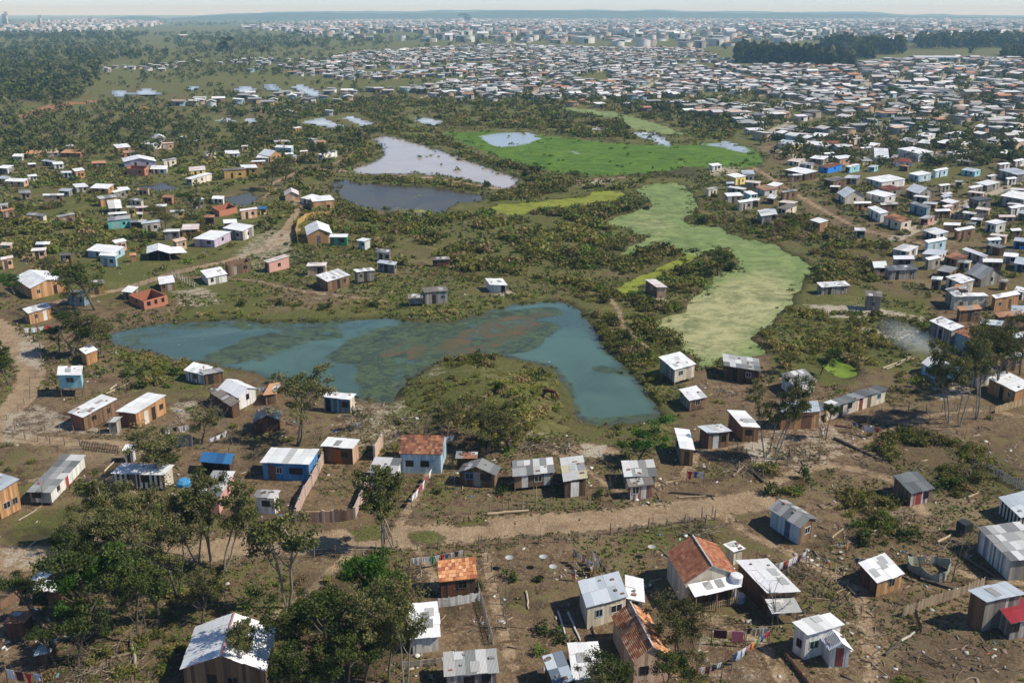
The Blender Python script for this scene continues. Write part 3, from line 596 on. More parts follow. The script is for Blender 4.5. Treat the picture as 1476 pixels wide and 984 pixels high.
        if not tile and not far and roof not in ('tarp', 'red'):      # loose patch sheets, battens and weights on the roof
            for _ in range(R.choice((0, 1, 2, 3))):
                s_, t_ = R.uniform(.05, .7), R.choice((R.uniform(.03, .2), R.uniform(.55, .72))) if typ != 'shed' else R.uniform(.03, .65); ws, wt = .8 / L, 1.3 / D; s2, t2 = min(.98, s_ + ws), min(.98, t_ + wt)
                if typ == 'gf' and s_ < .5 < s2: continue
                if typ == 'ga' and t_ < .5 < t2: continue
                mb.face([P(s_, t_, zr(s_, t_) + .05), P(s2, t_ + .03 / D, zr(s2, t_) + .06), P(s2 + .04 / L, t2, zr(s2, t2) + .055), P(s_, t2, zr(s_, t2) + .05)], vary(R.choice([(.5,.5,.48), (.3,.3,.29), (.68,.67,.65), (.44,.43,.42)]), .1))
            for _ in range(R.choice((0, 0, 2, 4))):
                s_, t_ = R.uniform(.1, .9), R.uniform(.1, .9); p_ = np.array(P(s_, t_, zr(s_, t_))); e_ = R.uniform(.08, .16); mb.box(p_[0] - e_, p_[1] - e_, p_[2] - .05, p_[0] + e_ * R.uniform(.8, 2.5), p_[1] + e_, p_[2] + R.uniform(.08, .16), vary(R.choice([(.34,.16,.10), (.3,.28,.26), (.2,.14,.09)]), .15))
        halves = [(0, 1, 0, 1)] if typ == 'shed' else ([(0, .5, 0, 1), (.5, 1, 0, 1)] if typ == 'gf' else [(0, 1, 0, .5), (0, 1, .5, 1)])
        for s0, s1, t0, t1 in halves: mb.face([P(s0, t0, zr(s0, t0) - T), P(s0, t1, zr(s0, t1) - T), P(s1, t1, zr(s1, t1) - T), P(s1, t0, zr(s1, t0) - T)], (.10, .085, .07))
        if edge and typ == 'gf':
            mb.tube([P(.5, 0, zr(.5, 0) + .03), P(.5, 1, zr(.5, 1) + .03)], .09, edge, 5)
        ro = mb.build('roof', 'tile' if tile else ('cloth' if roof == 'tarp' else 'sheet'), root)
    # doors, windows, stilts
    if stilt or open_:
        zt = stilt if stilt else None; n = 0
        for s in ((i0 + .01, i1 - .01) if L < 5 else (i0 + .01, .5, i1 - .01)):
            for t in (j0 + .02, j1 - .02):
                if not stilt and not ((t < .5 and 'f' in open_) or (s > .6 and 'r' in open_) or (s < .4 and 'l' in open_)): continue
                p = P(s, t, -.3); m = MB(); m.box(-.06, -.06, 0, .06, .06, (zt or zr(s, t) - .08) + .3, vary((.22, .16, .11), .2)); m.build('post', 'plank', root, p)
    if feats == 'auto':
        feats = [('d', 'f', R.choice((.3, .65, .5)), None), ('w', 'f', R.choice((.78, .22)), None), ('w', 'r', .5, None)]
        if far: feats = [('d', 'f', .35, None), ('w', 'f', .72, None)] + ([('w', 'r', .5, None)] if D > 4 else [])
    for ft in feats:
        kind, w, s, c = ft[:4]
        if w in open_: continue
        (s0, t0), (s1, t1) = wallpts(w, i0, i1, j0, j1); ln_ = (L * (i1 - i0) if w in 'fb' else D * (j1 - j0))
        wd = ft[4] if len(ft) > 4 else (.8 if kind == 'd' else R.uniform(.65, 1.05))
        wd = min(wd, ln_ * .45); sm, tm = s0 + (s1 - s0) * s, t0 + (t1 - t0) * s
        top = min(zr(sm, tm) - .12, stilt + 1.95); z0 = stilt + .02 if kind == 'd' else (ft[5] if len(ft) > 5 else max(stilt + .6, top - 1.05))
        if kind == 'w': top = min(top, z0 + (ft[6] if len(ft) > 6 else .85))
        if top - z0 < .3: continue
        d_ = (U if w in 'fb' else V); d_ = d_ / np.linalg.norm(d_) * (1 if w in 'fr' else -1)
        nrm = np.array([d_[1], -d_[0]]); base_ = np.array(P(sm, tm, 0)[:2])
        def rect(m, x0, x1, za, zb, o0, o1, c_):
            p = [base_ + d_ * x + nrm * o for x, o in ((x0, o1), (x1, o1), (x1, o0), (x0, o0))]
            m.hexa([(*q, za) for q in p] + [(*q, zb) for q in p], c_)
        m = MB()
        if kind == 'd':
            dc = c or R.choice([(.05, .035, .025), (.3, .28, .25), (.10, .07, .05), (.025, .02, .018)])
            rect(m, -wd / 2, wd / 2, z0, top, -.02, .035, dc)
            dr = m.build('door', 'plank', root)
            if not far:
                k = MB(); rect(k, wd * .32, wd * .32 + .06, (z0 + top) / 2 - .05, (z0 + top) / 2 + .03, .036, .075, (.3, .3, .3)); k.build('handle', 'plain', dr)
        else:
            if c == 'o' or far:
                rect(m, -wd / 2, wd / 2, z0, top, -.02, .03, (.02, .018, .016)); m.build('window', 'pane' if far or c == 'o' else 'plank', root)
            else:
                fc = c or R.choice([(.30, .25, .20), (.40, .37, .33), (.16, .11, .075), (.12, .09, .07)]); e = .07
                rect(m, -wd / 2, wd / 2, z0, z0 + e, -.02, .05, fc); rect(m, -wd / 2, wd / 2, top - e, top, -.02, .05, fc)
                rect(m, -wd / 2, -wd / 2 + e, z0 + e, top - e, -.02, .05, fc); rect(m, wd / 2 - e, wd / 2, z0 + e, top - e, -.02, .05, fc)
                rect(m, -.025, .025, z0 + e, top - e, -.02, .045, fc)
                wn = m.build('window', 'plank', root); k = MB(); rect(k, -wd / 2 + e, wd / 2 - e, z0 + e, top - e, -.02, .02, (.02, .02, .02)); k.build('pane', 'pane', wn)
    return root
H = house
DK = (.03, .025, .022); WH = (.62, .6, .56); TQ = (.25, .45, .5)
gN = 'shacks along the lower dirt road'; gF = 'shacks in the foreground yards'; gP = 'shacks on the near shore of the pond'; gL = 'houses on the left shore settlement'; gR = 'houses of the right bank settlement'; gC = 'huts on the right shore of the pond'
# --- lower road row
H('orange-brown plank shack cut by the left edge beside the patchwork-roofed shack', 'Z5', (-170,290), (-25,335), (130,240), base=500, roof='bluegrey', wall='orange', sidewall='orange', group=gN, feats=[('w','r',.75,None),('w','r',.35,None)])
H('long white shack on low stilts with a grey and white patchwork roof', 'Z5', (185,325), (352,332), (588,75), base=425, rise=.1, roof='patch', wall='whitegrey', sidewall='white', group=gN, lm='the patchwork-roofed white shack', stilt=.35, feats=[('w','f',.32,DK,1.1),('d','r',.45,(.35,.06,.05)),('w','r',.2,None)])
H('white-roofed shack with broad black and white striped plank front', 'Z5', (765,198), (1128,210), (1195,143), base=318, roof='dullwhite', wall='stripe', sidewall='cream', group=gN, lm='the striped shack', stilt=.25, feats=[('d','f',.36,(.12,.11,.10)),('w','f',.6,DK)])
H('roughly patched grey-roofed shack with pale brick side wall, beside scattered refuse', 'Z6', (-85,478), (78,482), (190,288), base=600, roof='patch', wall='pink', sidewall='pink', group=gN, feats=[('w','r',.6,None)])
H('bright blue plank shack with a wide weathered white roof', 'Z6', (370,226), (716,241), (786,135), base=355, roof='dullwhite', wall='blue', group=gN, lm='the bright blue plank shack', feats=[('d','f',.2,(.18,.1,.06)),('w','f',.36,WH,.8),('w','f',.75,DK,1.4),('w','f',.62,DK,.6)])
H('brown shack with clean white roof and orange door behind the brick yard', 'Z6', (798,108), (1027,128), (1076,66), base=236, roof='white', wall='brown', sidewall='peach', group=gN, feats=[('d','f',.5,(.36,.12,.03),1.0),('w','f',.72,None)])
H('tiny white kiosk with a wide dark serving hatch, in front of the blue shack', 'Z6', (316,470), (472,480), (512,428), base=600, roof='patch', wall='white', group=gN, cat='kiosk', name='kiosk', feats=[('w','f',.55,'o',1.7,.95,.75),('w','r',.5,DK)])
H('small white shack with streaky patched roof inside the brick yard', 'Z6', (1135,296), (1328,306), (1374,198), base=400, roof='patch', wall='white', group=gN, feats=[('w','f',.3,None),('d','f',.75,WH)])
H('pale blue cottage with two dark windows under a mottled terracotta roof', 'P', (574.6,653.6), (637,655), dep=6.0, base=683, typ='ga', ridge=1.3, roof='mottle', wall='paleblue', group=gN, cat='cottage', name='cottage', lm='the pale blue tiled cottage', feats=[('w','f',.22,DK,1.0),('w','f',.60,DK,1.1),('d','f',.82,(.3,.45,.5))])
H('hut under a sagging bright blue tarpaulin', 'Z6', (-60,222), (160,236), (180,168), base=300, roof='tarp', wall='darkbrown', group=gN, lm='the blue tarpaulin hut', cat='hut', name='hut', open_=('f',), feats=[])
H('gabled plank hut with bright blue shutter and open porch', 'Z7', (343,296), (612,322), (648,262), base=405, typ='gf', ridge=1.0, roof='patch', wall='brown', group=gN, lm='the blue-shuttered gabled hut', feats=[('w','f',.28,(.1,.35,.65),1.1),('w','f',.72,'o',1.5,.9,.9),('d','f',.5,(.35,.32,.28))])
H('low rusty orange-roofed lean-to behind the blue-shuttered hut', 'Z7', (328,196), (482,200), (485,166), base=270, roof='rust', wall='darkbrown', group=gN, cat='lean-to', name='lean_to', feats=[])
H('stilted plank shack with grey patched roof, left of the dark brown shack', 'Z7', (735,326), (1028,297), (1016,190), base=425, roof='patch', wall='brown', group=gN, stilt=.4, feats=[('d','f',.27,WH),('w','f',.62,(.5,.48,.42)),('d','f',.85,(.4,.42,.4))])
H('dark brown plank shack with white door and yellowish patched roof', 'Z7', (1095,362), (1262,337), (1226,176), base=474, roof='yellowpatch', wall='darkbrown', group=gN, lm='the dark brown white-doored shack', feats=[('d','f',.48,(.7,.68,.62),1.05)])
H('ramshackle front hut with broken board roof above a red heap', 'Z8', (133,402), (307,386), (288,330), base=487, roof='brownish', wall='patched', group=gN, feats=[('w','f',.25,WH,.9,.7,1.2)])
H('collapsed-looking back hut with jumbled grey roof boards', 'Z8', (100,330), (330,322), (300,208), base=400, roof='patch', wall='grey', group=gN, feats=[])
# --- right shore of the pond
H('narrow plank shack with long white roof running away from the road', 'Z3', (945,848), (1030,860), (925,736), base=948, roof='white', wall='orange', sidewall='grey', group=gC, lm='the narrow white-roofed shack', feats=[('d','f',.5,(.12,.08,.05)),('w','l',.4,DK)])
H('brown plank house with bluish grey roof, attached to the orange one', 'Z3', (1108,766), (1238,750), (1166,712), base=850, roof='bluegrey', wall='brown', group=gC, feats=[('d','f',.35,WH),('w','f',.75,DK)])
H('orange plank house with long white roof and one dark window', 'Z3', (1298,726), (1402,731), (1255,634), base=815, roof='white', wall='orange', sidewall='redbrown', group=gC, lm='the orange plank house', feats=[('w','f',.4,DK,.9)])
H('tall pale plank house on stilts with bright white tilted roof by the pond', 'Z3', (915,406), (1036,372), (956,298), base=485, roof='white', wall='cream', sidewall='grey', stilt=.6, group=gC, lm='the stilted pond-side house', feats=[('w','f',.3,(.5,.55,.55),1.0),('d','f',.75,(.4,.34,.27))])
H('small brown hut with striped white roof below the stilted house', 'Z3', (1000,580), (1098,559), (1036,495), base=635, roof='dullwhite', wall='brown', sidewall='grey', stilt=.2, group=gC, feats=[('w','f',.5,None)])
H('low grey sheet-roofed hut half hidden by bushes beside the duckweed', 'Z3', (1195,380), (1402,412), (1385,342), base=475, roof='patch', wall='darkbrown', group=gC, feats=[('d','f',.3,DK),('w','f',.7,WH)])
# --- near shore
H('teal-grey hut with white roof standing right at the water edge', 'Z2', (370,556), (531,573), (563,543), base=650, roof='white', wall='bluegrey', sidewall='cream', group=gP, lm='the waterside teal-grey hut', feats=[('d','f',.15,DK),('w','f',.8,DK)])
H('half hidden hut with narrow orange roof near the shore', 'Z2', (40,548), (112,540), (202,470), base=600, roof='orange', wall='brown', group=gP, feats=[])
H('small dark gabled hut with bluish roof under the olive tree', 'Z2', (-20,706), (135,690), (140,640), base=760, typ='gf', ridge=.9, roof='darkgrey', wall='darkbrown', group=gP, feats=[('d','f',.4,(.22,.09,.06))])
H('long brown plank shack with streaked white roof, left of its twin', 'Z1', (386,645), (471,674), (663,570), base=742, roof='dullwhite', wall='redbrown', sidewall='brown', group=gP, lm='the left brown twin shack', feats=[('w','r',.3,(.2,.12,.07)),('w','r',.75,(.2,.12,.07))])
H('long red-brown plank shack with white roof and dark open side door', 'Z1', (660,638), (769,654), (942,548), base=735, roof='dullwhite', wall='redbrown', sidewall='orange', group=gP, lm='the right brown twin shack', feats=[('d','r',.58,DK,.8),('d','r',.33,(.62,.58,.5),.9),('w','r',.85,None)])
H('raised hut with pale turquoise front and white roof on thin posts', 'Z1', (322,434), (462,433), (456,383), base=585, h=3.6, roof='white', wall='aqua', stilt=1.5, group=gP, lm='the raised turquoise hut', feats=[('w','f',.5,(.3,.5,.5),1.2)])
H('narrow orange outhouse with white roof under the leaning tree', 'Z1', (484,316), (553,292), (520,262), base=372, roof='white', wall='orange', group=gP, cat='outhouse', name='outhouse', feats=[('d','f',.5,(.4,.2,.08),.6)])
H('whitewashed shack with white roof at the pond shore', 'Z1', (1043,406), (1158,433), (1200,385), base=480, roof='white', wall='whitegrey', group=gP, feats=[('w','f',.5,None)])
H('brown plank annex with grey roof against the whitewashed shore shack', 'Z1', (1160,432), (1272,413), (1240,392), base=485, roof='grey', wall='brown', group=gP, cat='annex', name='annex', feats=[('d','f',.3,DK)])
H('white gabled house with wide bright roof and patched lean-to', 'Z1', (1238,508), (1352,562), (1443,505), base=605, typ='ga', ridge=.8, roof='white', wall='white', group=gP, lm='the white gabled shore house', feats=[('w','f',.5,None),('w','r',.5,DK)])
H('low patched lean-to against the white gabled house', 'Z1', (1182,528), (1312,612), (1345,575), base=640, rise=.2, roof='brownish', wall='darkbrown', group=gP, cat='lean-to', name='lean_to', feats=[])
H('grey plank privy beside the red-brown twin shack', 'Z1', (603,706), (662,703), (682,688), base=768, roof='brownish', wall='grey', group='privies', cat='privy', name='privy', feats=[('d','f',.5,(.2,.18,.15),.7)])
H('pale grey privy by the fenced lane under the olive tree', 'Z1', (694,864), (742,862), (756,838), base=922, roof='dullwhite', wall='whitegrey', group='privies', cat='privy', name='privy', feats=[('d','f',.5,DK,.6)])
H('whitish narrow privy behind the terracotta-roofed house', 'Z8', (876,862), (953,838), (906,802), base=935, roof='dullwhite', wall='cream', group='privies', cat='privy', name='privy', feats=[('d','f',.6,(.5,.45,.35),.6)])
H('orange plank hut with grey roof beside the road bend at the left', 'Z1', (160,86), (293,49), (268,20), base=130, roof='dullwhite', wall='orange', group=gL, feats=[('w','f',.3,None),('d','f',.7,WH)])
# --- foreground yards
H('large plank house with white gabled roof, cut by the bottom edge', 'P', (259.8,964), (383,967), (397.6,905), h=2.6, typ='gf', ridge=1.5, roof='white', wall='brown', group=gF, lm='the large white gabled roof', edge=(.55,.25,.2), cat='house', name='house', feats=[('w','f',.6,None),('d','f',.35,DK)])
H('square shack with bright new terracotta tile roof', 'Z12', (210,268), (483,240), (467,90), base=378, rise=.9, roof='newtile', wall='darkbrown', group=gF, lm='the new terracotta-tiled shack', feats=[('w','f',.62,(.1,.08,.06),.9),('d','f',.3,(.16,.07,.04))])
H('white boxy house with white roof pierced by two small skylights', 'Z12', (8,672), (221,650), (199,405), base=745, roof='white', wall='white', group=gF, cat='house', name='house', lm='the white boxy house', feats=[('d','f',.3,WH)])
H('shack with vividly patchy black and white sheet roof at the bottom edge', 'Z12', (250,936), (631,906), (613,740), base=1060, roof='patch', wall='grey', group=gF, lm='the patchy-roofed bottom shack', feats=[('w','f',.45,DK),('d','f',.8,DK)])
H('shack with blank white sheet roof at the bottom edge, over a patio', 'Z12', (1166,958), (1388,945), (1332,690), base=1060, roof='white', wall='grey', group=gF, lm='the bottom white sheet roof', feats=[])
H('low lean-to of blue-grey corrugated sheets beside the white sheet roof', 'Z12', (1022,1000), (1163,962), (1082,757), h=2.0, rise=.2, roof='bluecorr', wall='darkbrown', group=gF, cat='lean-to', name='lean_to', feats=[])
H('pale plank house with grey-blue sheet roof and dark window', 'P', (845.1,875.6), (905.4,859.2), (893.2,822.2), base=899, roof='bluegrey', wall='cream', group=gF, cat='house', name='house', lm='the grey-blue roofed pale house', feats=[('w','f',.75,WH,1.3),('w','f',.3,(.3,.4,.5),.8)])
H('whitish side room with white roof joined to the grey-blue roofed house', 'P', (903,862), (928.4,867.7), (912.5,830.7), base=879, roof='white', wall='whitegrey', group=gF, cat='annex', name='annex', feats=[('w','f',.5,'o',.9)])
H('big house with two-tone terracotta gable roof edged in white', 'P', (986.7,841.9), (1064,827.7), (1033.5,783.6), h=2.9, typ='gf', ridge=1.5, roof='tile', wall='cream', edge=(.66,.64,.6), group=gF, cat='house', name='house', lm='the big terracotta-roofed house', feats=[('w','f',.5,DK)])
H('low veranda with white sheet roof in front of the terracotta house', 'P', (1002,859.6), (1068,845), (1058.9,829.7), h=2.35, rise=.45, roof='white', wall='darkbrown', group=gF, cat='veranda', name='veranda', open_=('f','r'), feats=[])
H('dark-sided tall shed with white and grey roof, right of the terracotta house', 'Z13', (1110,346), (1342,331), (1112,100), base=500, roof='dullwhite', wall='brown', sidewall='darkbrown', group=gF, lm='the dark-sided tall shed', feats=[('d','f',.3,DK),('w','f',.7,None)])
H('tiny low porch with ragged grey sheets before the dark-sided shed', 'Z13', (1145,490), (1350,475), (1300,380), h=1.5, rise=.3, roof='patch', wall='grey', group=gF, cat='porch', name='porch', open_=('f','r','l'), feats=[])
H('tiled house with orange sunlit roof slope and white ridge line', 'P', (912,953.7), (968.4,946.6), (933.9,881.6), h=2.4, typ='gf', ridge=1.3, roof='newtile', wall='peach', edge=(.66,.64,.62), group=gF, cat='house', name='house', lm='the orange-sloped tiled house', feats=[('w','f',.3,DK)])
H('white plank house with pale grey roof in the bottom right yard', 'P', (1162.5,914), (1216.7,900), (1195.3,882.6), base=945, roof='dullwhite', wall='white', group=gF, cat='house', name='house', lm='the white plank house', feats=[('w','f',.25,(.3,.45,.4)),('w','l',.5,None)])
H('white gabled porch attached to the white plank house', 'Z14', (98,745), (262,748), (182,640), h=1.9, typ='gf', ridge=.7, roof='white', wall='white', group=gF, cat='porch', name='porch', feats=[('d','f',.5,(.3,.08,.06),.7)])
H('plank hut on a slope with a clean slanted white roof, open yard around', 'Z14', (436,275), (628,207), (491,65), base=352, roof='white', wall='orange', sidewall='darkbrown', group=gF, lm='the slanted white-roofed hut', feats=[('w','f',.6,None)])
H('big grey-roofed plank house by the right edge', 'Z14', (1210,408), (1480,350), (1318,273), base=600, roof='bluegrey', wall='grey', sidewall='brown', group=gF, cat='house', name='house', lm='the grey-roofed edge house', feats=[])
H('plank house with dark red and white roof cut by the right edge', 'Z14', (1385,560), (1570,520), (1435,362), base=672, rise=.1, roof='red', wall='grey', group=gF, cat='house', name='house', lm='the red-roofed house', edge=(.7,.72,.75), feats=[('w','f',.2,DK)])
H('colourful striped plank hut with dark weathered roof among bushes', 'Z9', (676,446), (846,413), (712,288), base=530, roof='darkgrey', wall='patched', sidewall='brown', group=gF, lm='the striped plank hut among bushes', feats=[('d','f',.35,(.3,.05,.05),.7),('w','f',.7,DK)])
H('pale gable house with grey slatted roof standing alone beside the road end', 'Z8', (1125,553), (1345,690), (1470,628), h=2.2, typ='ga', ridge=.6, roof='patch', wall='paleblue', sidewall='brown', group=gF, lm='the lone grey-slatted house', feats=[('d','f',.6,(.08,.12,.18)),('w','r',.5,WH)])
H('striped shed with pale blue roof cut by the right edge', 'Z9', (1450,618), (1650,565), (1500,425), base=660, roof='bluegrey', wall='stripe', sidewall='stripe', group=gF, lm='the pale blue edge roof', feats=[])
H('large barn-like shack with patchy grey roof at the right edge', 'Z9', (1385,925), (1700,884), (1445,649), h=2.4, roof='patch', wall='grey', sidewall='whitegrey', group=gF, lm='the patchy grey edge barn', feats=[('d','f',.5,DK)])
H('tiny hut with white roof beside the left edge fence', 'Z10', (224,246), (272,256), (308,224), base=290, roof='white', wall='redbrown', group=gF, cat='hut', name='hut', feats=[])
H('brown plank hut with white-blue roof beneath the dark trees', 'Z10', (230,334), (425,330), (455,252), base=425, roof='dullwhite', wall='redbrown', group=gF, lm='the hut beneath the dark trees', feats=[('d','f',.3,DK)])
H('low hut with rusty orange sheet roof near the left edge', 'Z10', (14,560), (172,556), (242,478), base=640, roof='rust', wall='darkbrown', group=gF, cat='hut', name='hut', feats=[])
H('stack of pale sheets forming a little shelter near the bottom left clothesline', 'Z10', (243,790), (300,780), (350,680), h=1.3, rise=.2, roof='bluecorr', wall='darkbrown', group=gF, cat='shelter', name='shelter', feats=[])
# --- right of the pond, middle distance
H('white plank house with grey and white roof by the small green pond', 'Z4', (150,492), (280,461), (216,396), base=545, roof='patch', wall='white', group=gC, lm='the white house by the green pond', feats=[('w','f',.3,(.5,.5,.48)),])
H('long row house with dark patched roof, many doors and laundry', 'Z4', (300,640), (684,516), (622,492), base=650, roof='darkgrey', wall='cream', group=gC, cat='row house', name='row_house', lm='the long row house', feats=[('d','f',.08,(.4,.2,.07)),('d','f',.32,DK),('w','f',.45,'o'),('d','f',.62,(.2,.05,.04)),('d','f',.75,(.15,.1,.08)),('w','f',.9,(.2,.4,.55))])
H('orange plank end room of the long row house with pale roof', 'Z4', (76,652), (300,640), (385,575), base=745, roof='bluegrey', wall='orange', group=gC, cat='row house', name='row_house', feats=[('d','f',.7,(.18,.09,.06),1.4)])
H('tall weathered plank hut on the pale sandy strip', 'Z4', (562,-14), (652,-8), (645,-40), base=70, roof='brownish', wall='grey', group=gR, feats=[('w','f',.5,(.3,.33,.3),.7)])
H('long shed with bright white roof beside the terracotta one', 'Z4', (920,126), (1047,184), (1113,158), base=235, roof='white', wall='grey', group=gR, lm='the smoke-side white shed', feats=[('d','f',.5,DK)])
H('house with mottled terracotta roof joined to the white-roofed shed', 'Z4', (1060,190), (1218,252), (1290,212), base=310, roof='mottle', wall='bluegrey', group=gR, cat='house', name='house', lm='the terracotta house behind the smoke', feats=[('d','f',.6,WH)])
H('pale blue gabled house beside the drifting smoke', 'Z4', (872,366), (1013,428), (1075,385), base=460, typ='ga', ridge=.7, roof='dullwhite', wall='paleblue', sidewall='paleblue', group=gR, cat='house', name='house', lm='the pale blue gabled house', feats=[('w','f',.25,(.3,.35,.35)),('w','f',.7,WH)])
H('low grey-roofed shed between the tall bare trees', 'Z4', (1110,400), (1190,448), (1285,400), base=465, roof='grey', wall='whitegrey', group=gR, cat='shed', name='shed', feats=[])
H('orange plank house with bright white roof at the right edge', 'Z4', (1252,450), (1410,528), (1475,470), base=570, roof='white', wall='orange', sidewall='orange', group=gR, lm='the white-roofed orange edge house', feats=[('d','f',.5,DK),('w','f',.8,WH)])
H('shed under a dark tarpaulin with bluish roof at the right edge', 'Z4', (1385,78), (1500,85), (1500,45), base=125, roof='bluegrey', wall='darkbrown', group=gR, cat='shed', name='shed', feats=[])
# --- solo huts in the scrub
H('lone peach plank hut with tilted pale roof between scrub and duckweed', 'M3', (814,882), (876,881), (803,836), base=940, rise=.4, roof='pinkish', wall='peach', sidewall='brown', group='lone huts', lm='the lone peach hut', feats=[('w','l',.5,WH)])
H('lone white shed with slanted roof on the mound above the pond', 'M2', (1322,868), (1422,870), (1372,832), base=910, roof='white', wall='white', group='lone huts', lm='the lone white shed above the pond', feats=[('d','f',.8,DK),('d','f',.4,WH)])
H('plank hut with blue window overlooking the pond', 'M2', (952,912), (1087,901), (1083,890), base=975, roof='brownish', wall='grey', group='lone huts', lm='the plank hut overlooking the pond', dep=2.6, feats=[('d','f',.4,DK),('w','f',.8,(.2,.35,.55),.8)])
H('open annex with white posts beside the blue-windowed hut', 'M2', (860,945), (945,942), dep=2.0, base=985, roof='brownish', wall='white', group='lone huts', cat='annex', name='annex', open_=('f',), feats=[])
# --- left settlement (M1 / M2) : label '~' means described at the end by its neighbours
def T(desc, zone, A, B, C, base, roof, wall, **k): return house('~' + desc, zone, A, B, C, base=base, roof=roof, wall=wall, group=k.pop('group', gL), name=k.pop('name', 'house'), cat=k.pop('cat', 'house'), **k)
H('orange plank house with broad white gabled roof at the left edge', 'M1', (172,888), (372,843), (268,787), base=928, typ='gf', ridge=1.0, roof='white', wall='orange', group=gL, cat='house', name='house', lm='the white gabled left-edge house', feats=[('w','f',.2,(.5,.4,.3)),('d','f',.7,DK)])
H('roofless pink-red brick house shell with square window holes', 'M1', (722,922), (812,962), (955,925), base=985, noroof=True, wall='brick', group=gL, cat='house shell', name='house_shell', lm='the roofless brick house shell', feats=[('w','r',.2,'o'),('w','r',.5,'o',.6),('w','r',.8,'o',.6),('w','f',.5,'o')])
T('low grey plank hut', 'M1', (372,925), (475,938), (490,905), 985, 'darkgrey', 'bluegrey', name='hut', cat='hut')
T('yellowish plank hut in tree shade', 'M1', (492,862), (592,858), (590,840), 925, 'brownish', 'mustard', name='hut', cat='hut')
T('small white-roofed hut', 'M1', (690,905), (748,912), (722,872), 945, 'white', 'grey', name='hut', cat='hut')
T('small brown hut with white roof', 'M1', (905,866), (992,853), (980,812), 900, 'white', 'brown', name='hut', cat='hut')
T('white hut with slanted white roof', 'M1', (1175,829), (1290,806), (1250,765), 860, 'white', 'white', lm='the white hut by the lane', name='hut', cat='hut')
T('roofless brown plank hut', 'M1', (1290,760), (1422,736), (1402,712), 808, 'brownish', 'brown', noroof=True, name='hut', cat='hut')
T('open-sided shelter with white gabled roof', 'M1', (830,690), (965,690), (940,650), 735, 'white', 'brown', typ='gf', ridge=.8, open_=('f',), feats=[], name='shelter', cat='shelter', lm='the open white-roofed shelter')
T('low white lean-to roof', 'M1', (960,690), (1062,685), (985,652), 720, 'white', 'darkbrown', open_=('f','r'), feats=[], name='lean_to', cat='lean-to')
T('lilac house with long white roof', 'M1', (1095,606), (1216,614), (1312,566), 655, 'white', 'lilac', lm='the lilac house')
T('house with double white roof', 'M1', (1262,546), (1376,564), (1432,530), 610, 'white', 'whitegrey')
T('low white-roofed house', 'M1', (1270,520), (1345,515), (1340,494), 550, 'white', 'brown')
T('orange house with white awning roof', 'M1', (1028,556), (1125,553), (1132,522), 590, 'pinkish', 'orange')
T('small peach hut', 'M1', (998,626), (1060,612), (1040,598), 668, 'peach', 'peach', name='hut', cat='hut')
T('peach hut with pale roof', 'M1', (654,633), (719,619), (700,603), 680, 'white', 'peach', name='hut', cat='hut')
T('light blue house with white roof', 'M1', (490,672), (652,688), (632,643), 715, 'white', 'paleblue', lm='the light blue house')
T('light blue lower room', 'M1', (560,700), (655,706), (655,690), 765, 'white', 'paleblue')
T('orange outhouse', 'M1', (738,702), (766,700), (762,690), 742, 'orange', 'orange', name='outhouse', cat='outhouse', feats=[])
T('brown flat-roofed hut', 'M1', (338,702), (404,700), (400,685), 745, 'brownish', 'brown', name='hut', cat='hut')
T('turquoise house with flat grey roof', 'M1', (607,507), (738,492), (745,470), 550, 'grey', 'teal', lm='the turquoise house')
T('grey-roofed hut with white gable', 'M1', (618,436), (692,431), (676,408), 462, 'dullwhite', 'grey', typ='ga', name='hut', cat='hut')
T('orange house with grey flat roof', 'M1', (566,382), (668,370), (650,355), 420, 'grey', 'orange')
T('orange house with clean white roof', 'M1', (508,319), (612,323), (588,295), 352, 'white', 'orange')
T('grey house with pale roof', 'M1', (430,318), (502,311), (480,290), 332, 'dullwhite', 'grey')
T('orange hut with white roof', 'M1', (677,333), (738,329), (722,311), 365, 'white', 'orange', name='hut', cat='hut')
T('roofless peach house', 'M1', (772,330), (840,332), (838,318), 362, 'white', 'peach', noroof=True)
T('orange brick hut', 'M1', (918,372), (976,374), (968,358), 412, 'rust', 'brick', name='hut', cat='hut')
T('white house with pinkish long side', 'M1', (1048,264), (1086,270), (1158,226), 303, 'white', 'cream', lm='the white and pinkish house')
T('yellowish house with low pale roof', 'M1', (1074,224), (1166,216), (1160,193), 240, 'pinkish', 'yellow')
T('white house with white roof', 'M1', (1280,126), (1360,123), (1352,104), 152, 'white', 'white')
T('mustard long house with flat roof', 'M1', (1268,221), (1396,212), (1380,200), 263, 'brownish', 'mustard', lm='the mustard long house')
T('mustard house with white roof', 'M1', (1372,206), (1462,204), (1450,186), 245, 'white', 'mustard')
T('wide pale house with big white gabled roof', 'M1', (702,172), (888,168), (880,140), 202, 'white', 'lilac', typ='gf', ridge=1.3, lm='the big white gabled house')
T('roofless red brick house', 'M1', (712,208), (820,212), (815,192), 250, 'white', 'brick', noroof=True)
T('small house with wide white roof', 'M1', (850,212), (944,213), (934,192), 240, 'white', 'whitegrey')
T('orange house with tilted white roof', 'M1', (662,93), (742,86), (720,66), 120, 'white', 'orange')
T('white house with white sheet roof', 'M1', (788,66), (868,72), (858,50), 102, 'white', 'white')
T('grey gabled house', 'M1', (868,42), (942,36), (930,20), 60, 'dullwhite', 'grey', typ='gf')
T('peach box house', 'M1', (920,68), (986,64), (980,58), 102, 'peach', 'peach')
T('low brick house with orange roof', 'M1', (702,122), (768,118), (760,104), 140, 'rust', 'brick')
T('long low house with orange roof', 'M1', (524,180), (602,178), (595,164), 197, 'orange', 'brown')
T('white hut with tilted roof', 'M1', (304,186), (362,182), (352,168), 212, 'white', 'white', name='hut', cat='hut')
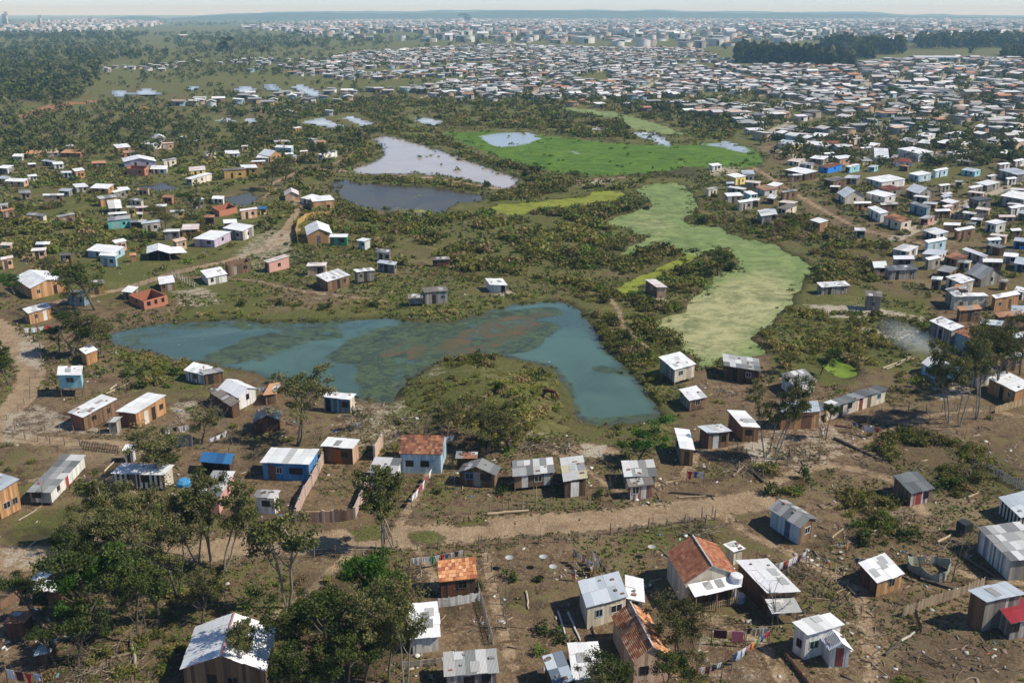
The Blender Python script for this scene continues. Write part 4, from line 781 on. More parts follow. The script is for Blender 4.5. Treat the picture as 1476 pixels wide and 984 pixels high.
T('tall orange hut with slanted white roof', 'M1', (425,225), (482,218), (475,202), 265, 'white', 'orange', name='hut', cat='hut')
T('grey-white hut', 'M1', (352,234), (412,232), (405,222), 266, 'dullwhite', 'whitegrey', name='hut', cat='hut')
T('low house with white and orange roof', 'M1', (68,140), (125,140), (135,125), 155, 'white', 'white')
T('peach-roofed house', 'M1', (120,125), (184,128), (178,104), 145, 'orange', 'peach')
T('pale house with peach gable', 'M1', (268,122), (335,118), (325,98), 142, 'peach', 'whitegrey')
T('low orange-roofed house', 'M1', (342,120), (455,122), (445,102), 135, 'orange', 'redbrown')
T('white house at the left edge', 'M1', (-20,205), (42,208), (30,188), 242, 'white', 'whitegrey')
T('bluish-roofed house at the left edge', 'M1', (-20,265), (30,268), (20,250), 285, 'bluegrey', 'white')
T('long peach house with white roof', 'M1', (25,280), (135,284), (125,265), 312, 'white', 'peach')
T('grey hut with peach side', 'M1', (108,348), (176,346), (165,328), 388, 'grey', 'peach', name='hut', cat='hut')
T('long peach hut', 'M1', (244,362), (362,360), (350,350), 394, 'dullwhite', 'peach', name='hut', cat='hut')
T('small grey house', 'M1', (330,335), (392,338), (385,322), 352, 'bluegrey', 'grey')
T('small brown hut', 'M1', (162,186), (206,184), (200,176), 208, 'white', 'brown', name='hut', cat='hut')
T('white boxy hut', 'M1', (1200,380), (1266,382), (1258,364), 402, 'white', 'white', name='hut', cat='hut')
T('low roofless brick walls', 'M1', (1196,425), (1240,450), (1336,420), 455, 'white', 'brick', noroof=True, feats=[], name='house_shell', cat='house shell')
T('mustard hut with pale awning', 'M1', (968,456), (1046,450), (1040,440), 488, 'dullwhite', 'mustard', name='hut', cat='hut')
T('flat-roofed grey shelter', 'M1', (738,515), (836,512), (830,498), 550, 'grey', 'brown', open_=('f',), feats=[], name='shelter', cat='shelter')
T('small yellow house', 'M1', (722,432), (768,430), (760,418), 480, 'yellowpatch', 'yellow')
T('tiny pink house', 'M1', (770,432), (842,430), (835,420), 462, 'pinkish', 'pink')
T('yellow cube house', 'M1', (776,468), (810,466), (805,460), 505, 'yellowpatch', 'yellow')
T('long whitish wall house', 'M1', (618,470), (722,462), (715,452), 498, 'dullwhite', 'whitegrey')
T('white caravan-like house', 'M1', (160,255), (212,250), (205,240), 280, 'white', 'white')
# M2
H('gabled plank house with white roof inside the mustard fence', 'M2', (286,586), (428,577), (404,522), base=632, typ='gf', ridge=1.4, roof='white', wall='orange', sidewall='white', group=gL, cat='house', name='house', lm='the gabled house in the mustard fence', feats=[('d','f',.45,(.12,.11,.13),.9)])
T('small green shed with white roof', 'M2', (411,597), (513,598), (520,580), 648, 'white', 'green', name='shed', cat='shed', lm='the green shed')
T('small white shed with dark doorway', 'M2', (566,614), (612,622), (648,608), 668, 'white', 'white', name='shed', cat='shed')
T('round-backed grey plank hut', 'M2', (678,683), (758,688), (762,668), 738, 'darkgrey', 'cream', name='hut', cat='hut')
T('dark hut sunk in the scrub', 'M2', (1000,728), (1098,724), (1090,708), 765, 'brownish', 'darkbrown', name='hut', cat='hut')
T('brown shack with wide grey patched roof', 'M2', (400,850), (530,812), (492,768), 888, 'dullwhite', 'brown', name='shack', cat='shack', lm='the wide grey patched roof above the pond')
T('plank hut raised on stilts', 'M2', (568,796), (669,784), (656,774), 858, 'dullwhite', 'grey', stilt=.4, name='hut', cat='hut')
T('pink brick house shell', 'M2', (38,732), (68,742), (187,705), 795, 'pinkish', 'pink', name='house', cat='house', lm='the pink brick house')
T('orange house with bright white roof', 'M2', (318,397), (441,386), (416,358), 450, 'white', 'orange', lm='the orange house by the dark pond')
T('white hut with slanting white roof', 'M2', (248,374), (312,388), (300,350), 408, 'white', 'white', name='hut', cat='hut')
T('tent-like pale shelter', 'M2', (158,362), (240,358), (235,335), 385, 'pinkish', 'peach', typ='gf', name='shelter', cat='shelter', feats=[])
T('small yellow and aqua house', 'M2', (15,440), (58,436), (50,422), 462, 'tarp', 'yellow')
T('white box house', 'M2', (100,88), (196,92), (192,78), 128, 'white', 'paleblue')
T('orange house with white gable roof', 'M2', (74,140), (142,128), (130,108), 165, 'white', 'orange', typ='gf')
T('grey house with pale roof', 'M2', (-5,148), (66,150), (58,125), 168, 'dullwhite', 'grey')
T('white hut with sunlit side', 'M2', (342,128), (374,132), (410,100), 160, 'dullwhite', 'white', name='hut', cat='hut')
T('yellow house', 'M2', (100,58), (192,55), (185,45), 78, 'yellowpatch', 'yellow')
T('peach house shell', 'M2', (325,55), (395,50), (385,44), 84, 'white', 'peach', noroof=True)
T('low white hut', 'M2', (165,128), (212,126), (205,118), 150, 'white', 'white', name='hut', cat='hut')
# --- right cluster (M3) and right bank (M4)
def S(desc, zone, A, B, C, base, roof, wall, **k): return T(desc, zone, A, B, C, base, roof, wall, group=k.pop('group', gR), **k)
S('yellow house with white roof', 'M3', (1262,262), (1322,252), (1290,230), 300, 'white', 'yellow', lm='the yellow house by the marsh')
S('grey house with bluish roof', 'M3', (1300,240), (1370,240), (1360,218), 285, 'bluegrey', 'white')
S('house with orange and white roof', 'M3', (1372,310), (1425,335), (1470,310), 345, 'rust', 'white')
S('twin hut with two white roofs', 'M3', (1215,368), (1305,362), (1290,342), 400, 'white', 'grey', name='hut', cat='hut')
S('pale teal hut', 'M3', (1345,358), (1388,352), (1372,330), 392, 'white', 'aqua', name='hut', cat='hut')
S('weathered grey shed', 'M3', (1385,445), (1408,480), (1470,470), 515, 'dullwhite', 'grey', name='shed', cat='shed')
S('white shed by the spoil heap', 'M3', (1130,195), (1185,190), (1178,175), 215, 'white', 'white', name='shed', cat='shed')
M4 = [('orange hut with white roof', (242,500), (300,518), (348,503), 560, 'white', 'orange'), ('small grey hut', (498,560), (560,562), (555,545), 605, 'dullwhite', 'grey'),
 ('grey-walled house', (-5,302), (50,312), (40,285), 345, 'white', 'brown'), ('tan house with flat tan roof', (50,432), (108,440), (172,415), 472, 'brownish', 'cream'), ('grey plank house', (-10,468), (58,470), (45,438), 505, 'bluegrey', 'grey'), ('low brown shed', (62,400), (150,408), (178,395), 425, 'pinkish', 'brown'), ('brick-sided shed', (-5,375), (40,380), (60,360), 412, 'dullwhite', 'brown'),
 ('white house with large white roof', (60,65), (140,72), (175,48), 100, 'bluegrey', 'white'), ('yellow house with grey roof', (150,75), (205,70), (200,55), 110, 'dullwhite', 'yellow'), ('white-roofed house', (210,72), (300,78), (318,55), 108, 'white', 'white'), ('grey cube house', (320,85), (378,80), (372,64), 112, 'dullwhite', 'grey'), ('white house', (245,22), (320,28), (348,10), 55, 'white', 'cream'),
 ('dark house with white porch roof', (100,215), (215,240), (250,215), 265, 'white', 'darkbrown'), ('bright blue house with brown roof', (288,196), (345,206), (395,178), 232, 'mottle', 'brightblue'), ('aqua house with white roof', (440,196), (470,200), (530,185), 232, 'white', 'aqua'), ('pale aqua house', (568,200), (610,202), (640,190), 225, 'bluegrey', 'aqua'), ('house with white front and peach side', (368,140), (412,155), (480,140), 182, 'white', 'peach'), ('yellow-trimmed house', (540,168), (600,165), (590,140), 190, 'grey', 'yellow'), ('white twin-gabled house', (610,145), (690,150), (680,120), 182, 'white', 'white'), ('white house with red roof', (728,172), (825,175), (805,145), 200, 'darktile', 'white'), ('long white-roofed house', (740,95), (860,125), (910,105), 158, 'white', 'white'),
 ('dark gabled house', (395,345), (440,372), (510,340), 398, 'white', 'cream'), ('brick-fronted house', (320,268), (375,282), (440,262), 318, 'brownish', 'brown'), ('grey house with bluish roof', (435,262), (510,265), (530,248), 300, 'bluegrey', 'grey'), ('house with huge white roof', (558,262), (650,288), (740,250), 310, 'white', 'white'), ('house with half red roof', (620,315), (690,335), (765,320), 362, 'darktile', 'grey'), ('white house with long white roof', (560,345), (668,372), (712,350), 395, 'white', 'white'), ('house with white roof and brown gable', (785,328), (862,352), (938,340), 375, 'white', 'grey'), ('blue-grey house with brick side', (800,236), (860,250), (912,230), 280, 'white', 'paleblue'), ('tan house with pale roof', (930,140), (1000,148), (1018,130), 178, 'brownish', 'mustard'), ('white house with big grey roof', (1015,115), (1075,130), (1130,112), 160, 'dullwhite', 'white'), ('white cube house', (1295,118), (1355,125), (1372,105), 150, 'white', 'white'), ('pale green house', (1100,215), (1180,228), (1198,212), 250, 'bluegrey', 'aqua'), ('blue-roofed white house', (1220,105), (1280,110), (1290,90), 138, 'bluegrey', 'paleblue'), ('long low grey building', (1310,215), (1420,245), (1480,225), 275, 'bluegrey', 'grey'), ('green-grey house', (1178,290), (1250,305), (1302,282), 330, 'dullwhite', 'grey'), ('grey shed', (1245,250), (1270,255), (1280,240), 270, 'dullwhite', 'grey'),
 ('white-roofed grey house', (982,392), (1050,408), (1085,392), 445, 'white', 'brown'), ('orange-sided house', (880,408), (960,412), (1010,402), 450, 'bluegrey', 'orange'), ('dark teal shed', (808,405), (905,432), (925,420), 470, 'grey', 'bluegrey'), ('long white house with dark end', (568,428), (642,465), (682,452), 495, 'white', 'white'), ('house with rust-brown roof', (658,480), (760,512), (805,490), 545, 'mottle', 'cream'), ('grey house with white roof', (880,558), (960,585), (1025,565), 610, 'dullwhite', 'whitegrey'), ('pinkish house', (860,490), (915,495), (960,478), 530, 'grey', 'pink'), ('wide pale house with white roof', (1320,362), (1456,385), (1500,350), 430, 'white', 'grey'), ('old grey plank house', (1140,375), (1200,390), (1275,380), 435, 'darkgrey', 'grey'), ('tiny grey shed', (1112,430), (1145,432), (1142,420), 465, 'grey', 'grey'), ('white house behind a fence', (1235,510), (1300,525), (1360,510), 570, 'white', 'white'), ('grey plank box', (1128,522), (1180,525), (1220,515), 570, 'grey', 'grey'), ('blue-roofed house', (1420,460), (1480,470), (1490,450), 505, 'bluegrey', 'grey'), ('dark house', (1240,640), (1320,660), (1358,650), 695, 'grey', 'darkbrown'), ('deep blue hut', (1395,618), (1470,625), (1480,605), 665, 'bluegrey', 'brightblue'),
 ('whitish plank hut', (710,665), (800,680), (862,650), 710, 'dullwhite', 'whitegrey'), ('white house with blue-grey roof', (876,692), (990,700), (1030,672), 732, 'bluegrey', 'white'), ('house with rust-red tile roof', (1000,705), (1075,728), (1128,700), 745, 'mottle', 'brown'), ('long white wall-like house', (1105,665), (1230,712), (1240,700), 730, 'dullwhite', 'whitegrey'), ('long plank shack with grey roof', (690,788), (858,780), (830,752), 840, 'darkgrey', 'grey'), ('shack with crumpled white roof', (308,882), (470,872), (440,845), 920, 'dullwhite', 'grey'), ('brown gable shack', (605,772), (680,768), (660,745), 815, 'dullwhite', 'brown'), ('tan house with bright white roof', (1012,822), (1100,860), (1168,835), 900, 'white', 'cream'), ('large grey gabled house', (1125,800), (1215,835), (1310,800), 865, 'grey', 'grey'), ('plank shack with grey striped roof', (1010,890), (1060,930), (1100,915), 985, 'patch', 'grey'), ('long cream plank house', (1065,935), (1255,930), (1235,915), 1010, 'dullwhite', 'cream'), ('grey shed with dark wall', (930,835), (990,838), (1000,825), 900, 'dullwhite', 'grey'), ('low house with dark roof', (960,785), (1040,800), (1080,770), 815, 'grey', 'brown'), ('cream hut among trees', (1310,850), (1360,855), (1380,840), 880, 'brownish', 'orange'), ('white pile-roofed hut', (1400,900), (1456,910), (1470,885), 940, 'white', 'whitegrey'), ('grey house at the right edge', (1400,745), (1490,760), (1500,720), 790, 'bluegrey', 'bluegrey'), ('white wall house at the right edge', (1340,705), (1420,712), (1425,690), 730, 'white', 'white'),
 ('grey house', (700,148), (730,150), (745,130), 165, 'grey', 'grey'), ('grey house', (750,50), (830,58), (850,35), 80, 'grey', 'grey'), ('grey house', (850,62), (930,70), (960,45), 90, 'dullwhite', 'grey'), ('white house', (950,60), (1010,68), (1030,45), 95, 'white', 'darkbrown'), ('white house', (1060,72), (1110,78), (1130,55), 92, 'white', 'cream'), ('tan house', (1240,45), (1300,52), (1330,25), 70, 'dullwhite', 'cream'), ('peach-walled house', (1330,50), (1410,62), (1440,35), 95, 'white', 'peach'), ('white house', (840,20), (910,28), (930,5), 45, 'white', 'white'), ('white house', (1005,10), (1075,20), (1095,-5), 40, 'white', 'white'), ('white house', (380,30), (470,40), (505,20), 55, 'pinkish', 'peach'), ('brown-roofed house', (320,65), (410,72), (440,45), 85, 'mottle', 'cream'), ('white house', (545,75), (600,82), (628,65), 108, 'white', 'cream'), ('low pale house', (110,165), (180,172), (220,155), 190, 'pinkish', 'cream'), ('low white house', (240,150), (320,158), (350,140), 170, 'white', 'grey'), ('low grey house', (180,185), (250,190), (270,175), 210, 'grey', 'whitegrey')]
for d, a, b, c, bs, rf, wl in M4:
    S(d, 'M4', a, b, c, bs, rf, wl, lm={'bright blue house with brown roof': 'the bright blue house', 'house with huge white roof': 'the huge white roof', 'pale green house': 'the pale green house', 'house with half red roof': 'the half-red roof', 'white house with red roof': 'the red-roofed white house', 'long plank shack with grey roof': 'the long plank shack by the lagoon', 'house with rust-brown roof': 'the rust-brown roof', 'deep blue hut': 'the deep blue hut', 'orange hut with white roof': 'the orange hut beside the track', 'large grey gabled house': 'the large grey gabled house'}.get(d), typ='ga' if 'gable' in d else 'shed', name='hut' if 'hut' in d else 'house', cat='hut' if 'hut' in d else 'house')

# small huts filling the gaps between the ones above
def fill(polys, n, grp):
    made = 0
    for _ in range(n * 12):
        if made >= n: break
        poly = R.choice(polys); xs = [p[0] for p in poly]; ys = [p[1] for p in poly]
        px, py = R.uniform(min(xs), max(xs)), R.uniform(min(ys), max(ys))
        if not inpoly(np.array([[px, py]]), poly)[0]: continue
        x, y, _ = G(px, py)
        if water_sd(np.array([[x, y]]))[0] > -4 or any(math.hypot(f[0] - x, f[1] - y) < f[2] + 3.2 for f in FOOT): continue
        if any(segdist(np.array([[x, y]]), L)[0] < w_ * .5 + 2.2 for L, w_ in ROADLINES): continue
        k = F / math.hypot(x, y); w_ = R.uniform(2.6, 5.5) * k; sl = R.uniform(-.16, .22) * w_ ; rf, wl = R.choice([('white', 'whitegrey'), ('dullwhite', 'grey'), ('dullwhite', 'brown'), ('grey', 'cream'), ('white', 'orange'), ('bluegrey', 'grey'), ('pinkish', 'peach'), ('rust', 'brown'), ('white', 'paleblue'), ('patch', 'brown')])
        desc = {'white': 'white-roofed', 'dullwhite': 'pale-roofed', 'grey': 'grey-roofed', 'bluegrey': 'bluish-roofed', 'pinkish': 'pinkish-roofed', 'rust': 'rust-roofed', 'patch': 'patch-roofed'}[rf] + ' small ' + {'whitegrey': 'white', 'grey': 'grey', 'brown': 'brown', 'cream': 'cream', 'orange': 'orange', 'peach': 'peach', 'paleblue': 'pale blue'}[wl] + ' hut'
        T(desc, 'P', (px - w_ / 2, py - 2.2 * k), (px + w_ / 2, py - 2.2 * k - sl), (px + w_ / 2 - sl * .5 + w_ * .1, py - 2.2 * k - sl - R.uniform(2.4, 4) * k * 55 / math.hypot(x, y)), py, rf, wl, name='hut', cat='hut', group=grp); made += 1
fill([[(0,200),(420,196),(430,240),(330,250),(260,300),(0,330)], [(150,310),(300,290),(380,300),(360,350),(180,390)]], 20, gL)
fill([[(1000,262),(1105,250),(1170,310),(1060,320),(1010,300)], [(1105,215),(1476,195),(1476,300),(1250,310),(1150,270)]], 18, gR)
fill([[(1280,330),(1476,300),(1476,440),(1380,430),(1300,400)], [(1180,300),(1476,250),(1476,330),(1290,340)], [(1380,430),(1476,440),(1476,540),(1420,520)], [(1150,215),(1476,205),(1476,330),(1300,340)]], 44, gR)
fill([[(0,300),(60,295),(110,330),(60,380),(0,400)], [(420,190),(520,185),(500,225),(430,240)], [(440,395),(560,390),(570,440),(450,430)]], 10, gL)
# ------------------------------------------------------------------ vegetation
FA = np.array([f[3] for f in FOOT]); FU = np.array([f[5] for f in FOOT]); FV = np.array([f[6] for f in FOOT])
def clear_of_houses(p, pad=.6):
    ok = np.ones(len(p), bool)
    for a, u, v in zip(FA, FU, FV):
        lo = np.minimum.reduce([a, a + u, a + v, a + u + v]) - pad; hi = np.maximum.reduce([a, a + u, a + v, a + u + v]) + pad
        ok &= ~np.all((p > lo) & (p < hi), axis=1)
    return ok
def clear_of_roads(p, pad=.3):
    ok = np.ones(len(p), bool)
    for L, w in ROADLINES:
        lo = L.min(0) - w; hi = L.max(0) + w; m = np.all((p > lo) & (p < hi), axis=1)
        if m.any():
            k = np.where(m)[0]; ok[k[segdist(p[k], L) < w * .42 + pad]] = False
    return ok
def scatter(poly, per_m2, nmax=6000):
    """random ground points inside a photo polygon, uniform on the ground"""
    W_ = Gn(poly); lo = W_.min(0); hi = W_.max(0); n = int(min(nmax * 3, (hi - lo).prod() * per_m2))
    if n <= 0: return np.zeros((0, 2))
    p = lo + NR.random((n, 2)) * (hi - lo)
    return p[inpoly(p, W_)]
def dry(p, margin=.25): return p[water_sd(p) < margin]
def heights(p): return base_h(p[:, 0], p[:, 1]) - 1.3 * sstep(-.4, 2.4, water_sd(p))
def quads(cent, size, up=.35):
    """randomly turned quads at the given centres"""
    n = len(cent)
    a = NR.normal(size=(n, 3)); a /= np.linalg.norm(a, axis=1, keepdims=True)
    b = NR.normal(size=(n, 3)); b[:, 2] *= up; b -= (b * a).sum(1, keepdims=True) * a; b /= np.maximum(np.linalg.norm(b, axis=1, keepdims=True), 1e-6)
    s = np.asarray(size).reshape(-1, 1) * .5
    a = a * s * 1.25; b = b * s * .75
    V = np.stack([cent - a, cent - b * 1.0, cent + a, cent + b * 1.0], 1)
    return V
GREENS = np.array([(.11,.115,.032),(.135,.135,.038),(.085,.09,.032),(.17,.16,.055),(.18,.135,.068),(.10,.15,.032),(.20,.155,.09)])
GRASSY = np.array([(.20,.185,.06),(.23,.20,.085),(.15,.16,.04),(.26,.205,.105),(.14,.18,.04)])
def bush_cloud(pos, rad, nleaf, size, tint=None, flat=.75):
    """leaf quads of many bushes at once"""
    N_ = len(pos); K = 6
    if N_ == 0: return np.zeros((0, 4, 3)), np.zeros((0, 3))
    lob = NR.normal(size=(N_, K, 3)) * .42; lob[:, :, 2] = np.abs(lob[:, :, 2]) * .8 + .28
    li = NR.integers(0, K, (N_, nleaf))
    c = np.take_along_axis(lob, li[:, :, None], 1)
    d = NR.normal(size=(N_, nleaf, 3)); d /= np.linalg.norm(d, axis=2, keepdims=True); d *= (NR.random((N_, nleaf, 1)) ** .4) * .52
    q = c + d; q[:, :, 2] = np.maximum(q[:, :, 2], .02) * flat
    q = q * rad[:, None, None] + pos[:, None, :]
    base = GREENS[NR.choice(len(GREENS), N_, p=[.22,.2,.16,.14,.12,.08,.08])] if tint is None else tint
    cc = base[:, None, :] * (0.82 + .36 * NR.random((N_, nleaf, 1))) * (.9 + .25 * NR.random((N_, K))[np.arange(N_)[:, None], li][:, :, None])
    sz = (size * rad)[:, None] * (.7 + .6 * NR.random((N_, nleaf)))
    return quads(q.reshape(-1, 3), sz.ravel()), cc.reshape(-1, 3)
def link_quads(name, V, C, mat='leaf', parent=None):
    V = V.reshape(-1, 3); return bulk(name, V, np.arange(len(V)).reshape(-1, 4), C, mat, parent)
SCRUB = [ # polygon, bushes per m2, radius range
 ([(400,300),(480,285),(540,312),(640,314),(700,305),(860,300),(905,310),(870,322),(930,345),(985,365),(950,380),(900,400),(830,425),(640,400),(440,385)], .55, .25, .6), ([(830,415),(930,415),(990,385),(1060,360),(1040,405),(985,448),(940,455),(985,500),(960,600),(900,530),(860,470)], .8, .2, .5), ([(580,180),(1060,185),(1060,200),(960,255),(740,290),(480,255)], .25, .3, .7), ([(1000,290),(1200,320),(1290,345),(1260,410),(1170,410),(1040,345)], .4, .25, .6), ([(1100,440),(1370,460),(1340,540),(1110,520)], .5, .25, .6),
 ([(420,300),(480,292),(540,312),(640,314),(700,305),(740,305),(800,302),(860,300),(905,310),(870,322),(900,342),(930,345),(900,360),(882,372),(940,355),(985,365),(950,380),(900,400),(860,415),(800,408),(740,396),(650,388),(560,382),(540,360),(480,340)], .17, .8, 2.2),
 ([(600,330),(740,320),(800,330),(780,380),(700,395),(600,380)], .10, 1.2, 2.6),
 ([(930,420),(960,395),(1000,382),(1040,360),(1060,372),(1050,388),(1018,408),(995,430),(982,448),(940,455),(975,495),(955,505),(930,480),(905,450),(870,430),(830,415),(860,412),(900,425)], .30, .7, 1.8),
 ([(830,425),(880,435),(900,470),(940,500),(950,520),(940,545),(957,570),(962,600),(945,575),(915,535),(870,494),(857,455)], .34, .6, 1.5),
 ([(300,432),(450,427),(560,432),(700,430),(790,425),(750,434),(690,447),(620,457),(560,452),(430,460),(320,458),(240,457)], .24, .4, 1.1),
 ([(590,545),(640,520),(700,512),(780,527),(805,552),(812,592),(828,612),(740,628),(660,615),(600,600),(580,580)], .34, .25, .8),
 ([(690,600),(740,560),(800,570),(805,600),(760,620)], .15, .8, 1.5), ([(640,520),(700,512),(730,520),(690,545)], .2, .7, 1.2),
 ([(560,184),(640,192),(660,202),(700,222),(760,242),(800,252),(880,254),(960,249),(940,258),(880,257),(780,262),(750,262),(745,250),(700,236),(640,217),(590,200),(545,190)], .16, .9, 2.2),
 ([(480,250),(560,258),(640,263),(700,277),(745,270),(770,285),(720,292),(690,280),(620,270),(540,264)], .22, .7, 1.7), ([(740,268),(900,262),(940,262),(920,275),(850,272),(740,292),(705,295)], .16, .9, 2.2), ([(780,305),(900,290),(940,298),(905,306),(860,325),(800,315)], .16, .9, 2.2),
 ([(505,205),(535,198),(552,212),(543,230),(520,240),(495,243)], .14, 1.0, 2.6),
 ([(380,150),(560,140),(700,145),(840,150),(960,168),(1060,190),(1065,205),(960,192),(880,188),(820,194),(700,184),(620,184),(540,190),(480,186),(400,180)], .035, 1.0, 2.8), ([(800,178),(900,176),(960,200),(900,203),(820,196)], .09, 1.2, 2.8), ([(620,170),(760,165),(800,180),(640,182)], .05, 1.0, 2.6),
 ([(0,300),(90,295),(150,330),(180,370),(140,400),(60,395),(0,390)], .12, .9, 2.6), ([(100,235),(330,225),(430,235),(400,262),(330,275),(150,300),(60,270)], .04, .7, 2.0), ([(0,200),(420,195),(540,190),(420,240),(0,280)], .022, .7, 2.2), ([(140,310),(280,290),(420,290),(400,340),(200,400)], .045, .6, 1.9),
 ([(400,250),(480,240),(490,290),(430,295),(385,280)], .10, .9, 2.4), ([(330,180),(520,180),(500,235),(420,240),(340,215)], .05, .9, 2.6),
 ([(1005,288),(1100,300),(1180,320),(1200,350),(1120,356),(1068,350),(1030,342),(1042,330),(996,322)], .13, .6, 1.9), ([(1160,352),(1290,345),(1265,400),(1185,402),(1160,385)], .12, .6, 1.9), ([(1168,380),(1250,390),(1265,405),(1215,412),(1160,408)], .2, .7, 1.6),
 ([(1095,478),(1200,490),(1290,522),(1275,548),(1190,512),(1110,500)], .34, .6, 1.6), ([(1134,448),(1260,455),(1370,470),(1365,481),(1250,472),(1150,458)], .34, .6, 1.5), ([(1228,474),(1310,500),(1312,518),(1228,492)], .34, .6, 1.5), ([(1110,505),(1160,515),(1150,535),(1100,530)], .25, .6, 1.5), ([(1000,515),(1060,515),(1090,530),(1030,535)], .2, .4, 1.0),
 ([(1240,625),(1340,620),(1420,650),(1440,700),(1360,690),(1290,680),(1230,650)], .55, .5, 1.3), ([(1215,700),(1290,720),(1330,770),(1280,790),(1215,745)], .5, .5, 1.3), ([(1270,925),(1400,900),(1476,920),(1476,990),(1250,990)], .9, .35, 1.0), ([(1320,690),(1390,670),(1400,720),(1350,725)], .22, .6, 1.4), ([(1095,670),(1160,690),(1150,715),(1100,712)], .5, .5, 1.3), ([(1000,690),(1090,700),(1080,725),(1010,722)], .12, .4, 1.1),
 ([(160,510),(260,518),(300,545),(240,560),(180,545)], .30, .4, 1.3), ([(100,470),(160,480),(150,505),(90,500)], .2, .6, 1.4), ([(640,600),(760,605),(790,645),(700,650),(640,630)], .4, .5, 1.4), ([(870,600),(960,605),(970,650),(890,660)], .16, .4, 1.2), ([(960,545),(1110,540),(1110,620),(980,630)], .06, .3, .9),
 ([(60,800),(310,800),(330,984),(40,984)], .22, .5, 1.4), ([(400,830),(590,820),(580,984),(380,984)], .2, .5, 1.4), ([(860,940),(1000,950),(1010,990),(850,990)], .25, .6, 1.3), ([(500,770),(600,765),(590,790),(510,790)], .10, .3, .7), ([(690,800),(840,800),(840,930),(700,950)], .035, .2, .5), ([(0,640),(60,640),(50,680),(0,690)], .2, .3, .8), ([(30,705),(200,690),(260,740),(100,790),(30,770)], .05, .4, 1.1),
 ([(1200,560),(1320,560),(1330,620),(1240,630)], .08, .4, 1.1), ([(1260,540),(1340,545),(1330,570),(1260,560)], .15, .5, 1.2), ([(880,760),(1100,735),(1130,790),(1000,800),(900,800)], .025, .2, .7), ([(1180,780),(1476,780),(1476,920),(1180,900)], .02, .3, .9), ([(400,640),(560,620),(640,640),(620,670),(450,660)], .05, .4, 1.1), ([(180,600),(480,590),(480,640),(200,670)], .02, .3, .9),
 ([(1110,200),(1476,190),(1476,430),(1260,430),(1180,330)], .018, .5, 1.7), ([(940,262),(1020,240),(1110,235),(1150,300),(1010,300)], .02, .5, 1.5)]
P_, R_ = [], []
for poly, dens, r0, r1 in SCRUB:
    p = scatter(poly, dens * 1.6)
    if len(p): p = p[noise(p[:, 0] / 7, p[:, 1] / 7, 81) + .5 * noise(p[:, 0] / 19, p[:, 1] / 19, 82) > .62]
    if len(p): P_.append(p); R_.append(r0 + (r1 - r0) * NR.random(len(p)) ** 1.6)
# a thin general cover
gen = scatter([(-150,1040),(-150,130),(1620,130),(1620,1040)], .009, 12000)
gen = gen[noise(gen[:, 0] / 11, gen[:, 1] / 11, 61) > .5 + .09 * (gen[:, 1] < 140)]
P_.append(gen); R_.append(.25 + .9 * NR.random(len(gen)) ** 2.4)
P_ = np.concatenate(P_); R_ = np.concatenate(R_)
wsd_ = water_sd(P_); k = (wsd_ < np.where(P_[:, 1] > 300, -2.5, np.where(P_[:, 1] > 185, -.9, .3))) & ~((P_[:, 1] > 300) & (wsd_ < -2.5) & (water_sd(P_ + np.array([0, 14.0])) > -1) & (R_ > .8)) & clear_of_roads(P_) & clear_of_houses(P_)
P_, R_ = P_[k], R_[k]; Zp = heights(P_)
PP_ = projn(P_); gy = np.zeros(len(P_), bool)
for q in ([(580,505),(780,520),(820,560),(830,615),(700,630),(570,600)], [(240,425),(800,420),(780,450),(600,465),(240,470)], [(1110,495),(1320,470),(1320,560),(1110,540)], [(160,505),(300,515),(300,560),(160,550)]): gy |= inpoly(PP_, q)
TINT = np.where(((gy & (NR.random(len(P_)) < .7)) | ((R_ < .62) & (NR.random(len(P_)) < .42)))[:, None], GRASSY[NR.integers(0, 5, len(P_))], GREENS[NR.choice(7, len(P_), p=[.25,.23,.18,.13,.06,.11,.04])]) * (.75 + .6 * noise(P_[:, 0] / 14, P_[:, 1] / 14, 71))[:, None] * np.array([1.26, 1.2, 1.08]); R_ = R_ * np.where(P_[:, 1] < 100, .72, 1)
Vs, Cs = [], []
for y0, y1, nl, sz in ((0, 125, 190, .22), (125, 190, 125, .27), (190, 330, 70, .36), (330, 9999, 32, .55)):
    m = (P_[:, 1] >= y0) & (P_[:, 1] < y1)
    v, c = bush_cloud(np.concatenate([P_[m], Zp[m, None]], 1), R_[m], nl, sz, TINT[m]); Vs.append(v); Cs.append(c)
print('scrub bushes', len(P_), 'quads', sum(len(v) for v in Vs))
tag(link_quads('scrub', np.concatenate(Vs), np.concatenate(Cs)), kind='stuff')
